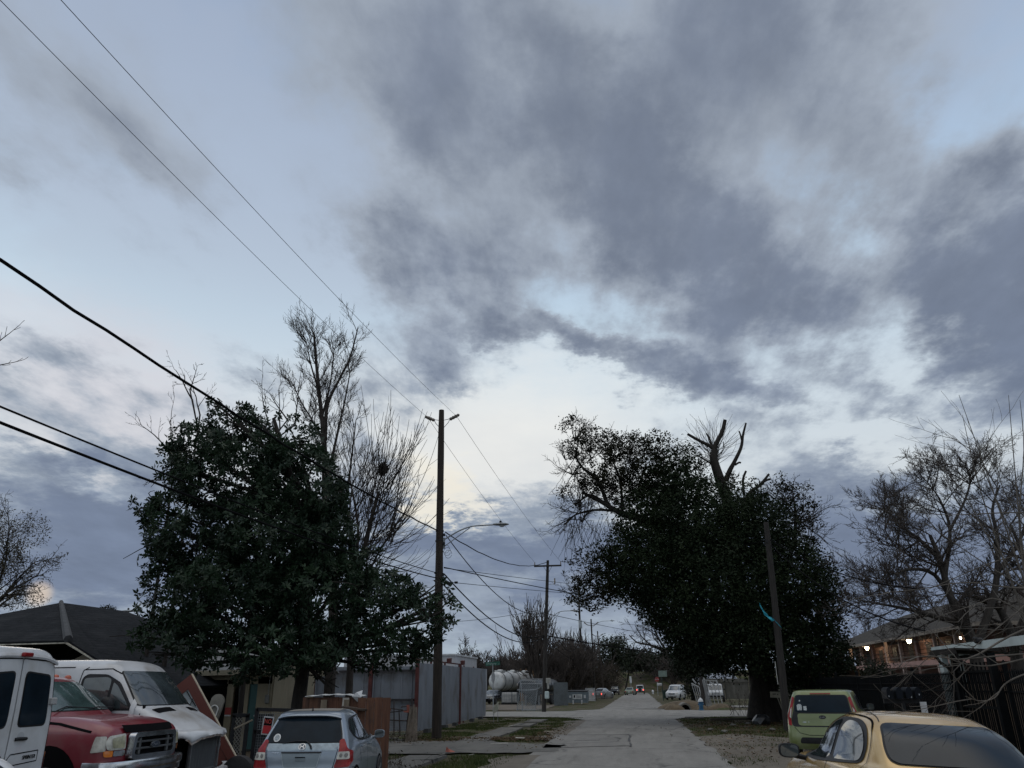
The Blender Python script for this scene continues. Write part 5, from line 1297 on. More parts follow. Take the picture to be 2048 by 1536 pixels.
for i in range(2):
    a=Vector((-8.98-.026*(ys[i]-32.4),ys[i]+.06,0)); b=Vector((-8.98-.026*(ys[i+1]-32.4),ys[i+1]-.06,0))
    me=corrugated(a,b,.10,2.72 if i==0 else 2.78).mesh('panel',M_sheet); o=link('panel',me,F1,True); o.modifiers.new('s','SOLIDIFY').thickness=.008
for i,y in enumerate(ys[:2]):
    mb=MB(); x=-8.98-.026*(y-32.4); mb.box((x+.02,y,1.42),(.13,.13,2.86)); part('post',mb,M_redpost,F1,world=True)
mb=MB()
for y in(35.5,38.5,43.5,46.5): x=-9.0-.026*(y-32.4); mb.box((x-.12,y,1.4),(.07,.07,2.9))
mb.beam((-9.16,32.5,2.86),(-9.55,43.2,2.90),.06,.06); mb.beam((-9.16,32.5,1.3),(-9.6,50,1.3),.05,.05); part('back_frame',mb,M_redpost,F1,world=True)
mb=MB()
for y in(39.4,43.0): x=-9.05-.026*(y-32.4); mb.box((x-.05,y,2.98),(.18,.34,.22),Matrix.Rotation(.1,3,'X'))
part('bracket_box',mb,M_redpost,F1,world=True)
F2=thing('metal_fence','grey sheet metal fence behind the magnolia trunk, seen from its rail side','fence',(-14,32.6,0))
me=corrugated((-9.1,32.75,0),(-22.5,32.75,0),.12,2.58,.42,.03).mesh('panel',M_sheet); o=link('panel',me,F2,True); o.modifiers.new('s','SOLIDIFY').thickness=.008
for x in(-11.0,-13.5,-16.0,-18.5): 
    mb=MB(); mb.box((x,32.58,1.32),(.14,.14,2.7)); part('post',mb,M_redpost,F2,world=True)
for z in(2.40,1.28):
    mb=MB(); mb.beam((-9.1,32.62,z),(-22.5,32.62,z-.03),.07,.09); part('rail',mb,M_darkrail,F2,world=True)
# pale metal building beyond the fence
mb=MB(); mb.box((-21.4,76,2.2),(10.4,10,4.4)); B0=thing('warehouse','pale flat roofed metal building showing above the fence left of the tall pole','building',(-21.4,76,0)); part('wall',mb,mat('pale_siding',(.36,.36,.38),.6,var=.08,scale=1,stretch=(6,1,.3)),B0,world=True)
mb=MB(); mb.box((-21.4,76,4.47),(10.6,10.2,.14)); part('roof',mb,mat('white_trim',(.42,.43,.45),.6),B0,world=True)
mb=MB(); mb.box((-16.18,73,3.2),(.02,1.2,1.0)); part('window',mb,M_glass2,B0,world=True)
# brown board fence panels behind the hatchback, with a paper notice and white sheet on top
M_board=mat('brown_boards',(.060,.022,.012),.8,col2=(.13,.055,.028),scale=2.2,stretch=(7,7,.5),bump=.5,bscale=9,dirt=((.03,.02,.015),.6,3))
def board_panel(name,label,x0,x1,y0,y1,z0,z1,m,w=.14,rake=0):
    n=max(1,int(max(abs(x1-x0),abs(y1-y0))/w)); w=math.hypot(x1-x0,y1-y0)/n; t=thing(name,label,'fence panel',((x0+x1)/2,(y0+y1)/2,0)); r=random.Random(int(abs(x0)*10)); mb=MB()
    for i in range(n):
        f=(i+.5)/n; mb.box((x0+(x1-x0)*f,y0+(y1-y0)*f+r.uniform(-.006,.006),(z0+z1)/2+r.uniform(-.006,.006)+rake*f/2),(w*.965,.022,z1-z0+rake*f),Matrix.Rotation(math.atan2(y1-y0,x1-x0)+r.uniform(-.01,.01),3,'Z'))
    part('boards',mb,m,t,world=True)
    mb=MB()
    for z in(z0+.25,z1-.25): mb.beam((x0,y0+.04,z),(x1,y1+.04,z),.09,.04)
    part('rail',mb,m,t,world=True); return t
board_panel('board_fence','brown wooden board panel directly behind the silver blue car, pale sheet along its top',-7.50,-6.10,17.6,17.6,.1,1.56,M_board)
board_panel('board_fence','brown wooden board panel right of the silver blue car, standing in front of scrap metal',-6.07,-5.42,17.2,17.5,.15,1.55,M_board)
mb=MB(); mb.box((-6.12,17.15,1.34),(.50,.30,.035),Matrix.Rotation(.12,3,'Y')); solo('dark_board',mb,mat('dark_wood',(.045,.03,.022),.8,var=.3,scale=4),'dark board lying across behind the roof of the silver blue car','board')
mb=MB(); V=[]
for i in range(15):
    f=i/14; x=-7.42+1.36*f; z=1.585+.035*math.sin(f*3.1)+.008*math.sin(i*2); V+=[(x,17.50,z),(x,17.72,z+.012)]
mb.add(V,[(2*i,2*i+1,2*i+3,2*i+2) for i in range(14)]); me=mb.mesh('s',mat('white_sheet',(.62,.63,.64),.4,var=.1)); o=link('plastic_sheet',me); o.modifiers.new('s','SOLIDIFY').thickness=.012; tag(o,'thin white plastic sheet lying on top of the brown board panel','sheet')
mb=MB(); mb.add([(-6.32,17.5,1.58),(-6.10,17.5,1.56),(-6.10,17.56,1.70),(-6.22,17.5,1.66),(-6.16,17.6,1.42)],[(0,1,3),(1,2,3),(0,4,1)]); o=solo('plastic_scrap',mb,M_white,'crumpled white plastic at the gap between the two brown panels','plastic'); o.modifiers.new('s','SOLIDIFY').thickness=.01
NT=thing('paper_notice','white paper notice stapled to the brown board panel','notice',(-6.48,17.56,1.40)); mb=MB(); mb.box((0,0,0),(.15,.008,.30),Matrix.Rotation(.03,3,'Y')); part('paper',mb,mat('paper',(.40,.38,.34),.8,var=.1),NT)
mb=MB(); 
for i in range(5): mb.box((.02*(i%2)-.01,-.007,-.02-.025*i),(.09-.01*(i%3),.004,.012))
part('print',mb,M_hole,NT)
mb=MB(); mb.box((-6.98,17.55,.86),(.14,.03,1.3)); mb.box((-6.45,17.55,.86),(.12,.03,1.3)); solo('loose_plank',mb,mat('pale_plank',(.15,.12,.085),.8,var=.2,scale=3,stretch=(5,5,.6)),'pair of pale planks standing against the brown board panel','plank')
# shed with green door
M_beige=mat('beige_wall',(.23,.195,.135),.85,col2=(.30,.26,.185),scale=2,stretch=(5,5,.6),dirt=((.10,.08,.06),.4,1.1))
M_shing=mat('grey_shingles',(.10,.105,.11),.9,col2=(.19,.195,.20),scale=3,stretch=(1,1,9),bump=.6,bscale=5,rows=('Z',.06,.9))
SY=24.0
SH=thing('shed','beige shed with a green door and pale shingled roof under the magnolia','shed',(-12.5,25.5,0))
mb=MB(); 
mb.box((-12.62,SY,1.05),(.22,.10,2.1)); mb.box((-12.16,SY,1.05),(.30,.10,2.1)); mb.box((-11.50,SY,1.05),(.46,.10,2.1)); mb.box((-12.0,SY,2.02),(1.5,.10,.25)); mb.box((-11.27,25.6,1.1),(.10,3.2,2.2)); mb.box((-14.2,SY,2.1),(3.2,.12,.16)); mb.box((-16.0,SY,1.05),(.8,.1,2.1))
part('wall',mb,M_beige,SH,world=True)
mb=MB(); mb.box((-11.90,SY+.03,.96),(.36,.05,1.92)); dr=part('door',mb,mat('green_door',(.012,.075,.075),.5,var=.12,scale=3),SH,world=True)
mb=MB(); mb.lathe([(.02,0),(.028,.03),(.0,.05)],(-11.76,SY-.03,.98),10,'y'); part('door_knob',mb,M_steel,dr,world=False)
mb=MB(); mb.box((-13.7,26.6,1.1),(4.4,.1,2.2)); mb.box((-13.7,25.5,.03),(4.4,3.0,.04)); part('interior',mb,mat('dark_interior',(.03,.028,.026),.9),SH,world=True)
mb=MB(); mb.prism([(-17,SY-.35,2.16),(-10.95,SY-.35,2.24),(-10.95,26.2,3.1),(-17,26.2,3.05)],(0,0,.07)); mb.prism([(-10.95,26.2,3.1),(-17,26.2,3.05),(-17,28.8,2.2),(-10.95,28.8,2.24)],(0,0,.07)); part('roof',mb,M_shing,SH,world=True)
mb=MB(); mb.prism([(-11.22,24.0,2.15),(-11.22,28.4,2.15),(-11.22,26.2,2.95)],(-.06,0,0)); part('gable',mb,M_beige,SH,world=True)
mb=MB(); mb.beam((-17,SY-.38,2.17),(-10.93,SY-.38,2.25),.03,.15); part('fascia',mb,mat('cream_trim',(.30,.27,.20),.7,dirt=((.10,.07,.05),.5,3)),SH,world=True)
mb=MB(); mb.tube([(-12.30,SY-.08,2.0),(-12.28,SY-.10,1.6),(-12.22,SY-.08,1.2),(-12.24,SY-.1,.5)],.035,8); part('vine_stem',mb,mat('stem_grey',(.06,.065,.06),.9),SH,world=True)
mb=MB(); mb.box((-11.36,SY-.1,1.45),(.13,.10,.26),bev=.03); mb.tube([(-11.34,SY-.1,1.55),(-11.33,SY-.09,2.15)],.012,6); part('electric_meter',mb,mat('meter_plastic',(.14,.14,.13),.5),SH,world=True)
mb=MB(); mb.box((-12.60,SY-.09,1.12),(.20,.012,.20)); s1=solo('red_notice',mb,mat('red_sign',(.30,.035,.03),.6,var=.15),'small square red notice hanging on the beige shed wall','notice'); mb=MB(); mb.box((-12.6,SY-.09,.99),(.20,.012,.035)); part('white_strip',mb,M_white,s1)
# lattice gates with dark frames
def lattice(name,label,x0,x1,y,z0,z1,frame=.09,sp=.055):
    t=thing(name,label,'gate',((x0+x1)/2,y,0)); mb=MB()
    mb.box(((x0+x1)/2,y,z1),(x1-x0+frame,.05,frame)); mb.box(((x0+x1)/2,y,z0),(x1-x0+frame,.05,frame)); mb.box((x0,y,(z0+z1)/2),(frame,.05,z1-z0)); mb.box((x1,y,(z0+z1)/2),(frame,.05,z1-z0))
    part('frame',mb,M_black,t,world=True); mb=MB(); s=-(z1-z0)
    while s<(x1-x0):
        for sg in(1,-1):
            p0=[x0+s,z0]; p1=[x0+s+(z1-z0),z1]
            if p0[0]<x0: p0=[x0,z0+(x0-p0[0])]
            if p1[0]>x1: p1=[x1,z1-(p1[0]-x1)]
            if p1[0]>p0[0]:
                if sg<0: p0=[x0+x1-p0[0],p0[1]]; p1=[x0+x1-p1[0],p1[1]]
                mb.beam((p0[0],y+.008*sg,p0[1]),(p1[0],y+.008*sg,p1[1]),.014,.006,up=(0,1,0))
        s+=sp*1.4142*1.2
    part('lattice',mb,mat('grey_lattice',(.20,.19,.17),.8,var=.2),t,world=True); return t
lattice('lattice_gate','dark framed lattice gate left of the green shed door',-10.35,-9.98,20.0,.1,1.12)
lattice('lattice_gate','dark framed lattice gate just right of the green shed door',-9.62,-9.34,20.0,.1,1.10)
TB=thing('wire_gate','dark framed wire mesh gate carrying a red and black sign','gate',(-7.9,16.8,0))
mb=MB(); 
for a,b in(((-8.18,16.8,0),(-8.18,16.8,1.36)),((-8.18,16.8,1.34),(-6.9,16.8,1.30)),((-6.9,16.8,0),(-6.9,16.8,1.32)),((-8.18,16.8,.12),(-6.9,16.8,.12)),((-8.18,16.8,.9),(-6.9,16.8,.9))): mb.beam(a,b,.07,.07)
part('frame',mb,M_black,TB,world=True)
mb=MB()
for i in range(24): 
    x=-8.14+i*.052; mb.beam((x,16.8,.14),(x,16.8,1.30),.005,.005)
for i in range(22): z=.16+i*.052; mb.beam((-8.15,16.8,z),(-6.93,16.8,z),.005,.005)
part('mesh',mb,M_galv,TB,world=True)
mb=MB(); mb.box((-7.72,16.86,.42),(.92,.04,.84)); part('dark_sheet',mb,mat('dark_sheet_metal',(.035,.04,.045),.6),TB,world=True)
SG=thing('no_trespassing_sign','red and black rectangular sign with pale border hung on the dark wire gate','sign',(-7.86,16.70,1.02)); SG.rotation_euler=(0,math.radians(5),0)
mb=MB(); mb.box((0,0,0),(.23,.012,.36)); part('panel',mb,M_white2,SG); mb=MB(); mb.box((0,-.008,-.075),(.185,.006,.155)); part('red_field',mb,mat('sign_red',(.33,.02,.025),.5),SG); mb=MB(); mb.box((0,-.008,.08),(.185,.006,.15)); part('black_field',mb,M_hole,SG)
MX=lambda x,z,y=-.014:Matrix.Translation((x,y,z))@Matrix(((1,0,0,0),(0,0,-1,0),(0,1,0,0),(0,0,0,1)))
part('lettering',text_mb('NO',.13,.004,MX(0,.08),.15),mat('sign_red2',(.45,.06,.05),.5),SG)
# pole/stick leaning across
mb=MB(); mb.tube([at(468,1458,18.5),at(505,1440,18.8)],.022,8); solo('broom_handle',mb,mat('pale_stick',(.20,.17,.13),.8),'pale wooden pole propped at an angle in front of the lattice gate','stick')
mb=MB(); mb.lathe([(.22,-.1),(.30,-.08),(.31,0),(.30,.08),(.22,.1)],(-7.35,14.6,.31),22,'y'); tr=solo('old_rubber_tyre',mb,M_rubber,'black tyre standing in the shadow left of the silver blue car','tyre',smooth=40)
# red panel door leaning behind the damaged van
DP=thing('leaning_door','red brown door with a broken square window, leaning behind the damaged van','door',(-9.6,16.0,0)); A=Vector((-9.34,15.95,2.05)); Bt=Vector((-8.10,15.95,.44)); u=(Bt-A).normalized(); v=Vector((u.z,0,-u.x))
if v.x>0: v=-v
W_=.80; yv=Vector((0,.045,0)); Lg=(Bt-A).length+.1
def dpt(a,b): return A+u*a+v*b
mb=MB()
for a0,a1,b0,b1_ in((0,.22,0,W_),(.22,.80,0,.20),(.22,.80,.62,W_),(.80,Lg,0,W_)): mb.prism([dpt(a0,b0),dpt(a1,b0),dpt(a1,b1_),dpt(a0,b1_)],yv)
part('slab',mb,mat('red_brown_door',(.115,.030,.022),.7,var=.2,scale=2,dirt=((.05,.02,.018),.5,2)),DP,world=True)
mb=MB(); mb.prism([dpt(0,-.018),dpt(Lg,-.018),dpt(Lg,0),dpt(0,0)],yv); part('edge',mb,mat('pale_edge',(.42,.36,.28),.8,var=.2,scale=8),DP,world=True)
mb=MB(); mb.prism([dpt(.22,.20)+yv*.4,dpt(.80,.20)+yv*.4,dpt(.80,.62)+yv*.4,dpt(.22,.62)+yv*.4],yv*.2); g_=part('window',mb,mat('milky_glass',(.34,.38,.40),.15,var=.35,scale=4),DP,world=True)
mb=MB(); mb.beam(dpt(.45,.2)-yv*.1,dpt(.60,.42)-yv*.1,.012,.01); mb.beam(dpt(.24,.24)-yv*.05,dpt(.62,.22)-yv*.05,.02,.01); part('crack',mb,M_hole,g_)
for k in(0,1):
    pts=[dpt(.98+k*.52,.16),dpt(1.38+k*.52,.16),dpt(1.38+k*.52,.62),dpt(.98+k*.52,.62)]
    mb=MB()
    for i in range(4): mb.beam(pts[i]-yv*.1,pts[(i+1)%4]-yv*.1,.02,.012)
    part('raised_panel',mb,mat('door_moulding',(.075,.02,.015),.7),DP,world=True)
# long pale truck lid standing on end with a chrome loop
LD=thing('standing_lid','long pale plastic lid with a white rimmed opening, standing on end behind the damaged van','lid',(-9.3,18,.0)); c0=at(437,1396,18); c1=at(412,1462,18); d=(c1-c0); Lh=d.length; uu=d/Lh; vv=Vector((uu.z,0,-uu.x)); 
def cap(w,a0,a1,th,y0):
    P=[]
    for i in range(24):
        a=2*PI*i/24; P.append(c0+uu*((a0 if math.sin(a)<0 else a1)*Lh+math.sin(a)*w)+vv*math.cos(a)*w+Vector((0,y0,0)))
    return MB().prism(P,(0,th,0))
part('shell',cap(.17,.12,1.0,.06,0),mat('lid_plastic',(.16,.15,.13),.6,var=.3,scale=4),LD,world=True)
mb=MB(); loop=[]
for i in range(25):
    a=2*PI*i/24; loop.append(c0+uu*((.34 if math.sin(a)<0 else .78)*Lh+math.sin(a)*.08)+vv*math.cos(a)*.09+Vector((.02,-.03,0)))
mb.tube(loop,.016,6); part('rim',mb,mat('white_rim',(.50,.50,.49),.4),LD,world=True)
# scrap bed frames and weathered sticks at the fence corner
def junk():
    t=thing('scrap_frame','rusty dark metal bed frame propped against the sheet metal fence','scrap metal',(-8.2,28.5,0)); mb=MB()
    P=lambda px,py:at(px,py,28.6)
    for a,b in(((776,1416),(806,1420)),((776,1425),(820,1420)),((776,1416),(776,1470)),((798,1418),(800,1472)),((802,1414),(824,1411)),((824,1411),(826,1470)),((776,1440),(822,1442)),((788,1400),(788,1470)),((824,1396),(824,1412)),((818,1412),(812,1470))): mb.tube([P(*a),P(*b)],.022,6)
    part('frame',mb,mat('rusty_iron',(.035,.030,.032),.7,var=.4,scale=9,dirt=((.10,.05,.03),.5,8)),t,world=True)
    mb=MB()
    for i in range(12): mb.tube([P(776+i*4,1425+i%2),P(777+i*4,1468)],.004,4)
    for i in range(9): mb.tube([P(776,1428+i*5),P(824,1427+i*5)],.004,4)
    part('mesh',mb,M_galv,t,world=True)
junk()
mb=MB(); r_=random.Random(9)
for i in range(7):
    a=at(812+i*3.5,1478,28.0); a.z=0; b=at(822+i*1.6+r_.uniform(-2,2),1408+r_.uniform(0,14),28.4+.05*i); mb.beam(a,b,.07,.025)
solo('timber_pile',mb,mat('weathered_timber',(.07,.055,.042),.9,col2=(.13,.11,.09),scale=3,stretch=(6,6,.5)),'bundle of weathered boards leaning into the metal fence corner','boards')
mb=MB(); mb.box((-8.15,28.4,1.05),(.10,.02,.26)); mb.box((-8.2,28.35,.96),(.18,.02,.05)); solo('red_rag',mb,M_redc,'small faded red tag hanging from the scrap frame','rag')
mb=MB(); mb.box((-8.95,29.2,.04),(.5,.3,.05),Matrix.Rotation(.4,3,'Z')); mb.box((-8.5,28.6,.03),(.35,.2,.04),Matrix.Rotation(1,3,'Z')); solo('broken_block',mb,M_conc,'pale broken concrete pieces at the foot of the fence beside the tall pole','rubble')
mb=MB()
for x,y in((-9.0,34.2),(-9.05,37.6),(-9.15,40.2),(-9.3,45.0),(-9.35,47.8)): mb.box((x+.05,y,.05),(.22,.42,.16))
solo('fence_block',mb,mat('dark_block',(.05,.05,.05),.9),'row of dark concrete blocks under the street side metal fence','blocks')
# shingled house at far left -----------------------------------
HY=20.0
HS=thing('house','low house with dark shingled hip roof behind the white vans','house',(-18,24,0))
M_roof=mat('dark_shingles',(.007,.008,.010),.9,col2=(.020,.022,.026),scale=2.2,stretch=(2,2,14),bump=.8,bscale=4,dirt=((.045,.046,.05),.35,1.1),rows=('Z',.085,.8),spec=.08)
C=at(137,1281,HY); E=at(215,1330,HY); Lf=Vector((C.x-7,HY-.4,C.z-.05)); Ap=at(122,1205,HY+4.5); R2=at(250,1222,HY+6); R3=at(312,1244,HY+8); LR=Vector((Ap.x-6.5,HY+5.2,Ap.z-1.25)); E2=Vector((-12.6,HY+8.5,1.9)); E1=Vector((E.x+1.1,HY+.3,E.z-.55))
mb=MB(); mb.add([Lf,C,Ap,LR],[(0,1,2,3)]); mb.add([C,E,E1,E2,R3,R2,Ap],[(0,1,2,3,4,5,6)])
mb.add([LR,Ap,R2,R3,E2,Vector((-20,HY+12,2.2)),Vector((-27,HY+10,2.4))],[(0,1,2,6),(2,3,4,5,6)])
me=mb.mesh('roof',M_roof); o=link('roof',me,HS,True); o.modifiers.new('s','SOLIDIFY').thickness=.05
mb=MB(); mb.tube([Ap+Vector((0,0,.02)),C+Vector((0,-.02,.03))],[.07,.12],6); part('ridge_cap',mb,mat('ridge_tiles',(.045,.047,.052),.9,var=.3,scale=6),HS,world=True)
mb=MB(); mb.beam(Lf+Vector((0,-.04,-.10)),C+Vector((0,-.04,-.07)),.03,.17,up=(0,1,0)); mb.beam(C+Vector((0,-.04,-.07)),E1+Vector((0,-.04,-.1)),.03,.15,up=(0,1,0)); 
part('fascia',mb,mat('peeling_trim',(.42,.40,.34),.8,var=.3,scale=7,dirt=((.08,.06,.045),.7,6)),HS,world=True)
mb=MB(); mb.box((-18.5,HY+1.2,1.1),(6.2,.12,2.2)); mb.prism([Vector((-16.4,HY+.6,2.2)),Vector((-14.2,HY+.6,2.2)),Vector((-15.3,HY+.6,2.75))],(0,.08,0)); mb.box((-15.45,HY+3.5,1.1),(.1,4.6,2.2)); part('wall',mb,mat('tan_wall',(.20,.175,.135),.9,var=.15,scale=1.5),HS,world=True)
mb=MB(); mb.box((-17.2,HY+1.1,2.0),(.9,.05,.9)); part('window',mb,M_glass2,HS,world=True)
# ---------------------------------------------------------------- vehicles further down the street
def far_vehicle(name,label,cat,kind,loc,rz,M,lit=False,group=None):
    t=thing(name,label,cat,loc,rz,group)
    if kind=='sedan':
        L_=4.7; S=[(.25,.1,L_-.1,.78,.86,.78,.2,.4,.04,.1),(.5,0,L_,.85,.9,.84,.2,.45,.05,.12),(.75,.05,L_-.05,.86,.9,.84,.2,.45,.05,.12),(.9,.12,L_-.5,.82,.87,.78,.2,.4,.05,.1),(.98,.45,L_-1.25,.76,.82,.72,.2,.35,.04,.08),(1.2,.95,L_-1.8,.66,.70,.62,.2,.3,.04,.06),(1.40,1.35,L_-2.3,.56,.6,.52,.2,.25,.03,.04),(1.44,1.8,L_-2.6,.3,.3,.3,.1,.1,0,0)]
        ws=(.97,1.36,.62,.50); rw=(1.0,1.34,.60,.50); sw=[(1.15,1.0),(1.45,1.34),(2.1,1.37),(2.5,1.3),(3.25,.99)]; wr=.33; wb=(.9,L_-.95); fz=.62
    elif kind=='van':
        L_=5.0; S=[(.25,.1,L_-.1,.85,.9,.82,.2,.4,.04,.1),(.5,0,L_,.93,.97,.88,.2,.5,.05,.16),(.85,.03,L_-.08,.94,.97,.88,.2,.5,.05,.16),(1.02,.06,L_-.45,.92,.95,.84,.2,.5,.05,.14),(1.12,.08,L_-.95,.9,.93,.78,.2,.4,.04,.1),(1.4,.14,L_-1.45,.84,.86,.72,.2,.35,.04,.08),(1.68,.22,L_-1.95,.76,.78,.66,.2,.3,.03,.06),(1.80,.4,L_-2.3,.6,.62,.55,.2,.2,0,0),(1.82,.9,L_-2.8,.3,.3,.3,.1,.1,0,0)]
        ws=(1.15,1.66,.74,.62); rw=(1.15,1.6,.72,.62); sw=[(.6,1.15),(.7,1.6),(2.6,1.68),(3.0,1.6),(3.85,1.15)]; wr=.35; wb=(.95,L_-1.0); fz=.8
    elif kind=='jeep':
        L_=4.2; S=[(.45,.05,L_-.2,.75,.78,.74,.1,.15,.02,.04),(.7,0,L_-.12,.8,.82,.80,.1,.15,.02,.04),(1.05,.0,L_-.15,.8,.82,.78,.1,.15,.02,.04),(1.15,.0,L_-.3,.8,.82,.72,.1,.15,.02,.04,'s'),(1.18,.0,L_-1.35,.8,.82,.78,.08,.1,.02,.02,'s'),(1.5,.03,L_-1.5,.76,.78,.75,.08,.1,.02,.02),(1.8,.06,L_-1.68,.72,.73,.71,.08,.1,.02,.02),(1.86,.3,L_-1.9,.6,.6,.6,.08,.1,0,0)]
        ws=(1.22,1.72,.70,.66); rw=(1.2,1.7,.66,.62); sw=[(.2,1.2),(.22,1.72),(2.4,1.72),(2.62,1.2)]; wr=.42; wb=(.75,L_-.8); fz=.85
    else: # pickup
        L_=5.2; S=[(.4,.05,L_-.1,.8,.86,.8,.1,.2,.02,.06),(.65,0,L_,.88,.9,.87,.1,.22,.02,.08),(.95,0,L_-.05,.88,.9,.86,.1,.22,.02,.08),(1.05,.0,L_-.4,.87,.88,.8,.1,.2,.02,.08,'s'),(1.08,1.7,L_-1.25,.85,.87,.78,.1,.2,.02,.06,'s'),(1.4,1.75,L_-1.65,.77,.78,.7,.1,.2,.02,.06),(1.68,1.85,L_-2.1,.68,.69,.62,.1,.2,.02,.04),(1.72,2.1,L_-2.4,.5,.5,.5,.1,.1,0,0)]
        ws=(1.12,1.6,.70,.58); rw=(1.15,1.6,.70,.58); sw=[(1.9,1.12),(1.95,1.6),(2.9,1.62),(3.5,1.12)]; wr=.36; wb=(1.0,L_-.95); fz=.78
    me=weld(shell(S,2,4,3,6),'body',M,40); part('body',me,None,t); T=bvh(me)
    def wq(w): return rpoly([(-w[2],w[0]),(w[2],w[0]),(w[3],w[1]),(-w[3],w[1])],.06)
    flat(patch(T,'front',wq(ws),.012,.2),'windscreen',M_glass2,t); flat(patch(T,'rear',wq(rw),.012,.2),'rear_window',M_glass,t)
    for sd in('left','right'): flat(patch(T,sd,rpoly(sw,.06),.012,.25),'side_window',M_glass2,t)
    for s in(1,-1):
        flat(patch(T,'front',rpoly([(s*.50,fz+.06),(s*.76,fz+.08),(s*.76,fz-.08),(s*.52,fz-.07)],.03) if kind!='jeep' else [(s*.56+.10*math.cos(a*PI/6),fz+.10*math.sin(a*PI/6)) for a in range(12)],.014,.1),'headlamp',M_clear,t)
        flat(patch(T,'rear',rpoly([(s*.58,fz+.14),(s*.78,fz+.14),(s*.78,fz-.1),(s*.58,fz-.1)],.03),.014,.1),'tail_lamp',(emat('lit_red_lamp' ,(1,.10,.07),2.2) if 'lit_red_lamp' not in MATS else MATS['lit_red_lamp']) if lit else M_tail,t)
        for wx in wb:
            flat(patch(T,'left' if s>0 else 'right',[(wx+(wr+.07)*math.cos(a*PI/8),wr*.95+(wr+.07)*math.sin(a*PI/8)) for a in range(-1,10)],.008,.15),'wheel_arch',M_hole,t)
            wheel(t,wx,s*(.91 if kind!='jeep' else .95),wr,.22)
    if kind=='jeep':
        mb=MB()
        for i in range(7): patch(T,'front',[(-.36+i*.12-.025,fz+.12),(-.36+i*.12+.025,fz+.12),(-.36+i*.12+.025,fz-.14),(-.36+i*.12-.025,fz-.14)],.014,.2,mb)
        flat(mb,'grille_slots',M_hole,t)
        mb=MB(); mb.lathe([(.12,-.1),(.33,-.1),(.36,-.06),(.36,.06),(.33,.1),(.12,.1)],(-.14,0,.95),18,'x'); part('spare_wheel',mb,M_rubber,t)
        mb=MB(); mb.box((L_+.02,0,.58),(.2,1.6,.18),bev=.03); part('bumper',mb,M_black,t); mb=MB(); mb.box((-.1,0,.55),(.15,1.5,.15)); part('bumper',mb,M_black,t)
    else:
        flat(patch(T,'front',rpoly([(-.42,fz),(.42,fz),(.36,fz-.14),(-.36,fz-.14)],.03),.014,.15),'grille',M_hole,t)
        mb=MB(); strip(T,'front',[(-.42,fz+.01),(.42,fz+.01)],.03,.02,mb); flat(mb,'grille_trim',M_chrome,t)
        flat(patch(T,'front',rpoly([(-.6,.42),(.6,.42),(.5,.30),(-.5,.30)],.03),.014,.15),'air_intake',M_hole,t)
    flat(patch(T,'rear',rpoly([(-.16,fz+.02),(.16,fz+.02),(.16,fz-.1),(-.16,fz-.1)],.01),.016,.1),'number_plate',M_white2,t)
    for s in(1,-1): mirror_part(t,ws and (L_-1.75 if kind!='sedan' else L_-1.6),s*1.0,ws[0]+.08,(.1,.18,.14))
    return t
def g2(px,Y): p=at(px,1400,Y); return (p.x,Y,0.0)
M_dk=paint('dark_paint',(.02,.022,.03),.2,.2,.3,.8,fade=(.08,.08,.08)); M_gr=paint('sage_paint',(.14,.17,.12),.3,.35,.2,.5); M_sv=paint('silver_paint',(.32,.34,.36),.25,.3,.4,.7)
U=math.radians
p=g2(994,86); far_vehicle('parked_car','dark sedan with glossy bonnet facing the camera, parked in the tanker yard','car','sedan',(p[0]-.6,p[1]+4.6,0),U(-90-8),M_dk)
p=g2(1195,121); far_vehicle('parked_car','silver car beyond the grey dumpster, its red tail lamp showing','car','sedan',(p[0],p[1],0),U(70),M_sv,True)
p=g2(1230,168); far_vehicle('parked_pickup','dark pickup truck facing the camera on the left verge far down the street','pickup truck','pickup',(p[0],p[1]+5,0),U(-90),M_dk)
p=g2(1259,162); far_vehicle('moving_car','sage green car seen from behind, just left of the lit jeep','car','sedan',(p[0],p[1],0),U(84),M_gr)
p=g2(1281.5,178); far_vehicle('moving_jeep','small boxy jeep with white top and glowing red tail lamps at the street end','jeep','jeep',(p[0],p[1],0),U(90),M_white,True)
p=g2(1354,106); far_vehicle('parked_minivan','white minivan facing the street under the dark trimmed tree','minivan','van',(p[0]+.6,p[1]+5,0),U(-90-14),M_white)
p=g2(1433,93); far_vehicle('parked_jeep','white jeep facing the street behind the leaning white gates','jeep','jeep',(p[0]+.4,p[1]+4.2,0),U(-90-6),M_white)
p=g2(1632,46); far_vehicle('parked_truck','white pickup truck mostly hidden behind the lime green hatchback','pickup truck','pickup',(p[0],p[1],-.12),U(90-10),M_white2)
far_vehicle('parked_suv','dark red car glimpsed through the black iron fence at right','car','sedan',(12.2,16.5,0),U(95),paint('maroon_paint',(.05,.012,.014),.2,.25,.3,.7),False)
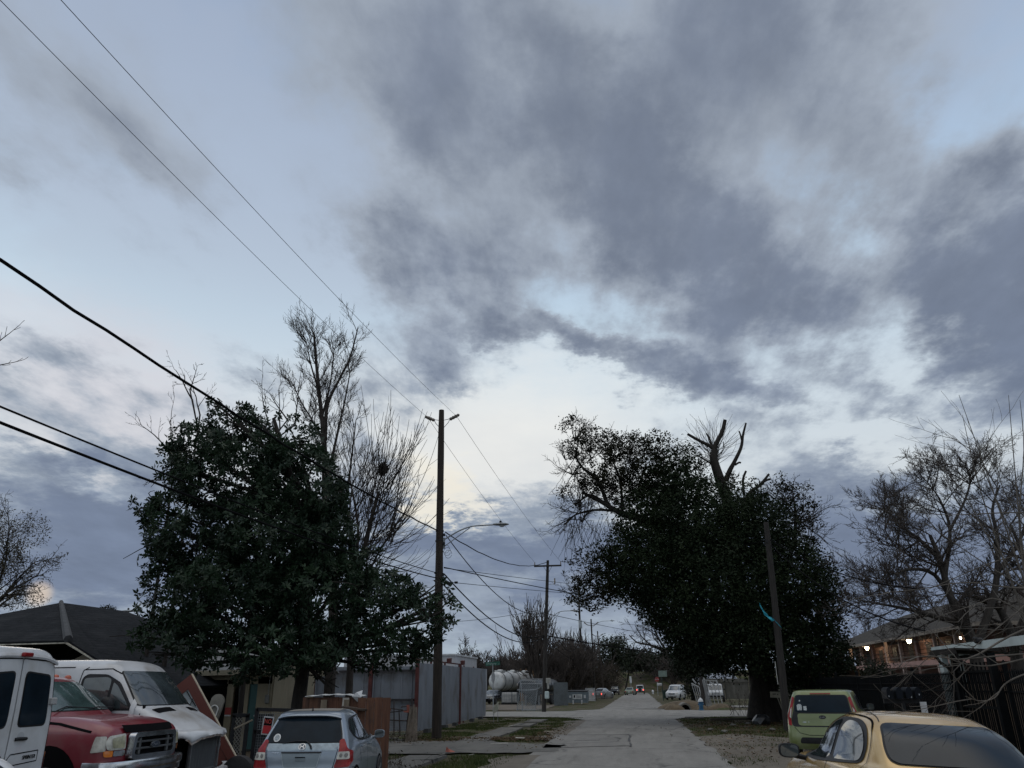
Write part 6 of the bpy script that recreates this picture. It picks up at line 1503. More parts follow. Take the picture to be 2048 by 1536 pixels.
# tanker trailers -----------------------------------------------
def tanker(label,c0,d,R,L_,rx,M,z0,bands=5,dome=True):
    t=thing('tanker_trailer',label,'tanker trailer',(c0[0],c0[1],0)); a=math.atan2(d[1],d[0]); t.rotation_euler=(0,0,a); mb=MB(); V=[];Fc=[]; n=24
    prof=[(0,.0),(.02,.55),(.08,.80),(.2,.94),(.38,1.0)]; sts=[(x,r) for x,r in prof]+[(L_-x,r) for x,r in reversed(prof)]
    for x,r in sts:
        for k in range(n): q=2*PI*k/n; V.append((x,rx*max(r,.01)*math.cos(q),z0+R*max(r,.01)*math.sin(q)))
    for i in range(len(sts)-1):
        for k in range(n): q=i*n+k; w_=i*n+(k+1)%n; Fc.append((q,w_,w_+n,q+n))
    mb.add(V,Fc); part('tank',mb,M,t,smooth=50)
    mb=MB()
    for i in range(bands):
        x=.6+(L_-1.2)*i/(bands-1); pts=[(x,rx*1.015*math.cos(2*PI*k/24),z0+R*1.015*math.sin(2*PI*k/24)) for k in range(25)]; mb.tube(pts,.05,5)
    part('band',mb,mat('band_grey',(.12,.125,.13),.5,.3),t)
    if dome:
        mb=MB()
        for i in range(3): mb.lathe([(.32,z0+R-.1),(.34,z0+R+.16),(.28,z0+R+.22),(.05,z0+R+.24)],(1.2+i*(L_-2.4)/2,0,0),12); mb.box((1.2+i*(L_-2.4)/2,0,z0+R+.06),(1.1,.9,.18))
        part('hatch',mb,M,t)
    mb=MB(); mb.box((L_/2,.45,z0-R-.12),(L_*.9,.12,.25)); mb.box((L_/2,-.45,z0-R-.12),(L_*.9,.12,.25)); 
    mb.tube([(.3,0,z0+R*.6),(.1,.15,z0),(.2,.1,z0-R*.8)],.03,6); part('chassis',mb,M_black,t)
    for wx in(L_-1.2,L_-2.4):
        for s in(1,-1): wheel(t,wx,s*1.15,.48,.3)
    mb=MB(); 
    for s in(1,-1): mb.box((1.6,s*.7,.45),(.12,.12,.9))
    part('landing_leg',mb,M_steel,t); return t
pw=at(991,1366,92); tanker('white cylindrical tanker trailer with dark bands in the yard behind the metal fence',(pw.x,92),(.30,.95),1.02,9,1.02,mat('tank_white',(.56,.57,.57),.45,.1,var=.12,scale=2,dirt=((.14,.13,.12),.6,1.2)),2.35)
pw=at(1053,1369,80); tanker('black oval tanker trailer right of the white one',(pw.x,80),(.22,.97),.62,7,1.15,mat('tank_black',(.015,.017,.02),.4,.1,var=.3,scale=2,coat=.3),1.85,4,False)
def tote(px,Y,label):
    p=at(px,1400,Y); t=thing('liquid_tote',label,'tote','', ) if False else thing('liquid_tote',label,'tote',(p.x,Y,0),.1,'caged white totes')
    mb=MB(); mb.box((0,0,.68),(1.0,1.0,.98),bev=.08); part('tank',mb,mat('tote_white',(.42,.42,.41),.5,var=.15,scale=3),t)
    mb=MB()
    for i in range(5):
        x=-.5+.25*i
        for s in(1,-1): mb.beam((x,s*.52,.15),(x,s*.52,1.2),.025,.025); mb.beam((s*.52,x,.15),(s*.52,x,1.2),.025,.025)
    for z in(.2,.5,.85,1.18):
        for s in(1,-1): mb.beam((-.52,s*.52,z),(.52,s*.52,z),.025,.025); mb.beam((s*.52,-.52,z),(s*.52,.52,z),.025,.025)
    part('cage',mb,M_galv,t); mb=MB(); mb.box((0,0,.07),(1.1,1.1,.14)); part('pallet',mb,M_black,t)
tote(1014,86,'caged white liquid tote, left of the pair under the white tanker'); tote(1025,86.5,'caged white liquid tote, right of the pair beside the black tanker')
BX=thing('box_trailer','pale box trailer with one wheel visible at the end of the metal fence','trailer',(-14.75,70,0)); mb=MB(); mb.box((0,0,2.0),(2.3,5.5,2.5)); part('box',mb,mat('box_pale',(.28,.30,.33),.5,var=.1),BX)
for s in(1,-1):
    w_=wheel(BX,0,0,.42,.26); w_.rotation_euler=(0,0,PI/2); w_.location=(s*1.05,-1.6,.42)
mb=MB(); mb.box((0,0,.68),(2.0,5.4,.16)); mb.tube([(.9,-2.8,.7),(1.15,-3.2,1.6),(1.0,-3.0,1.9)],.03,6); part('chassis',mb,M_black,BX)
# pallet stack / lumber behind tankers
mb=MB(); r_=random.Random(4)
LX0=at(1032,1360,104).x; LX1=at(1102,1360,104).x
for i in range(20): q_=LX0+(LX1-LX0)*i/19; mb.beam((q_+r_.uniform(-.1,.1),104,0),(q_+r_.uniform(-.2,.2),104,r_.uniform(2.9,4.2)),.14,.05)
for z in(1.2,2.2,2.9): mb.beam((LX0,103.9,z),(LX1,103.9,z),.06,.14)
solo('lumber_fence',mb,mat('raw_lumber',(.26,.15,.08),.85,var=.3,scale=1.5,stretch=(4,4,.5)),'uneven orange brown lumber fence behind the tanker trailers','fence')
# chain link gates leaning at the corner
def chain(name,label,x0,y0,x1,y1,h,sp=.12,lean=0):
    t=thing(name,label,'fence',(x0,y0,0)); a=Vector((x0,y0,0)); b=Vector((x1,y1,0)); u=(b-a); L_=u.length; u/=L_; mb=MB(); n=max(2,int(L_/2.2)+1)
    for i in range(n): q=a+u*L_*i/(n-1); mb.tube([q,q+Vector((lean,0,h+.1))],.03,6)
    mb.tube([a+Vector((lean,0,h)),b+Vector((lean,0,h))],.022,6); mb.tube([a+Vector((0,0,.08)),b+Vector((0,0,.08))],.018,6); part('frame',mb,M_galv,t,world=True)
    mb=MB(); s=-h
    while s<L_:
        for sg in(1,-1):
            p0=[s,0]; p1=[s+h,h]
            if p0[0]<0: p0=[0,-s]
            if p1[0]>L_: p1=[L_,L_-s]
            if p1[0]>p0[0]:
                X0,X1=(p0[0],p1[0]) if sg>0 else(L_-p0[0],L_-p1[0])
                mb.beam(a+u*X0+Vector((lean*p0[1]/h,.004*sg,p0[1])),a+u*X1+Vector((lean*p1[1]/h,.004*sg,p1[1])),.012,.012)
        s+=sp
    part('mesh',mb,M_galv,t,world=True); return t
chain('chain_link_gate','chain link gate panel beside the leaning crossarm pole',-8.9,62.4,-7.3,62.6,1.95,.13,-.1)
chain('chain_link_gate','loose chain link panel leaning left of the crossarm pole',-8.1,63.6,-9.6,64.2,2.2,.16,.35)
mb=MB(); mb.tube(catmull([at(1035,1380,70),at(1060,1380,67),at(1075,1378,64),at(1084,1371,61.5)],5),.05,6); solo('sagging_pipe',mb,M_galv,'pale sagging pipe running from the tankers to the crossarm pole','pipe')
mb=MB(); 
for i in range(26): mb.box((at(1108,1390,80).x+.087*i*.6,80+i*.02,1.05),(.05,.02,2.1),Matrix.Rotation(.0,3,'Y'))
solo('plank_fence',mb,mat('grey_planks',(.10,.115,.125),.85,var=.2,scale=2),'grey upright plank fence between the crossarm pole and the dumpster','fence')
DM=thing('dumpster','grey dumpster with a pale printed notice on its front','dumpster',(at(1155,1400,86).x,86,0)); mb=MB()
mb.prism([(-1.05,0,.12),(-1.15,0,1.05),(-1.1,0,1.2),(1.1,0,1.2),(1.15,0,1.05),(1.05,0,.12)],(0,1.4,0)); part('bin',mb,mat('dumpster_grey',(.10,.125,.14),.6,var=.25,scale=3),DM)
mb=MB(); mb.box((-.55,.7,1.28),(1.12,1.5,.08),Matrix.Rotation(.06,3,'X'),bev=.02); mb.box((.57,.7,1.28),(1.12,1.5,.08),Matrix.Rotation(.06,3,'X'),bev=.02); part('lid',mb,M_black,DM)
mb=MB(); mb.box((.0,-.03,.72),(1.0,.03,.46)); nt_=part('notice',mb,mat('notice_pale',(.42,.43,.43),.6),DM); mb=MB()
for i in range(3): mb.box((.12,-.05,.86-.12*i),(.5,.01,.035))
mb.box((-.3,-.05,.74),(.14,.01,.26)); part('print',mb,M_hole,nt_)
for c_,d_ in(((-.75,-.03,.72),(.2,.04,.2)),((.78,-.03,.72),(.2,.04,.3)),((-.45,-.06,.2),(.14,.1,.4)),((.45,-.06,.2),(.14,.1,.4))): mb=MB(); mb.box(c_,d_); part('side_pocket',mb,M_white2,DM)
def picket(label,x0,y0,x1,y1,h,n,m):
    t=thing('picket_fence',label,'fence',((x0+x1)/2,(y0+y1)/2,0)); mb=MB()
    for i in range(n):
        f=i/(n-1); x=x0+(x1-x0)*f; y=y0+(y1-y0)*f; mb.prism([(x-.045,y,.08),(x+.045,y,.08),(x+.045,y,h-.08),(x,y,h),(x-.045,y,h-.08)],(0,.02,0))
    for z in(.35,h-.3): mb.beam((x0,y0+.03,z),(x1,y1+.03,z),.03,.08)
    part('pickets',mb,m,t,world=True)
a=at(1176,1400,98); b=at(1190,1400,98); picket('low white picket fence behind the dumpster',a.x-.2,98,b.x,98,1.55,9,M_white2)
a=at(1186,1400,104); b=at(1210,1400,104); picket('grey slat fence in front of the silver car',a.x,106,b.x+.6,112,1.2,14,mat('slat_grey',(.13,.12,.11),.9,var=.2))
# small signs and street furniture -------------------------------
ST=gnd(987,1430); SS=thing('street_sign','green street name blades above a stop sign seen edge on','street sign',ST); mb=MB(); mb.tube([(0,0,-.2),(-.05,0,3.2)],.035,8); part('post',mb,M_galv,SS)
mb=MB(); oct_=[(.38*math.cos(PI/8+k*PI/4),.38*math.sin(PI/8+k*PI/4)) for k in range(8)]; mb.prism([(-.03+.16*a,.0+.97*a,2.35+b) for a,b in oct_],(.02,-.004,0)); part('stop_plate',mb,mat('sign_back',(.30,.31,.32),.5,.3),SS)
mb=MB(); mb.box((-.05,0,3.22),(1.0,.03,.24),Matrix.Rotation(-.05,3,'Y')); bl=part('name_blade',mb,mat('sign_green',(.008,.085,.06),.5,var=.1),SS)
mb=MB(); mb.box((-.05,0,3.47),(.03,.8,.2)); part('cross_blade',mb,mat('sign_green2',(.02,.06,.05),.5),SS)
part('lettering',text_mb('Daugherty',.17,.006,Matrix.Translation((-.14,-.022,3.22))@Matrix(((1,0,0,0),(0,0,-1,0),(0,1,0,0),(0,0,0,1))),.68),mat('sign_letters',(.30,.40,.38),.6),bl)
part('lettering',text_mb('ST',.07,.006,Matrix.Translation((.36,-.022,3.19))@Matrix(((1,0,0,0),(0,0,-1,0),(0,1,0,0),(0,0,0,1))),.14),mat('sign_letters',(.3,.4,.38),.6),bl)
YS=thing('yard_sign','small pale yard sign on wire legs in the grass beyond the metal fence','yard sign',gnd(990,1444)); mb=MB(); mb.prism([(-.04,-.35,.38),(.14,.25,.62),(.14,.25,1.0),(-.04,-.35,.75)],(.012,0,0)); part('board',mb,mat('yard_board',(.34,.34,.28),.7,var=.3,scale=9),YS); mb=MB(); mb.tube([(-.02,-.3,0),(-.02,-.3,.5)],.012,5); mb.tube([(.12,.2,0),(.12,.2,.7)],.012,5); part('leg',mb,M_galv,YS)
p=at(1263,1388,175); WS=thing('traffic_sign','narrow white traffic sign rising behind the sage green car','sign',(p.x,p.y,0)); mb=MB(); mb.tube([(0,0,0),(0,0,3.6)],.05,6); part('post',mb,M_galv,WS); mb=MB(); mb.box((0,-.06,2.9),(.42,.03,1.3)); part('panel',mb,M_white,WS)
p=gnd(1327,1401); G=thing('mailbox_post','dark post with a pale mailbox and a green street sign above it','street sign',(p.x,p.y,0)); mb=MB(); mb.tube([(0,0,-.1),(-.03,0,3.5)],.06,8); part('post',mb,mat('dark_green_post',(.02,.035,.03),.7),G); mb=MB(); mb.box((.15,-.05,3.1),(1.05,.03,.72)); part('green_panel',mb,mat('washed_green',(.16,.21,.185),.6,var=.2,scale=4),G); mb=MB(); mb.box((-.35,-.1,1.85),(.62,.3,.32),bev=.05); part('mailbox',mb,M_white2,G)
p=at(1316,1388,150); SP=thing('stop_sign','small red stop sign in front of the grass bank','stop sign',(p.x,p.y,0)); mb=MB(); mb.tube([(0,0,0),(0,0,2.8)],.05,6); part('post',mb,M_galv,SP); mb=MB(); mb.prism([(.42*math.cos(PI/8+k*PI/4),-.06,2.75+.42*math.sin(PI/8+k*PI/4)) for k in range(8)],(0,.02,0)); part('plate',mb,mat('stop_red',(.22,.02,.02),.5),SP); part('lettering',text_mb('STOP',.24,.006,Matrix.Translation((0,-.075,2.75))@Matrix(((1,0,0,0),(0,0,-1,0),(0,1,0,0),(0,0,0,1))),.6),M_white,SP)
p=at(1331,1395,112); GB=thing('garbage_bin','dark green wheeled bin beside the white minivan','bin',(p.x,p.y,0)); mb=MB(); mb.prism([(-.32,-.3,.1),(.32,-.3,.1),(.42,-.36,1.1),(-.42,-.36,1.1)],(0,.66,0)); part('bin',mb,mat('bin_green',(.015,.035,.028),.5),GB); mb=MB(); mb.box((0,0,1.13),(.92,.8,.08),bev=.03); part('lid',mb,mat('bin_lid',(.015,.03,.025),.5),GB)
p=gnd(1306,1388); mb=MB(); mb.lathe([(.2,0),(.2,.4),(.26,.45),(.2,.7),(.08,.85)],(p.x,p.y,0),10); solo('hydrant',mb,M_white,'tiny white hydrant at the kerb in front of the grass bank','hydrant',smooth=40)
HP=gnd(1403,1421); HD=thing('fire_hydrant','blue fire hydrant with a white cap beside the culvert','fire hydrant',(HP.x,HP.y,0)); mb=MB(); mb.lathe([(.17,0),(.17,.05),(.12,.07),(.12,.42),(.15,.44),(.15,.48)],(0,0,0),16); mb.lathe([(.05,-.17),(.05,.17)],(0,0,.34),10,'x'); mb.lathe([(.065,-.19),(.065,0)],(0,0,.28),10,'y'); part('barrel',mb,mat('hydrant_blue',(.02,.10,.20),.5,var=.2,scale=6),HD,smooth=40); mb=MB(); mb.lathe([(.15,.48),(.14,.56),(.09,.64),(.03,.68),(.03,.73)],(0,0,0),16); part('cap',mb,M_white,HD,smooth=40)
for q in HD.children: q.scale=(1.25,1.25,1.25)
# culvert pipe with the ditch
CP=gnd(1374,1421); mb=MB(); n=24; V=[];Fc=[]
for y_,r_o,r_i in((64.6,.46,.34),(69,.46,.34)):
    for k in range(n): a=2*PI*k/n; V+=[(CP.x+r_o*math.cos(a),y_,.02+r_o*math.sin(a)),(CP.x+r_i*math.cos(a),y_,.02+r_i*math.sin(a))]
for k in range(n):
    j=(k+1)%n; Fc+=[(2*k,2*j,2*j+1,2*k+1),(2*k,2*k+2*n,2*j+2*n,2*j),(2*k+1,2*j+1,2*j+1+2*n,2*k+1+2*n),(2*k+2*n,2*k+1+2*n,2*j+1+2*n,2*j+2*n)]
mb.add(V,Fc); solo('culvert_pipe',mb,mat('pipe_concrete',(.15,.14,.125),.9,var=.25,scale=4),'round concrete culvert pipe end in the ditch across the crossing','culvert pipe')
mb=MB(); rr_=random.Random(11)
for cx,cy,rx,ry,h in((2.55,63.9,.85,.8,.42),(4.55,64.3,.6,.9,.40),(6.0,64.4,1.2,.9,.42),(3.6,68.6,2.4,1.6,.62)):
    o=len(mb.v); V=[(cx,cy,h)];Fc=[]
    for j in range(1,7):
        for k in range(18):
            a=2*PI*k/18; r=j/6; z=h*(1-r*r)**1.0*(1+.2*mnoise.noise(Vector((cx+r*math.cos(a)*2,cy+r*math.sin(a)*2,0)))); V.append((cx+rx*r*math.cos(a),cy+ry*r*math.sin(a),z-.08 if j==6 else z))
    for k in range(18): Fc.append((0,1+k,1+(k+1)%18))
    for j in range(5):
        for k in range(18): q=1+j*18+k; w_=1+j*18+(k+1)%18; Fc.append((q,q+18,w_+18,w_))
    mb.add(V,Fc)
struct('earth_bank',mb,mat('ochre_earth',(.065,.048,.030),.95,col2=(.13,.098,.062),scale=3,bump=.6,bscale=10),smooth=True)
# white leaning gate frames
def gate_frame(label,P,bars,Y0,dy=.5,r=.035):
    t=thing('white_gate',label,'gate',(at(P[0][0],1420,Y0).x,Y0,0)); mb=MB(); q=[at(px,py,Y0+dy*(i%2)) for i,(px,py) in enumerate(P)]
    for i in range(4): mb.tube([q[i],q[(i+1)%4]],r,6)
    for k in range(1,bars): f=k/bars; mb.tube([q[0].lerp(q[1],f),q[3].lerp(q[2],f)],r*.75,6)
    part('bars',mb,mat('gate_white',(.30,.31,.32),.6,var=.15,scale=3),t,world=True)
gate_frame('white tubular gate leaning right, in front of the white jeep',[(1405,1360),(1433,1362),(1448,1420),(1418,1420)],4,66)
gate_frame('white barred gate standing askew left of the hydrant',[(1384,1370),(1398,1374),(1404,1402),(1394,1403)],3,72)
gate_frame('folded white gate leaning against the dark post',[(1403,1356),(1408,1356),(1421,1411),(1411,1411)],5,67,.1)
mb=MB(); mb.tube([at(1402,1354,66.5),at(1409,1424,66.0)],.16,8); solo('gate_post',mb,M_pole2,'weathered post among the white gates','post',smooth=50)
mb=MB()
for a,b in(((1383,1367),(1398,1374)),((1385,1358),(1392,1367)),((1396,1366),(1404,1372)),((1413,1368),(1424,1374)),((1420,1364),(1431,1372)),((1432,1360),(1438,1375))): mb.tube([at(*a,70),at(*b,70)],.06,6)
solo('white_pipe',mb,mat('gate_white2',(.33,.34,.35),.6),'loose white pipes poking out above the leaning gates','pipes')
# grey fence behind the jeep
F3=thing('wooden_fence','weathered grey panel fence behind the white jeep','fence',(14,102,0)); mb=MB()
for i in range(5): mb.box((8.8+i*2.9,102+i*.1,1.3),(2.8,.05,2.3),Matrix.Rotation(rnd.uniform(-.01,.01),3,'Y'))
part('panel',mb,mat('weathered_panel',(.075,.072,.062),.9,col2=(.14,.135,.12),scale=1.4,stretch=(3,3,.6)),F3,world=True); mb=MB()
for i in range(6): mb.box((7.4+i*2.9,101.9,1.35),(.12,.12,2.6))
mb.beam((7.4,101.88,2.0),(22,102,2.0),.05,.1); part('post',mb,mat('post_dark',(.05,.048,.042),.9),F3,world=True)
mb=MB(); mb.prism([(7.5,118,2.2),(14,118,2.2),(13.4,121,3.2),(8.2,121,3.2)],(0,0,.1)); B3=thing('small_house','low house roof behind the grey panel fence','house',(11,120,0)); part('roof',mb,mat('pale_roof',(.20,.22,.26),.7,var=.1),B3,world=True); mb=MB(); mb.box((10.8,121,1.15),(6,4,2.3)); part('wall',mb,M_beige,B3,world=True)
# ---------------------------------------------------------------- right side
# black iron fence along the right of the street
FX=8.25
IF=thing('iron_fence','black iron picket fence running along the right side behind the parked cars','fence',(FX,30,0))
M_iron=mat('black_iron',(.005,.006,.007),.8,var=.3,spec=.08)
def fx(y): return FX+.02*math.sin(y)
ysg=[14,17,20,23.2,26.4,29.6,32.8,36,39.2,42.4,45.6]
for i,y in enumerate(ysg):
    mb=MB(); mb.box((fx(y),y,1.05),(.09,.09,2.15),bev=.01); mb.lathe([(.05,2.12),(.06,2.16),(.0,2.24)],(fx(y),y,0),8); part('post',mb,M_iron,IF,world=True)
for a,b in zip(ysg[:-1],ysg[1:]):
    mb=MB(); n=int((b-a)/.105)
    for k in range(1,n):
        y=a+(b-a)*k/n; mb.box((fx(y),y,1.02),(.024,.024,1.86)); mb.add([(fx(y)-.02,y-.02,1.95),(fx(y)+.02,y-.02,1.95),(fx(y)+.02,y+.02,1.95),(fx(y)-.02,y+.02,1.95),(fx(y),y,2.04)],[(0,1,4),(1,2,4),(2,3,4),(3,0,4)])
    for z in(.18,1.55,1.74): mb.beam((fx(a),a,z),(fx(b),b,z),.035,.035)
    part('picket_panel',mb,M_iron,IF,world=True)
# brown board fence farther back
board_panel('board_fence','brown wooden board fence below the apartment building, beyond the iron fence',10.2,10.6,40,60,.05,2.35,mat('orange_boards',(.10,.055,.028),.85,col2=(.19,.11,.055),scale=1.5,stretch=(4,4,.5)),.20)
board_panel('board_fence','brown slat fence directly behind the iron pickets near the pale porch',9.9,10.1,16.5,27.5,.05,1.75,mat('dark_boards',(.08,.055,.038),.85,col2=(.17,.12,.08),scale=1.5,stretch=(4,4,.5)),.18)
# gate posts, canopy and mailbox cluster
mb=MB(); 
for y in(20.2,22.4): mb.box((8.1,y,1.18),(.15,.15,2.4))
mb.box((8.1,21.3,2.34),(.15,2.3,.10)); mb.box((8.1,21.3,1.2),(.05,2.1,.06)); mb.box((8.1,21.3,2.0),(.05,2.1,.05))
for k in range(9): mb.box((8.1,20.4+k*.23,1.15),(.03,.03,2.1))
solo('iron_gate',mb,M_iron,'heavy dark gate frame in the iron fence','gate')
mb=MB(); mb.box((8.2,22.0,2.5),(1.0,1.7,.05),Matrix.Rotation(.05,3,'Y')); mb.box((7.7,22.0,2.46),(.06,1.7,.10)); mb.tube([(7.75,22.7,2.44),(7.85,22.7,2.25),(8.1,22.7,2.05)],.04,6); mb.tube([(7.75,21.3,2.44),(7.85,21.3,2.25),(8.1,21.3,2.05)],.04,6); solo('gate_canopy',mb,mat('dark_canopy',(.022,.020,.019),.8,spec=.1),'small flat dark canopy over the gate in the iron fence','canopy')
MBX=thing('mailboxes','cluster of dark mailboxes on a post in front of the iron fence','mailbox',(5.35,18.0,0)); MBX.scale=(.62,.8,.99); mb=MB(); mb.beam((0,0,-.1),(0,0,1.45),.09,.09); mb.beam((-.6,0,1.42),(.55,0,1.42),.06,.08); part('stand',mb,M_black,MBX)
for i,x in enumerate((-.45,-.15,.15,.43)):
    mb=MB(); P=[]
    for k in range(9): a=PI*k/8; P.append((x+.10*math.cos(a),-.24,1.60+.09*math.sin(a)))
    P+=[(x-.10,-.24,1.47),(x+.10,-.24,1.47)]; mb.prism(P,(0,.46,0)); m_=part('box',mb,mat('mailbox_dark',(.006,.008,.012),.5,var=.3,spec=.12),MBX)
for x,z in((-.5,1.52),(.2,1.5),(.45,1.55)): mb=MB(); mb.box((x,-.25,z),(.03,.01,.03)); part('latch',mb,M_chrome,MBX)
mk=thing('marker_post','short post with white and red bands behind the gold car roof','post',(4.62,14.5,0)); mb=MB(); mb.box((0,0,.6),(.08,.05,1.2)); part('post',mb,M_black,mk); mb=MB(); mb.box((0,-.005,1.33),(.085,.055,.26)); part('white_band',mb,M_white2,mk); mb=MB(); mb.box((0,-.006,1.13),(.10,.06,.14)); part('red_band',mb,mat('red_band',(.30,.02,.02),.5),mk)
# pale house with porch
PHX=10.6
PH=thing('mobile_home','pale blue green single storey home with a white porch roof edge behind the iron fence','house',(13,24,0))
M_pale=mat('pale_trim',(.46,.52,.52),.6,var=.08,scale=2,dirt=((.20,.22,.21),.5,1.2)); M_wallg=mat('home_wall',(.085,.085,.070),.85,col2=(.12,.12,.10),scale=1.5,stretch=(1,1,8),rows=('Z',.2,.5))
mb=MB(); mb.box((PHX+2.6,22.6,1.55),(.12,11,3.1)); mb.box((PHX+5.5,28.0,1.55),(6,.12,3.1)); part('wall',mb,M_wallg,PH,world=True)
mb=MB(); mb.box((PHX+2.52,22.6,.55),(.06,11,1.1)); part('skirting',mb,mat('teal_skirt',(.03,.07,.075),.7,var=.2),PH,world=True)
mb=MB(); mb.prism([(PHX-.9,28.5,2.78),(PHX-.9,16.0,2.78),(PHX+3,16.0,3.15),(PHX+3,28.5,3.15)],(0,0,.06)); part('porch_roof',mb,mat('porch_white',(.48,.53,.53),.5,var=.06,stretch=(1,8,1),dirt=((.2,.21,.2),.4,1.5)),PH,world=True)
mb=MB(); mb.box((PHX-.92,22.25,2.74),(.04,12.5,.22)); mb.beam((PHX-.92,28.52,2.78),(PHX+3,28.52,3.12),.04,.22,up=(0,1,0)); part('fascia',mb,M_pale,PH,world=True)
mb=MB(); mb.prism([(PHX+2.2,29,3.15),(PHX+2.2,15,3.15),(PHX+5.5,15,4.9),(PHX+5.5,29,4.9)],(0,0,.08)); mb.prism([(PHX+8.8,29,3.15),(PHX+8.8,15,3.15),(PHX+5.5,15,4.9),(PHX+5.5,29,4.9)],(0,0,.08)); part('roof',mb,mat('home_roof',(.035,.034,.033),.9,var=.3,scale=3),PH,world=True)
mb=MB()
for y in(28.2,):
    mb.box((PHX-.75,y,1.35),(.18,.34,2.7)); mb.box((PHX-.45,y+.05,1.35),(.10,.3,2.7)); mb.box((PHX-.2,y+.1,1.35),(.06,.3,2.7))
part('column',mb,M_pale,PH,world=True); mb=MB(); mb.box((PHX-.75,17.2,1.35),(.14,.14,2.7)); part('column',mb,M_pale,PH,world=True)
mb=MB(); mb.prism([(PHX-.7,27.9,2.60),(PHX+.6,27.9,2.62),(PHX+.8,26.4,2.58),(PHX-.7,26.4,2.50)],(0,0,.03)); part('loose_panel',mb,M_pale,PH,world=True)
def win(y,w,z0,z1,X=PHX+2.5):
    mb=MB(); 
    for a,b in(((y-w/2,z0),(y-w/2,z1)),((y+w/2,z0),(y+w/2,z1)),((y-w/2,z1),(y+w/2,z1)),((y-w/2,z0),(y+w/2,z0)),((y-w/2,(z0+z1)/2),(y+w/2,(z0+z1)/2))): mb.beam((X,a[0],a[1]),(X,b[0],b[1]),.06,.11)
    mb.box((X-.05,y,z0-.05),(.12,w+.3,.06)); f=part('window',mb,M_pale,PH,world=True)
    mb=MB(); mb.box((X+.02,y,(z0+z1)/2),(.02,w,z1-z0)); part('pane',mb,M_glass2,f,world=False)
    mb=MB()
    for k in range(8): mb.box((X-.0,y,z0+.08+(z1-z0)*k/8),(.008,w*.9,.03))
    part('blind',mb,mat('blind_grey',(.10,.12,.12),.7),f,world=False)
for a in((20.0,.95,1.55,2.6),(26.6,.5,1.7,2.5)): win(*a)
mb=MB(); mb.box((PHX+2.5,23.6,1.7),(.06,1.0,2.1)); part('door',mb,mat('home_door',(.03,.05,.06),.5),PH,world=True)
mb=MB(); mb.box((PHX-.96,24.6,2.86),(.20,.28,.16),bev=.05); mb.lathe([(.0,-.12),(.06,-.1),(.06,.1),(.0,.12)],(PHX-1.02,24.6,2.9),10,'y'); part('flood_light',mb,M_black,PH,world=True)
# apartment building, two storeys with gallery, lit lamps
AX=19.0
AP=thing('apartment_building','two storey apartment building with pink brick columns and two glowing gallery lamps','building',(23,62,0))
M_brick=mat('pink_brick',(.15,.085,.070),.85,col2=(.24,.14,.115),scale=3,stretch=(2,2,8),bump=.4,bscale=6); M_aproof=mat('apartment_roof',(.050,.046,.042),.9,var=.25,scale=2,rows=('Z',.12,.6),spec=.1)
y0,y1=47,84
mb=MB(); mb.box((AX+2.4,(y0+y1)/2,2.45),(.2,y1-y0,4.9)); mb.box((AX+6,y1,2.45),(7,.2,4.9)); mb.box((AX+6,y0,2.45),(7,.2,4.9)); part('wall',mb,M_brick,AP,world=True)
mb=MB(); mb.box((AX+1.1,(y0+y1)/2,2.98),(2.6,y1-y0+.6,.34)); part('gallery_floor',mb,mat('pink_band',(.46,.27,.23),.8,var=.1),AP,world=True)
ny=11
for i in range(ny):
    y=y0+1+(y1-y0-2)*i/(ny-1); mb=MB(); mb.box((AX-.05,y,2.35),(.22,.42 if i%3==0 else .2,4.7)); part('column',mb,M_brick if i%3==0 else mat('cream_column',(.50,.38,.33),.8,var=.1),AP,world=True)
mb=MB()
for z in(3.35,3.6,3.85): mb.beam((AX-.02,y0,z),(AX-.02,y1,z),.03,.03)
n=int((y1-y0)/.5)
part('railing',mb,M_iron,AP,world=True)
mb=MB(); zb=4.75
mb.add([(AX-.9,y0-1,zb),(AX-.9,y1+1,zb),(AX+6,y1-5,zb+2.9),(AX+6,y0+5,zb+2.9),(AX+12.5,y0-1,zb),(AX+12.5,y1+1,zb)],[(0,1,2,3),(4,3,2,5),(0,3,4),(1,5,2),(0,4,5,1)]); part('roof',mb,M_aproof,AP,world=True)
mb=MB(); mb.box((AX-.92,(y0+y1)/2,zb-.06),(.06,y1-y0+2,.20)); mb.box((AX+2,y0-1.02,zb-.06),(6,.06,.2)); part('gutter',mb,mat('gutter_tan',(.20,.17,.14),.7),AP,world=True)
mb=MB(); mb.prism([(AX+2.2,y0-3.2,4.55),(AX+9,y0-3.2,4.55),(AX+5.6,y0-3.2,7.4)],(0,3.0,0)); part('gable_wing',mb,mat('pinkish_siding',(.27,.21,.205),.85,var=.12,stretch=(1,1,9)),AP,world=True)
mb=MB(); mb.box((AX+5.6,y0-1.6,2.3),(6.6,3.0,4.6)); part('wing_wall',mb,M_brick,AP,world=True)
for i in range(9):
    y=y0+2.6+(y1-y0-5)*i/8
    mb=MB(); mb.box((AX+2.27,y,4.05),(.06,.95,1.6)); 
    part('door',mb,mat('apt_door',(.07,.035,.03),.6,var=.2),AP,world=True)
    mb=MB(); mb.box((AX+2.27,y+1.5,3.95),(.05,1.2,1.2)); w_=part('window',mb,mat('apt_frame',(.22,.16,.14),.7),AP,world=True); mb=MB(); mb.box((AX+2.23,y+1.5,3.95),(.03,1.0,1.0)); part('pane',mb,mat('dull_pane',(.02,.02,.022),.6),w_)
    mb=MB(); mb.box((AX+2.27,y,1.3),(.06,.95,2.0)); part('door',mb,mat('apt_door',(.07,.035,.03),.6),AP,world=True)
M_lampon=emat('lamp_glow',(1.0,.80,.50),30)
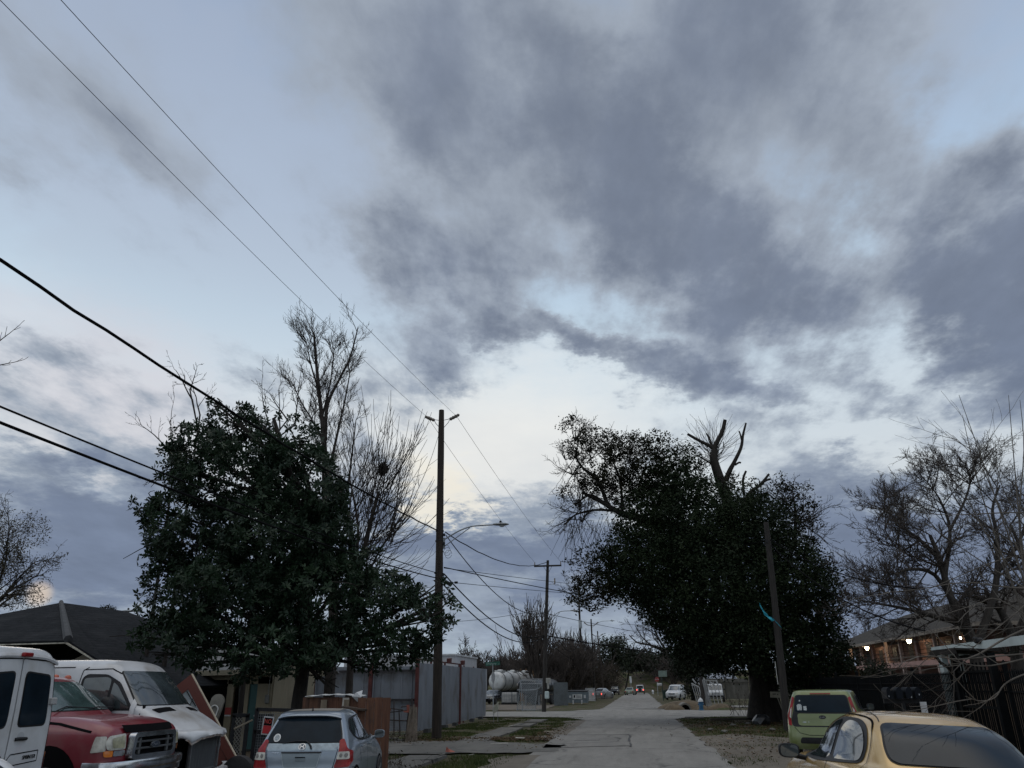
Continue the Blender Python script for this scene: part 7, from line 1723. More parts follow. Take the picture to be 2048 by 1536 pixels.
for px,py in((1734,1296),(1818,1282)):
    r=ray(px,py); t_=(AX+1.1)/r.x; q=Vector((AX+1.1,r.y*t_,H+r.z*t_)); mb=MB(); mb.lathe([(.02,.22),(.13,.18),(.16,.0),(.10,-.14),(.02,-.18)],q,12); l_=part('gallery_lamp',mb,M_lampon,AP,smooth=50,world=True)
    mb=MB(); mb.tube([q+Vector((0,0,.2)),Vector((q.x,q.y,zb-.02))],.03,6); part('lamp_stem',mb,M_iron,l_)
    ld=bpy.data.lights.new('gallery_light','POINT'); lo=bpy.data.objects.new('gallery_light',ld); COL.objects.link(lo); ld.energy=26; ld.color=(1,.76,.50); ld.shadow_soft_size=.2; lo.location=q+Vector((-.3,-.1,-.15)); lo.parent=l_; lo.matrix_parent_inverse=pm(l_).inverted()
r=ray(1921,1276); t_=(AX+2.0)/r.x; q=Vector((AX+2.0,r.y*t_,H+r.z*t_)); mb=MB(); mb.lathe([(.01,.09),(.06,.06),(.06,-.06),(.01,-.09)],q,10); solo('porch_lamp',mb,emat('small_glow',(1,.85,.6),14),'small lit lamp above the pale porch roof','lamp',smooth=50)
# little board sign on a stick, rubbish and rocks under the oak
p=gnd(1571,1447); SB=thing('board_sign','small blank pale board on a leaning stick under the oak','sign',(p.x,p.y,0)); mb=MB(); mb.beam((.12,0,-.1),(-.22,0,1.15),.05,.035); part('stick',mb,mat('stick_pale',(.24,.22,.18),.8),SB)
mb=MB(); mb.box((-.25,-.04,1.28),(.60,.03,.27),Matrix.Rotation(.04,3,'Y')); bd=part('board',mb,mat('board_pale',(.26,.24,.19),.8,var=.2,scale=5),SB); mb=MB(); mb.box((-.36,-.062,1.31),(.16,.006,.035)); mb.box((-.20,-.062,1.30),(.06,.006,.03)); part('faded_print',mb,M_hole,bd)
r_=random.Random(21)
def rock(px,py,s,m,label,cat,sq=.6):
    p=gnd(px,py,0); mb=MB(); bm=bmesh.new(); bmesh.ops.create_icosphere(bm,subdivisions=2,radius=s)
    for v in bm.verts: v.co*=1+.35*mnoise.noise(v.co*3/s+Vector((px,py,0))); v.co.z*=sq
    mb.add([v.co+Vector((p.x,p.y,s*sq*.6)) for v in bm.verts],[tuple(v.index for v in f.verts) for f in bm.faces]); bm.free(); return solo(cat.replace(' ','_'),mb,m,label,cat)
rock(1524,1450,.42,mat('black_bag',(.012,.013,.015),.35,var=.3),'black rubbish bag slumped at the foot of the oak trunk','rubbish bag',.7)
rock(1531,1436,.17,M_white2,'crumpled white bag against the oak trunk','bag',1.0)
for i,(px,py,lab) in enumerate(((1497,1449,'flat stone left of the black rubbish bag'),(1466,1452,'small pale stone in the leaves under the oak'),(1545,1461,'pale stone lying in front of the black rubbish bag'),(1421,1461,'small stone near the street edge under the oak'),(1449,1465,'pale flat stone between street and oak'))): rock(px,py,.14,M_conc,lab,'stone',.45)
mb=MB()
for k in range(6): pass
p0=gnd(1484,1442,0); mb.beam(p0+Vector((-1.6,0,.08)),p0+Vector((1.4,.3,.1)),.14,.12); solo('fallen_log',mb,mat('log_bark',(.06,.05,.04),.9,var=.3,scale=5),'grey fallen branch lying in front of the oak trunk','log')
# ---------------------------------------------------------------- trees
M_bark=mat('bark',(.010,.008,.007),.95,col2=(.028,.023,.019),scale=5,stretch=(3,3,.6),bump=.8,bscale=7)
M_bark2=mat('bare_bark',(.022,.018,.016),.95,col2=(.052,.044,.038),scale=4,stretch=(3,3,.6),bump=.6,bscale=7)
M_twig=mat('twigs',(.036,.029,.026),.95,col2=(.070,.056,.049),scale=1,bump=0)
def grow(seed,segs,levels,r0,up=.25,wob=.22,spread=.75,decay=.72,kids_=(4,5,5,4),ratio=.62,minr=.006,droop=0.0,tipcurl=0.0,start=.25,segn=6):
    """branching skeleton: segs = list of starting axes [(pos,dir,len,rad)]; returns list of (pts,radii,level)"""
    R=random.Random(seed); out=[]; stack=[(Vector(p),Vector(d).normalized(),L_,r_,0) for p,d,L_,r_ in segs]
    while stack:
        p,d,L_,r_,lv=stack.pop(); n=segn if lv<levels-1 else 4; pts=[p.copy()]; rad=[r_]; q=p.copy(); dd=d.copy()
        for i in range(n):
            wv=Vector((R.gauss(0,1),R.gauss(0,1),R.gauss(0,1)))*wob*(1 if lv else .45)
            dd=(dd+wv*.5+Vector((0,0,up*(.35 if lv==0 else 1)))*.35-Vector((0,0,droop*lv*.1))).normalized()
            q=q+dd*L_/n; pts.append(q.copy()); rad.append(max(minr*.7,r_*(1-.62*(i+1)/n)))
        out.append((pts,rad,lv))
        if lv<levels:
            k=kids_[min(lv,len(kids_)-1)]
            for j in range(k):
                f=start+(1-start)*(j+R.random()*.8)/k; f=min(f,.98); idx=f*n; i0=int(idx); t=idx-i0; b=pts[i0].lerp(pts[min(i0+1,n)],t); ax=(pts[min(i0+1,n)]-pts[i0]).normalized()
                o=ax.orthogonal().normalized(); o.rotate(Matrix.Rotation(R.uniform(0,2*PI),3,ax)); s=spread*R.uniform(.7,1.25)
                nd_=(ax*math.cos(s)+o*math.sin(s)).normalized(); rr=max(minr,rad[min(i0,n)]*R.uniform(.5,.72)); stack.append((b,nd_,L_*ratio*R.uniform(.65,1.15)*(1.1-.45*f),rr,lv+1))
            stack.append((pts[-1],dd,L_*ratio*.8,max(minr,rad[-1]),lv+1))
    return out
def skel_mb(sk,keep=None,ns=(8,6,4,3,3,3)):
    mb=MB()
    for pts,rad,lv in sk:
        if keep and not keep(lv): continue
        mb.tube(pts,rad,ns[min(lv,5)],cap=False)
    return mb
def limb(pts,r0,r1,wob=.0,n=4):
    P=catmull(pts,n); k=len(P); return P,[r0+(r1-r0)*(i/(k-1))**.8 for i in range(k)]
def leaves_mb(pts,size,R,per=1,aspect=.4,whorl=0,jit=0.0):
    """leaf-sized faces at points; whorl>0 makes rosettes of that many leaves"""
    V=[];Fc=[]
    for p in pts:
        if whorl:
            ax=Vector((R.gauss(0,.8),R.gauss(0,.8),R.uniform(-.1,1.2))).normalized(); o=ax.orthogonal().normalized(); k=whorl+R.randint(-2,1); a0=R.uniform(0,6.3)
            for j in range(k):
                d=o.copy(); d.rotate(Matrix.Rotation(a0+2*PI*j/k+R.uniform(-.3,.3),3,ax)); d=(d+ax*R.uniform(-.15,.7)).normalized(); s=size*R.uniform(.7,1.25); sd=ax.cross(d).normalized()*s*aspect*.5; b=p+d*s*.08; i=len(V)
                V+=[b,b+d*s*.5+sd+ax*s*.03,b+d*s-ax*s*R.uniform(0,.18),b+d*s*.5-sd+ax*s*.03]; Fc.append((i,i+1,i+2,i+3))
        else:
            for _ in range(per):
                d=Vector((R.gauss(0,1),R.gauss(0,1),R.gauss(0,.7))).normalized(); o=d.orthogonal().normalized(); o.rotate(Matrix.Rotation(R.uniform(0,6.3),3,d)); s=size*R.uniform(.6,1.3); b=p+Vector((R.gauss(0,jit),R.gauss(0,jit),R.gauss(0,jit))); i=len(V); sd=o*s*aspect*.5
                V+=[b,b+d*s*.5+sd,b+d*s,b+d*s*.5-sd]; Fc.append((i,i+1,i+2,i+3))
    mb=MB(); mb.v=V; mb.f=Fc; mb.mi=[0]*len(Fc); return mb
def fastmesh(name,mb,m):
    me=bpy.data.meshes.new(name); me.from_pydata([tuple(v) for v in mb.v],[],mb.f); me.materials.append(m); me.update(); return me
def vol_points(blobs,n,R,surf=.55,gap=.0,gscale=.9,seed=0):
    """points spread through a union of ellipsoids, denser near the surface, thinned by noise for gaps"""
    out=[]; W=[b[3]*b[4]*b[5] for b in blobs]; tot=sum(W); tries=0
    while len(out)<n and tries<n*30:
        tries+=1; x=R.random()*tot; k=0
        while x>W[k]: x-=W[k]; k+=1
        b=blobs[k]; u=Vector((R.gauss(0,1),R.gauss(0,1),R.gauss(0,1))).normalized()*(R.random()**(1/3) if R.random()>surf else R.uniform(.80,1.04)); p=Vector((b[0]+u.x*b[3],b[1]+u.y*b[4],b[2]+u.z*b[5]))
        g=mnoise.noise(p*gscale+Vector((seed,0,0)))+.5*mnoise.noise(p*gscale*2.7)
        if g<gap: continue
        out.append(p)
    return out
# ---- magnolia
MY=20.0
def PB(px,py,Y,rx,rz,ry=None):
    p=at(px,py,Y); s=Y*.928/F; return (p.x,Y,p.z,rx*s,(ry or rx)*s,rz*s*.93)
R=random.Random(12)
mg=[PB(430,805,MY-.2,28,30),PB(465,850,MY,62,60),PB(520,850,MY,70,50),PB(590,880,MY,62,62),PB(400,900,MY,75,75,90),PB(350,930,MY-.3,50,60),PB(480,950,MY,150,110,150),PB(600,980,MY,110,110,130),
 PB(290,1010,MY-.5,34,30),PB(330,1045,MY,55,60),PB(400,1060,MY,120,110,150),PB(560,1090,MY,130,130,170),PB(650,1080,MY,60,120,120),PB(320,1120,MY-.3,50,60),PB(360,1190,MY,80,90,120),PB(480,1200,MY-.5,150,110,180),PB(640,1200,MY,110,100,150),
 PB(760,1190,MY-.3,80,60,100),PB(830,1240,MY-.3,70,80,90),PB(885,1225,MY-.3,32,38),PB(880,1185,MY-.2,26,30),PB(780,1290,MY-.2,80,50,90),PB(700,1290,MY-.5,90,60,110),PB(560,1300,MY-1.0,110,55,130),PB(420,1290,MY-1,90,60,110),PB(330,1280,MY-.5,58,50,90),PB(310,1310,MY-.6,34,34),PB(740,1140,MY,60,50,70),PB(480,1345,MY-1,34,26),PB(830,1300,MY-.2,38,30),PB(740,1335,MY-.4,26,16),PB(640,1340,MY-.6,32,26),PB(655,1372,MY-.6,26,18),PB(400,1332,MY-.8,40,28)]
MT=thing('magnolia_tree','large dark glossy leaved magnolia behind the silver blue car','tree',(at(600,1400,MY).x,MY,0))
tx=MT.location.x
sk=[]
tr=[(tx-.05,MY,-.2),(tx,MY,.5),(tx-.03,MY,1.4),(tx+.02,MY,2.4),(tx-.05,MY,3.8),(tx-.3,MY,5.6),(tx-.9,MY,7.5),(tx-1.6,MY,9.2)]
P_,Rd=limb(tr,.26,.05); Rd[0]=.34; Rd[1]=.30; mb=MB(); mb.tube(P_,Rd,14); part('trunk',mb,M_bark,MT,smooth=60,world=True)
segs=[]
for b in mg:
    if b[3]<.28 and b[5]<.28: pass
    tgt=Vector((b[0],b[1],b[2])); st=Vector((tx-.1,MY,min(max(2.35,tgt.z-1.6-R.random()),6.5))); mid=st.lerp(tgt,.5)+Vector((R.uniform(-.2,.2),R.uniform(-.3,.3),.12)); Pq,Rq=limb([st,mid,tgt],.09,.025); sk.append((Pq,Rq,1))
    for _ in range(5):
        e=tgt+Vector((R.gauss(0,1)*b[3]*.6,R.gauss(0,1)*b[4]*.6,R.gauss(0,1)*b[5]*.6)); Pq,Rq=limb([mid.lerp(tgt,R.random()),tgt.lerp(e,.5)+Vector((0,0,.05)),e],.03,.008); sk.append((Pq,Rq,3))
part('branches',skel_mb(sk),M_bark,MT,world=True)
pts=vol_points(mg,10500,R,.5,-.10,1.35,3)
M_mag=leafmat('magnolia_leaf',(.004,.011,.007),(.028,.052,.025),.9,.42,.06)
me=fastmesh('crown',leaves_mb(pts,.155,R,whorl=7,aspect=.42),M_mag); link('crown',me,MT,True)
# ---- bare trees behind the magnolia
def bare_tree(name,label,base,segs,seed,levels,mat_,group=None,minr=.008,**k):
    t=thing(name,label,'tree',base,0,group); sk=grow(seed,segs,levels,0,minr=minr,**k)
    part('trunk',skel_mb(sk,lambda l:l==0,(10,)),M_bark2 if mat_ is None else mat_,t,world=True)
    me=fastmesh('branches',skel_mb(sk,lambda l:l>0),M_twig if mat_ is None else mat_); link('branches',me,t,True); return t
BY=25.0
M_sil=mat('dark_twigs',(.020,.016,.014),.95,col2=(.045,.036,.032),scale=2)
def pxp(px,py,Y): return at(px,py,Y)
def seg(px0,py0,px1,py1,Y,r,dy=0):
    a=at(px0,py0,Y); b=at(px1,py1,Y+dy); return (a,b-a,(b-a).length,r)
bt=thing('bare_tree','tall slender bare tree standing highest behind the magnolia','tree',(at(660,1300,BY).x,BY,0))
mainP=[at(660,1380,BY),at(668,1200,BY),at(655,1080,BY),at(650,950,BY),at(648,880,BY),at(640,800,BY),at(632,720,BY),at(628,670,BY)]; mainP[0].z=-.1
P_,Rd=limb(mainP,.20,.035); mb=MB(); mb.tube(P_,Rd,10)
forks=[([at(650,880,BY),at(655,810,BY),at(678,760,BY),at(700,715,BY),at(716,655,BY)],.085,.02),([at(655,960,BY),at(672,880,BY),at(690,800,BY+.4),at(700,745,BY+.5)],.07,.018),([at(640,790,BY),at(622,730,BY),at(612,680,BY-.3)],.045,.014),([at(655,1080,BY),at(690,1000,BY+.3),at(705,900,BY+.5),at(712,840,BY+.6)],.07,.016),([at(660,1090,BY),at(700,1050,BY),at(740,960,BY)],.06,.015),([at(652,900,BY),at(630,850,BY),at(600,800,BY-.4),at(588,770,BY-.5)],.045,.012),([at(645,830,BY),at(660,770,BY+.3),at(668,700,BY+.4)],.05,.014)]
sk=[]
for P,a,b in forks:
    Pq,Rq=limb(P,a,b); mb.tube(Pq,Rq,8)
part('trunk',mb,M_sil,bt,world=True)
R2_=random.Random(5); segs=[]
def along(P,k,L_,r,up=.6):
    P=catmull(P,5)
    for j in range(k):
        i=R2_.randint(int(len(P)*.3),len(P)-1); d=(P[min(i+1,len(P)-1)]-P[max(i-1,0)]).normalized(); o=d.orthogonal().normalized(); o.rotate(Matrix.Rotation(R2_.uniform(0,6.3),3,d)); segs.append((P[i],(d*.9+o*.75+Vector((0,0,up*.4))),L_*R2_.uniform(.5,1.1),r))
along(mainP,58,1.0,.018)
for P,a,b in forks: along(P,15,.9,.014)
sk=grow(41,segs,2,0,up=.30,wob=.30,spread=.62,kids_=(6,5,3),ratio=.60,minr=.006,segn=5)
me=fastmesh('branches',skel_mb(sk,None,(4,3,3)),M_sil); link('branches',me,bt,True)
# spreading whippy tree right of it with a nest
WY=24.0
wt=thing('bare_tree','bare tree with long upswept whips and a dark nest, between magnolia and tall pole','tree',(at(705,1390,WY).x,WY,0)); mb=MB(); segs=[]
M_whip=M_sil
wl=[([at(700,1390,WY),at(706,1250,WY),at(722,1130,WY),at(745,1030,WY),at(758,985,WY)],.13,.05),([at(700,1300,WY),at(712,1120,WY),at(716,1050,WY),at(700,960,WY)],.09,.025),([at(704,1200,WY),at(700,1080,WY),at(690,1000,WY),at(660,960,WY)],.07,.02),([at(722,1130,WY),at(700,1040,WY-.4),at(706,960,WY-.4)],.05,.02),([at(716,1190,WY),at(760,1100,WY+.3),at(800,1040,WY+.3)],.05,.014)]
wl[0][0][0].z=-.1
for P,a,b in wl: Pq,Rq=limb(P,a,b); mb.tube(Pq,Rq,9)
part('trunk',mb,M_whip,wt,world=True)
# whips: long arcs opening upwards and to the right
R3_=random.Random(17); sk=[]
src=[(758,985),(745,1030),(735,1075),(722,1120),(706,980),(700,1040),(712,1100),(764,1000),(780,1070),(716,1160)]
for i in range(150):
    sx,sy=R3_.choice(src); a=R3_.uniform(-.35,1.15) if sx>715 else R3_.uniform(-.55,.8); L_=R3_.uniform(70,240)*(1-.25*abs(a-.2)); dy=R3_.uniform(-1.4,1.4)
    x=sx+R3_.uniform(-8,8); y=sy+R3_.uniform(-25,25); P=[]
    for k in range(6):
        f=k/5; ang=a*(1.0-.55*f) ; P.append(at(x,y,WY+dy*f)); x+=math.sin(ang)*L_/5+R3_.uniform(-2.5,2.5); y-=math.cos(ang)*L_/5
    P=catmull(P,2); sk.append((P,[.016-.010*(j/len(P)) for j in range(len(P))],3))
    for _ in range(4):
        j=R3_.randint(3,len(P)-3); d=(P[j+1]-P[j]).normalized(); o=d.orthogonal(); o.rotate(Matrix.Rotation(R3_.uniform(0,6.3),3,d)); l2=R3_.uniform(.25,.75); q=[P[j],P[j]+(d*.85+o*.5)*l2*.5,P[j]+(d*.95+o*.38)*l2]; sk.append((q,[.008,.006,.004],3))
for i in range(46): # drooping low twigs to the right
    x=R3_.uniform(720,800); y=R3_.uniform(1060,1200); a=R3_.uniform(1.0,1.9); L_=R3_.uniform(50,120); P=[]; dy=R3_.uniform(-1,1)
    for k in range(5): P.append(at(x,y,WY+dy*k/4)); x+=math.sin(a)*L_/4; y-=math.cos(a)*L_/4; a-=.22
    sk.append((P,[.012,.010,.008,.006,.005],3))
me=fastmesh('branches',skel_mb(sk,None,(3,3,3,3)),M_whip); link('branches',me,wt,True)
def twigball(c,r,n,R,L_=.25):
    mb=MB()
    for _ in range(n):
        p=Vector((R.gauss(0,1),R.gauss(0,1),R.gauss(0,1))).normalized()*r*R.uniform(.1,1); d=Vector((R.gauss(0,1),R.gauss(0,1),R.gauss(0,1))).normalized()*L_*R.uniform(.4,1); p=Vector((p.x*.7,p.y*.7,p.z*1.15)); mb.tube([c+p-d*.5,c+p+d*.1+Vector((0,0,-.03)),c+p+d*.5],.012,3,cap=False)
    return mb
solo('nest',twigball(at(766,938,WY),.20,420,R3_),mat('nest_dark',(.014,.011,.009),.95),'dark squirrel nest high in the whippy bare tree','nest')
# small bare tops poking out around the magnolia
for lab,sg,sd_ in (('bare twiggy top rising left out of the magnolia, under the thick cable',[(400,830,378,770),(385,800,340,745),(380,780,390,740)],3),('sparse bare branch tips at the upper left flank of the magnolia',[(350,930,318,830),(340,900,300,850),(322,960,290,960)],4),('fine bare twigs between the magnolia top and the tall bare tree',[(540,860,520,780),(560,860,560,790),(590,850,600,770),(575,840,540,790)],6)):
    YY=22.5; sg2=[seg(a,b,c,d,YY,.028) for a,b,c,d in sg]; b0=at(sg[0][0],sg[0][1],YY)
    t=thing('bare_tree',lab,'tree',(b0.x,YY,0),0); mb=MB(); mb.tube([(b0.x+.1,YY,-.1),(b0.x+.05,YY,b0.z*.5),tuple(b0)],[.09,.06,.03],6); 
    for s_ in sg2: mb.tube([b0+Vector((0,0,-.5)),s_[0]],.025,5)
    part('trunk',mb,M_sil,t,world=True)
    sk=grow(sd_*7,sg2,3,0,up=.12,wob=.30,spread=.6,kids_=(3,2,2),ratio=.55,minr=.0065,segn=5); me=fastmesh('branches',skel_mb(sk,None,(4,3,3,3)),M_sil); link('branches',me,t,True)
# ---- vine covered oak on the right
OY=43.0; R=random.Random(33)
OK_=thing('oak_tree','massive vine covered oak with sawn off limbs on the right side of the street','tree',(at(1525,1440,OY).x,OY,0)); ox=OK_.location.x
dense=[PB(1320,985,OY,45,60,90),PB(1360,965,OY,62,80,130),PB(1300,1050,OY,75,85,140),PB(1395,1060,OY,105,110,220),PB(1500,1080,OY,85,90,200),PB(1300,1130,OY-.5,95,80,180),PB(1420,1180,OY-1,150,120,240),PB(1560,1180,OY,105,120,200),PB(1620,1230,OY,60,90,130),PB(1400,1268,OY-1,80,62,170),PB(1500,1285,OY-1.5,110,66,230),PB(1610,1310,OY-.5,80,60,150),PB(1445,1318,OY-1,60,28,130),PB(1340,1220,OY-1,60,50,110),PB(1600,1345,OY-.5,62,38,130),PB(1480,1000,OY,55,35,110),PB(1535,1040,OY,42,45,90),PB(1240,1120,OY-.5,60,50,120),PB(1260,1180,OY-.5,70,40,110),PB(1640,1340,OY,50,30,80),PB(1368,1285,OY-.5,45,36,90)]
loose=[PB(1285,945,OY,50,55),PB(1335,925,OY,45,42),PB(1270,1000,OY,40,40),PB(1150,860,OY,36,36),PB(1180,890,OY,50,45),PB(1215,900,OY,55,45),PB(1255,900,OY,50,42),PB(1310,895,OY,55,35),PB(1200,950,OY,60,40),PB(1150,990,OY,34,32),PB(1250,960,OY,60,60),PB(1575,985,OY+.5,34,40),PB(1596,1010,OY+.5,40,52),PB(1604,1070,OY+.5,36,62),PB(1580,1110,OY,42,52),PB(1180,1130,OY-1,55,45),PB(1160,1180,OY-1,45,32),PB(1210,1170,OY-1,60,40),PB(1180,1210,OY-1,36,18),PB(1130,905,OY,20,22),PB(1382,925,OY,22,26),PB(1660,1210,OY,22,45),PB(1685,1340,OY,40,60),PB(1640,1150,OY,22,40),PB(1462,965,OY,26,20),PB(1360,1255,OY-1,40,22),PB(1310,1230,OY-1,40,20)]
mb=MB()
tr=[at(1530,1442,OY),at(1526,1400,OY),at(1515,1340,OY),at(1490,1240,OY),at(1470,1120,OY),at(1460,1020,OY),at(1440,960,OY),at(1428,920,OY),at(1430,900,OY)]; tr[0].z=-.2
P_,Rd=limb(tr,.62,.19); Rd[0]=.9; Rd[1]=.75; Rd[2]=.66; mb.tube(P_,Rd,16)
limbs=[([at(1430,915,OY),at(1428,898,OY),at(1436,880,OY),at(1445,862,OY),at(1450,840,OY)],.17,.105),([at(1429,900,OY),at(1420,892,OY),at(1400,882,OY),at(1375,868,OY)],.13,.075),([at(1426,898,OY),at(1420,880,OY),at(1413,867,OY)],.07,.05),
 ([at(1452,960,OY),at(1460,940,OY),at(1468,925,OY),at(1482,895,OY),at(1486,870,OY),at(1492,846,OY)],.17,.05),([at(1484,885,OY),at(1481,870,OY),at(1478,862,OY)],.05,.04),([at(1470,930,OY),at(1478,925,OY),at(1482,926,OY)],.06,.05),([at(1440,950,OY),at(1425,930,OY),at(1408,918,OY),at(1394,911,OY)],.07,.035),
 ([at(1480,1020,OY),at(1500,985,OY),at(1520,970,OY),at(1538,948,OY)],.13,.06),([at(1520,972,OY),at(1530,962,OY),at(1541,958,OY)],.06,.06),([at(1490,1040,OY),at(1510,1000,OY),at(1536,986,OY)],.13,.10),([at(1488,990,OY),at(1486,960,OY),at(1492,942,OY)],.08,.06),([at(1447,895,OY),at(1447,885,OY),at(1446,884,OY)],.03,.02),
 ([at(1470,1120,OY),at(1380,1060,OY),at(1290,1040,OY),at(1240,1025,OY),at(1205,1005,OY),at(1165,985,OY)],.34,.08),([at(1235,1022,OY),at(1190,1020,OY),at(1150,1030,OY),at(1128,1050,OY)],.09,.03),([at(1180,1022,OY),at(1168,1035,OY),at(1162,1044,OY)],.05,.03),([at(1205,1003,OY),at(1180,990,OY),at(1150,1010,OY)],.08,.04),([at(1215,1010,OY),at(1195,960,OY),at(1165,935,OY),at(1152,910,OY),at(1158,880,OY)],.13,.03),([at(1245,1020,OY),at(1240,960,OY),at(1220,910,OY)],.10,.03),([at(1165,945,OY),at(1145,950,OY)],.06,.03),
 ([at(1490,1240,OY),at(1400,1180,OY-1),at(1300,1160,OY-1),at(1200,1175,OY-1.2)],.30,.06),([at(1500,1280,OY),at(1560,1180,OY),at(1590,1060,OY),at(1585,980,OY)],.22,.03),([at(1560,1050,OY),at(1600,1045,OY),at(1612,1052,OY)],.07,.03)]
for P,a,b in limbs: Pq,Rq=limb(P,a,b); mb.tube(Pq,Rq,9)
mb.tube([at(1512,1440,OY-.5),at(1514,1380,OY-.3),at(1518,1300,OY)],[.45,.33,.2],10); mb.tube([at(1552,1440,OY),at(1545,1380,OY),at(1530,1300,OY)],[.40,.28,.18],10)
part('trunk',mb,M_bark,OK_,smooth=60,world=True)
segs=[]
for P,a,b in limbs[12:]:
    Pc=catmull(P,4)
    for _ in range(12):
        i=R.randint(3,len(Pc)-1); d=Vector((R.gauss(0,1),R.gauss(0,.6),R.gauss(.2,1))); segs.append((Pc[i],d,R.uniform(.6,1.8),.03))
for b in loose:
    for _ in range(5): segs.append((Vector((b[0],b[1],b[2]-b[5]*.8)),Vector((R.gauss(0,.7),R.gauss(0,.5),R.uniform(.1,1))),b[5]*1.5,.03))
sk=grow(9,segs,2,0,up=.1,wob=.4,spread=.7,kids_=(4,3,2),ratio=.55,minr=.012,segn=5)
# fan of fine twigs behind the sawn limbs, drooping twigs at the far left tips
for i in range(75):
    a=R.uniform(-1.25,1.05); L_=R.uniform(45,95); x,y=1432+R.uniform(-10,6),915+R.uniform(-12,15); P=[]
    for k in range(5): P.append(at(x,y,OY+.6+R.uniform(-.1,.1))); x+=math.sin(a)*L_/4+R.uniform(-2.5,2.5); y-=math.cos(a)*L_/4; a+=R.uniform(-.35,.35)
    sk.append((P,[.016,.013,.011,.009,.007],3))
for i in range(70):
    x=R.uniform(1128,1250); y=R.uniform(1030,1060); a=PI+R.uniform(-.5,.5); L_=R.uniform(20,80); P=[]
    for k in range(4): P.append(at(x,y,OY-.4)); x+=math.sin(a)*L_/3+R.uniform(-3,3); y-=math.cos(a)*L_/3
    sk.append((P,[.016,.012,.01,.008],3))
me=fastmesh('branches',skel_mb(sk,None,(4,3,3,3)),M_bark); link('branches',me,OK_,True)
M_oak=leafmat('vine_leaf',(.004,.009,.005),(.026,.038,.017),.55,.6,.08); M_oak2=leafmat('oak_leaf',(.008,.010,.006),(.032,.031,.015),.8,.55,.18)
def clusters(blobs,n,k,r,R,surf,gap,gs,sd):
    out=[]
    for c in vol_points(blobs,n,R,surf,gap,gs,sd):
        q=R.uniform(.6,1.5)*r; m=int(k*R.uniform(.4,1.6))+1
        for _ in range(m): out.append(c+Vector((R.gauss(0,q),R.gauss(0,q),R.gauss(0,q*.7))))
    return out
for _m in(M_oak,M_oak2): _m.node_tree.nodes['Principled BSDF'].inputs['Specular IOR Level'].default_value=.08
dp=vol_points(dense,20000,R,.30,-.38,.5,5)+clusters(dense,2600,9,.20,R,.85,-.2,.7,5); lp=clusters(loose,1330,10,.15,R,.40,-.12,.9,8)
vm=leaves_mb(dp,.145,R,per=3,aspect=.62,jit=.13); vi=leaves_mb(vol_points([(b[0],b[1],b[2],b[3]*.66,b[4]*.66,b[5]*.66) for b in dense],3800,R,.0,-.6,.5,5),.42,R,per=1,aspect=.7,jit=.1); k_=len(vm.v); vm.v+=vi.v; vm.f+=[tuple(i+k_ for i in f) for f in vi.f]
me=fastmesh('vines',vm,M_oak); link('vines',me,OK_,True)
me=fastmesh('crown',leaves_mb(lp,.135,R,per=2,aspect=.6,jit=.05),M_oak2); link('crown',me,OK_,True)
# hanging vine strings
# ---- leafy tree cut by the left edge
LY=30; R=random.Random(44); lt_=thing('leafy_tree','half leafless tree at the left edge above the shingled roof','tree',(at(-40,1300,LY).x,LY,0)); segs=[]
for px,py in((60,1010),(110,1080),(80,1140),(20,1000),(50,1180),(-40,1020),(100,1120),(0,1100)): a=at(-30,1230,LY); b=at(px,py,LY); segs.append((a,b-a,(b-a).length*.75,.07))
sk=grow(77,segs,3,0,up=-.02,wob=.42,spread=.7,kids_=(5,4,3),ratio=.52,minr=.010,segn=6)
mb=MB(); mb.tube([at(-45,1400,LY),at(-38,1300,LY),at(-30,1230,LY)],[.28,.22,.15],8); mb.v=[(a,b,max(c,-.1)) for a,b,c in mb.v]; part('trunk',mb,M_bark2,lt_,world=True)
me=fastmesh('branches',skel_mb(sk,None,(6,4,3,3)),M_bark2); link('branches',me,lt_,True)
tips=[p for s in sk if s[2]>=2 for p in s[0][1:]]; tips=[p for p in tips if R.random()<.75]
blob_l=[PB(20,1060,LY,85,55),PB(40,1140,LY,70,50),PB(20,1200,LY,75,30),PB(-30,1100,LY,80,110)]
me=fastmesh('crown',leaves_mb(vol_points(blob_l,4200,R,.3,-.05,1.2)+tips[:900],.085,R,per=2,aspect=.5,jit=.10),leafmat('sparse_leaf',(.022,.026,.012),(.085,.065,.035),1.2,.5,.25)); link('crown',me,lt_,True)
for sg in(((0,685,30,655),(0,725,35,722)),):
    YY=12; segs=[seg(-14,a[1]+8,a[2],a[3],YY,.012) for a in sg]; b0=at(-30,705,YY); t=thing('bare_tree','bare twig tips reaching in at the left edge in mid sky','tree',(b0.x,YY,0)); mb=MB(); mb.tube([(b0.x-.6,YY,-.1),(b0.x-.4,YY,b0.z*.6),tuple(b0)],[.2,.12,.04],8); 
    for s_ in segs: mb.tube([b0,s_[0]],.014,5)
    part('trunk',mb,M_bark2,t,world=True); sk=grow(8,segs,1,0,up=.1,wob=.25,spread=.7,kids_=(3,),ratio=.5,minr=.006,segn=4); link('branches',fastmesh('branches',skel_mb(sk),M_twig),t,True)
# small far bush above the roof
b=at(215,1214,60); t=thing('leafy_tree','small clump of foliage peeping above the shingled roof ridge','tree',(b.x,60,0)); mb=MB(); mb.tube([(b.x,60,-.1),(b.x,60,b.z-.3)],[.2,.1],6); part('trunk',mb,M_bark,t,world=True); link('crown',fastmesh('crown',leaves_mb(vol_points([(b.x,60,b.z-.5,.75,.7,.6)],700,R,.4,-.3,1),.14,R,2,.5,jit=.08),M_oak2),t,True)
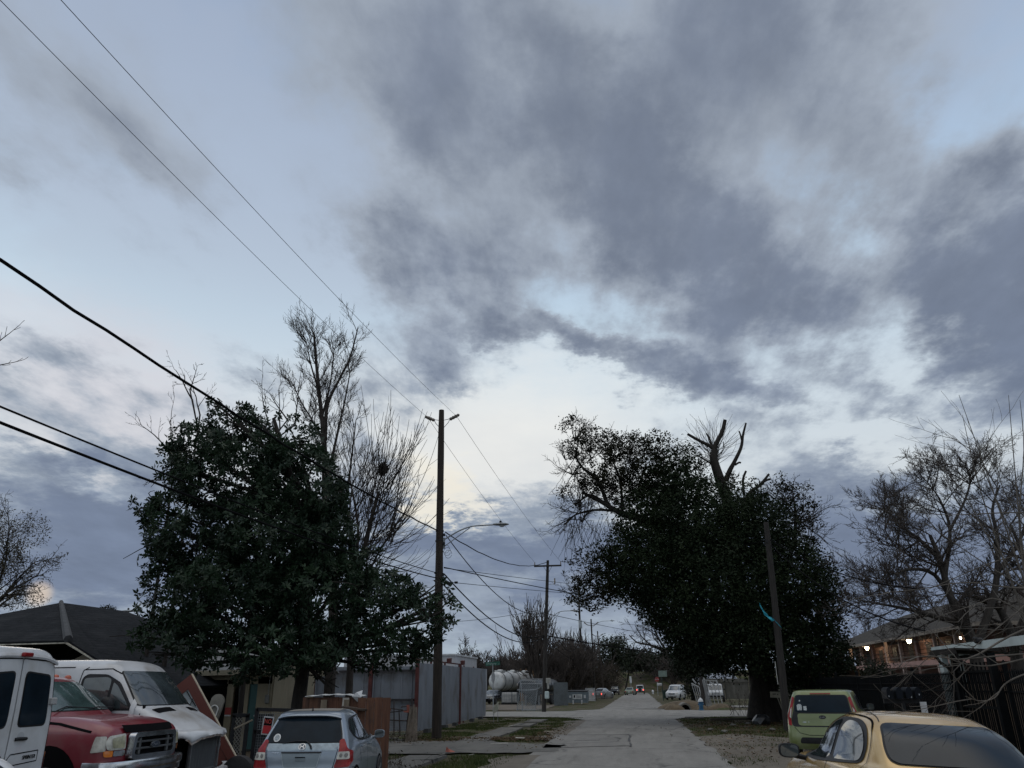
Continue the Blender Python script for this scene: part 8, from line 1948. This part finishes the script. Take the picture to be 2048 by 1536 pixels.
# ---- big bare trees at right
def bigbare(label,base,limbs_,seed,Y,levels=3,tw=.01,kk=(6,5,4),L_=.62,mats=(M_bark2,M_twig),twl=1.6,nper=9):
    t=thing('bare_tree',label,'tree',base,0); mb=MB(); segs=[]; R=random.Random(seed)
    for P,a,b in limbs_:
        Q=[at(x,y,Y+dz) for x,y,dz in P]; Q=[Vector((q.x,q.y,max(q.z,-.2))) for q in Q]; Pq,Rq=limb(Q,a,b); mb.tube(Pq,Rq,9)
        for _ in range(nper):
            i=R.randint(len(Pq)//4,len(Pq)-1); d=(Pq[min(i+1,len(Pq)-1)]-Pq[i-1]).normalized(); o=d.orthogonal().normalized(); o.rotate(Matrix.Rotation(R.uniform(0,6.3),3,d)); segs.append((Pq[i],d*.5+o*.9+Vector((0,0,.15)),twl*R.uniform(.6,1.3),max(.03,Rq[i]*.45)))
    part('trunk',mb,mats[0],t,smooth=60,world=True)
    sk=grow(seed,segs,levels,0,up=.16,wob=.42,spread=.72,kids_=kk,ratio=L_,minr=tw,segn=5); link('branches',fastmesh('branches',skel_mb(sk,None,(6,4,3,3,3)),mats[1]),t,True); return t
bx=at(1965,1400,36)
bigbare('big gnarled bare tree above the apartment roof at right',(bx.x,36,0),[([(1965,1400,0),(1950,1300,0),(1925,1240,0),(1900,1190,0),(1880,1120,0),(1860,1070,0)],.33,.07),([(1935,1250,0),(1860,1230,0),(1800,1215,0),(1740,1205,0)],.15,.03),([(1925,1240,0),(1870,1150,0),(1810,1140,-1),(1790,1160,-1)],.13,.03),([(1880,1120,0),(1840,1080,0),(1800,1050,0),(1770,1020,1)],.11,.025),([(1890,1150,0),(1900,1060,1),(1880,1000,1),(1855,965,1)],.11,.02),([(1950,1300,0),(1990,1180,0),(1995,1080,0),(1985,1020,0),(2000,970,0)],.18,.03),([(1990,1150,0),(2040,1080,0),(2060,1000,0)],.12,.03),([(1900,1060,0),(1930,1000,0),(1940,960,0),(1930,930,0)],.07,.02),([(1860,1230,0),(1820,1210,0),(1760,1180,0)],.07,.02),([(1840,1080,0),(1800,1100,0),(1770,1060,0)],.06,.015)],61,36,3,.0085,(6,5,4),.60,twl=1.55,nper=13)
bx=at(1830,1390,75)
for i,(px,Yv,hh,lab) in enumerate(((1720,88,1185,'hazy bare tree left of the apartment roof'),(1775,95,1150,'hazy bare tree behind the left end of the apartment roof'),(1690,110,1250,'small hazy bare tree beside the oak foliage'))):
    b=at(px,1385,Yv); tp=at(px,hh,Yv); Hh=tp.z; segs=[((b.x,Yv,-.1),(0,0,1),Hh*.38,.28)]; bare_tree('bare_tree',lab,(b.x,Yv,0),segs,90+i,4,None,None,.02,up=.25,wob=.3,spread=.62,kids_=(6,5,4,3),ratio=.72,start=.3)
# upright whips and long near twigs at the right edge
nb=thing('bare_tree','near bare tree off the right edge whose long whips cross the pale porch','tree',(13.5,11.5,0)); mb=MB(); b0=Vector((13.5,11.5,0)); mb.tube([b0,b0+Vector((-.2,0,1.5)),b0+Vector((-.6,.1,3.0))],[.22,.18,.12],10); part('trunk',mb,M_bark2,nb,world=True)
near=[([(2130,1180,12),(2020,1175,12),(1930,1165,12),(1840,1178,12),(1770,1185,12)],.016,.004),([(2130,1090,13),(2000,1120,13),(1900,1160,13),(1830,1190,13)],.014,.004),([(2120,1030,13),(2030,1025,13),(1900,1030,13),(1830,1024,13)],.014,.005),([(2120,1230,11),(2020,1272,11),(1936,1317,11),(1860,1312,11),(1780,1318,11)],.018,.005),([(1936,1317,11),(1920,1330,11),(1905,1345,11)],.009,.004),([(2120,1300,11),(2030,1322,11),(1970,1332,11),(1920,1325,11),(1880,1308,11)],.015,.004),([(2110,1330,9),(2040,1352,9),(2008,1370,9),(1990,1395,9),(1960,1402,9),(1930,1392,9)],.011,.003),([(2090,1150,12),(2060,1200,12),(1990,1260,12),(1940,1300,12)],.015,.005),([(2110,1270,12),(2000,1200,12),(1950,1210,12),(1870,1235,12)],.013,.004),([(2100,1400,14),(2040,1210,14),(2000,1100,14),(1955,960,14),(1925,830,14)],.030,.004),([(2100,1300,14),(2050,1150,14),(2035,1000,14),(2017,790,14)],.030,.004),([(2080,1250,14),(2020,1080,14),(1975,950,14),(1918,790,14)],.024,.004),([(2080,1200,14),(2010,1040,14),(1960,930,14),(1905,870,14)],.018,.004),([(2080,1250,14),(2040,1060,14),(2048,900,14),(2040,800,14)],.022,.004),([(2090,1220,14),(1980,1080,14),(1930,990,14),(1880,930,14)],.018,.004),([(2090,1200,13),(1990,1140,13),(1900,1080,13),(1850,1045,13)],.014,.004),([(2100,1120,13),(2040,1040,13),(2000,960,13),(1990,880,13)],.016,.004)]
mb=MB(); segs=[]; R=random.Random(6)
for P,a,b in near:
    Q=[at(x,y,d) for x,y,d in P]; Q=[b0+Vector((-.6,.1,3.0))]+Q if False else Q; Pq,Rq=limb(Q,a,b); mb.tube(Pq,Rq,6)
    mb.tube([b0+Vector((-.4,.1,R.uniform(2,3))),Pq[0]],[a*1.5,a],5)
    for _ in range(3):
        i=R.randint(2,len(Pq)-2); d=(Pq[i+1]-Pq[i-1]).normalized(); o=d.orthogonal(); o.rotate(Matrix.Rotation(R.uniform(0,6.3),3,d)); segs.append((Pq[i],d*.9+o*.6,R.uniform(.4,1.1),.007))
sk=grow(3,segs,1,0,up=.05,wob=.2,spread=.6,kids_=(3,),ratio=.6,minr=.0035,segn=5)
for P,rr,l in sk: mb.tube(P,rr,3,cap=False)
link('branches',fastmesh('branches',mb,mat('near_twig',(.055,.048,.042),.9,col2=(.12,.105,.09),scale=3)),nb,True)
# dense bare mass behind the porch roof at right
b=at(2030,1390,40)
bigbare('thick tangled bare tree at the right edge behind the porch roof',(b.x,40,0),[([(2040,1400,0),(2030,1290,0),(2000,1220,0),(1970,1180,0)],.35,.08),([(2030,1290,0),(2060,1200,0),(2050,1120,0),(2020,1050,0)],.25,.05),([(2010,1240,0),(1990,1190,0),(2000,1120,0)],.12,.03),([(2000,1220,0),(1950,1195,0),(1900,1185,0)],.10,.03)],71,40,3,.009,(5,4,3),.6,twl=1.4,nper=10)
# ---- far tree line: bare brown trees behind the tanker yard and the bank, one model copied
def proto_bare(seed,h,lab,kids_=(6,5,4,3),up=.3,spread=.6,mn=.03,start=.25,fork=0):
    segs=[((0,0,-.1),(0,0,1),h*.42,h*.022)]
    if fork:
        segs=[((R.uniform(-.3,.3),R.uniform(-.3,.3),-.1),(R.uniform(-.25,.25),R.uniform(-.25,.25),1),h*.5,h*.010) for _ in range(fork)]
    return bare_tree('bare_tree',lab,(0,0,0),segs,seed,3 if fork else 4,None,None,mn,up=up,wob=.28,spread=spread,kids_=kids_,ratio=.70,start=start)
R=random.Random(50)
pa=proto_bare(101,9,'x',kids_=(7,6,5,3),mn=.032); pb=proto_bare(102,9,'x',kids_=(7,6,5,3),spread=.75,up=.15,mn=.032); pc=proto_bare(103,9,'x',kids_=(6,5,3),up=.45,spread=.4,fork=7,mn=.026)
spots=[]
def put(src,px,Y,ytop,lab,group=None,wd=1.0):
    b=at(px,1385,Y); tp=at(px,ytop,Y); s=tp.z/7.8
    return dup(src,(b.x,Y,0),R.uniform(0,6.3),lab,group,(s*wd,s*wd,s))
put(pc,1075,92,1212,'upright fan shaped bare tree left of the crossarm pole'); put(pb,933,100,1262,'bare tree with forked trunk above the end of the metal fence')
for i,(px,Y,yt) in enumerate(((965,140,1300),(1000,135,1295),(1030,128,1292),(1060,150,1285),(985,160,1310),(1015,155,1300),(905,130,1310),(1045,115,1300),(948,120,1300),(957,150,1296),(975,128,1306),(992,146,1292),(1008,134,1304),(1022,150,1290),(1038,140,1296),(1052,128,1288),(1066,142,1284),(925,150,1306),(940,138,1298),(1078,120,1282))):
    put(R.choice((pa,pb)),px,Y,yt,'brown bare tree in the row behind the tanker yard','bare trees behind the tanker yard',1.25)
for i,(px,Y,yt) in enumerate(((1110,100,1270),(1128,104,1262),(1145,108,1268),(1160,112,1275),(1120,96,1300),(1150,101,1290),(1172,122,1290),(1098,94,1290))):
    put(R.choice((pc,pb,pc)),px,Y,yt,'dark bare thicket tree between the crossarm pole and the transformer pole','thicket trees along the left verge',1.35)
for i,(px,Y,yt) in enumerate(((1375,170,1270),(1350,200,1290),(1400,190,1262),(1330,230,1300),(1300,240,1302),(1365,225,1285),(1420,210,1270),(1270,245,1300),(1345,215,1288),(1385,200,1278),(1315,235,1298),(1250,250,1305),(1440,200,1275))):
    put(R.choice((pa,pb)),px,Y,yt,'purplish bare tree above the grass bank','bare trees along the grass bank',1.2)
# the leaning crooked one over the road end
b=at(1395,1385,120)
bigbare('crooked bare tree leaning left over the end of the street',(b.x,120,0),[([(1395,1390,0),(1370,1340,0),(1345,1318,0),(1325,1300,0),(1305,1292,0)],.45,.22),([(1325,1300,0),(1300,1290,0),(1275,1285,0),(1258,1270,0)],.22,.06),([(1340,1312,0),(1322,1285,0),(1310,1270,0),(1290,1255,0)],.18,.05),([(1330,1302,0),(1312,1265,0),(1298,1245,0)],.14,.04),([(1350,1322,0),(1352,1290,0),(1370,1270,0)],.14,.04),([(1305,1292,0),(1285,1275,0),(1270,1250,0)],.12,.04),([(1380,1345,0),(1340,1332,0),(1300,1330,0)],.12,.05),([(1345,1312,0),(1333,1280,0),(1340,1258,0)],.12,.04)],88,120,2,.022,(4,4,3),.6,(M_bark,M_bark2),2.6,5)
# leafy trees and bushes down the street
def leafy(label,blobs,Y,n,size,m,base,trunk=True,gap=-.25,seed=1,asp=.6,name='leafy_tree',cat='tree'):
    R=random.Random(seed); bb=[PB(*b[:2],Y,*b[2:]) for b in blobs]; t=thing(name,label,cat,base); mb=MB()
    if trunk:
        mx=max(bb,key=lambda q:q[3]*q[5]); 
        mb.tube([(base[0],base[1],-.1),(base[0]*.5+mx[0]*.5,Y,mx[2]*.5),(mx[0],Y,mx[2])],[.25,.18,.08],8)
        for b in bb: mb.tube([(mx[0],Y,mx[2]*.6),(b[0],b[1],b[2])],[.12,.03],5)
        part('trunk',mb,M_bark,t,world=True)
    link('crown',fastmesh('crown',leaves_mb(vol_points(bb,n,R,.4,gap,.5 if Y>60 else .9,seed),size,R,2,asp,jit=size),m),t,True); return t
M_dkg=leafmat('dark_foliage',(.007,.012,.007),(.026,.034,.016),.4,.6,.1); M_brn=leafmat('brown_foliage',(.022,.017,.013),(.065,.050,.036),.5,.7,.15)
b=at(1385,1400,98); leafy('dark trimmed evergreen with a bare trunk beside the white minivan',[(1372,1310,34,22),(1385,1335,36,26),(1360,1330,22,20),(1400,1310,28,28),(1380,1360,24,18),(1388,1380,18,16)],97,3600,.26,M_dkg,(b.x,97,0),seed=2)
b=at(1215,1390,190); leafy('dark evergreen behind the thin poles at the street end',[(1215,1310,26,34),(1232,1300,18,26),(1205,1340,26,30),(1240,1330,18,26)],190,2600,.55,M_dkg,(b.x,190,0),seed=3)
b=at(1250,1390,205); leafy('rounded evergreen on the bank left of the crooked tree',[(1240,1285,12,14),(1262,1320,26,22),(1290,1325,22,18),(1250,1310,14,18)],205,2600,.55,M_dkg,(b.x,205,0),seed=4)
b=at(1318,1390,225); leafy('low olive tree mass on the bank behind the crooked tree',[(1300,1318,40,16),(1340,1322,30,18),(1270,1322,24,12)],226,2200,.6,M_dkg,(b.x,226,0),seed=5)
for i,(px,Y,x0,y0_,x1,y1_) in enumerate(((1120,99,1120,1330,30,46),(1150,106,1150,1335,26,42),(1205,150,1205,1352,20,30),(1228,172,1226,1352,16,26),(1190,140,1185,1345,16,36))):
    b=at(px,1395,Y); leafy(('brown scrubby bush behind the grey plank fence','brown scrub bush just left of the transformer pole','brown bush overhanging the silver car','brown bush beside the dark pickup','tall scrub between the transformer pole and the pale pole')[i],[(x0,y0_,x1,y1_),(x0-8,y0_+18,x1,y1_*.6),(x0+9,y0_+12,x1*.8,y1_*.6)],Y,2600,.30,M_brn,(b.x,Y,0),gap=-.1,seed=10+i,asp=.25,name='bush',cat='bush')
b=at(1300,1340,232)
R=random.Random(70)
# scrub in front of apartment
leafy('dark bush in front of the apartment columns',[(1755,1350,26,26),(1735,1360,24,18),(1775,1362,20,14)],60,1500,.17,M_dkg,(at(1755,1395,60).x,60,0),seed=21,name='bush',cat='bush')
leafy('dark scrub under the oak behind the leaning pole',[(1640,1352,60,18),(1590,1380,30,20),(1680,1350,30,18)],56,3600,.18,M_oak,(at(1630,1400,56).x,56,0),seed=22,name='bush',cat='bush',trunk=False)
# dry weed at the crossing corner
mb=MB(); segs=[]
p=gnd(1484,1432); 
for _ in range(22): segs.append((p+Vector((R.uniform(-.9,.9),R.uniform(-.4,.4),0)),Vector((R.uniform(-.5,.5),R.uniform(-.3,.3),1)),R.uniform(.5,1.2),.012))
sk=grow(31,segs,2,0,up=.1,wob=.35,spread=.6,kids_=(3,2),ratio=.5,minr=.007,segn=4); t=thing('dry_weed','leggy dry weed with a few leaves at the right corner of the crossing','weed',(p.x,p.y,0)); link('stems',fastmesh('stems',skel_mb(sk,None,(3,3,3)),M_twig),t,True)
tips=[s[0][-1] for s in sk if s[2]>0 and R.random()<.25]; link('leaves',fastmesh('leaves',leaves_mb(tips,.09,R,1,.5),M_brn),t,True)
for lab,x,y,n_,h in(('small weeds sprouting against the metal fence corner',-8.3,28.0,60,.5),('low weeds behind the silver blue car',-5.9,18.6,50,.4),('weeds along the base of the iron fence',7.9,27,70,.5)):
    mb=MB(); t=thing('weeds',lab,'weeds',(x,y,0)); V=[]
    for _ in range(n_):
        a=Vector((x+R.gauss(0,.5),y+R.gauss(0,.5 if x<0 else 3),0)); d=Vector((R.uniform(-.4,.4),R.uniform(-.4,.4),1))*h*R.uniform(.4,1); mb.tube([a,a+d*.5,a+d+Vector((d.x,d.y,-.05))],[.005,.004,.002],3,cap=False); V+=[a+d*R.random() for _ in range(3)]
    link('stems',fastmesh('stems',mb,M_brn),t,True); link('leaves',fastmesh('leaves',leaves_mb(V,.07,R,1,.45),M_brn),t,True)
# hide the models' originals by standing them in the tree line too
for o,px,Y,yt in((pa,1018,145,1298),(pb,1385,215,1272),(pc,1138,110,1272)):
    b_=at(px,1385,Y); s=at(px,yt,Y).z/7.8; o.location=(b_.x,Y,0); o.scale=(s*1.2,s*1.2,s)
pa['label']='brown bare tree in the row behind the tanker yard'; pa['group']='bare trees behind the tanker yard'
pb['label']='purplish bare tree above the grass bank'; pb['group']='bare trees along the grass bank'
pc['label']='dark bare thicket tree between the crossarm pole and the transformer pole'; pc['group']='thicket trees along the left verge'
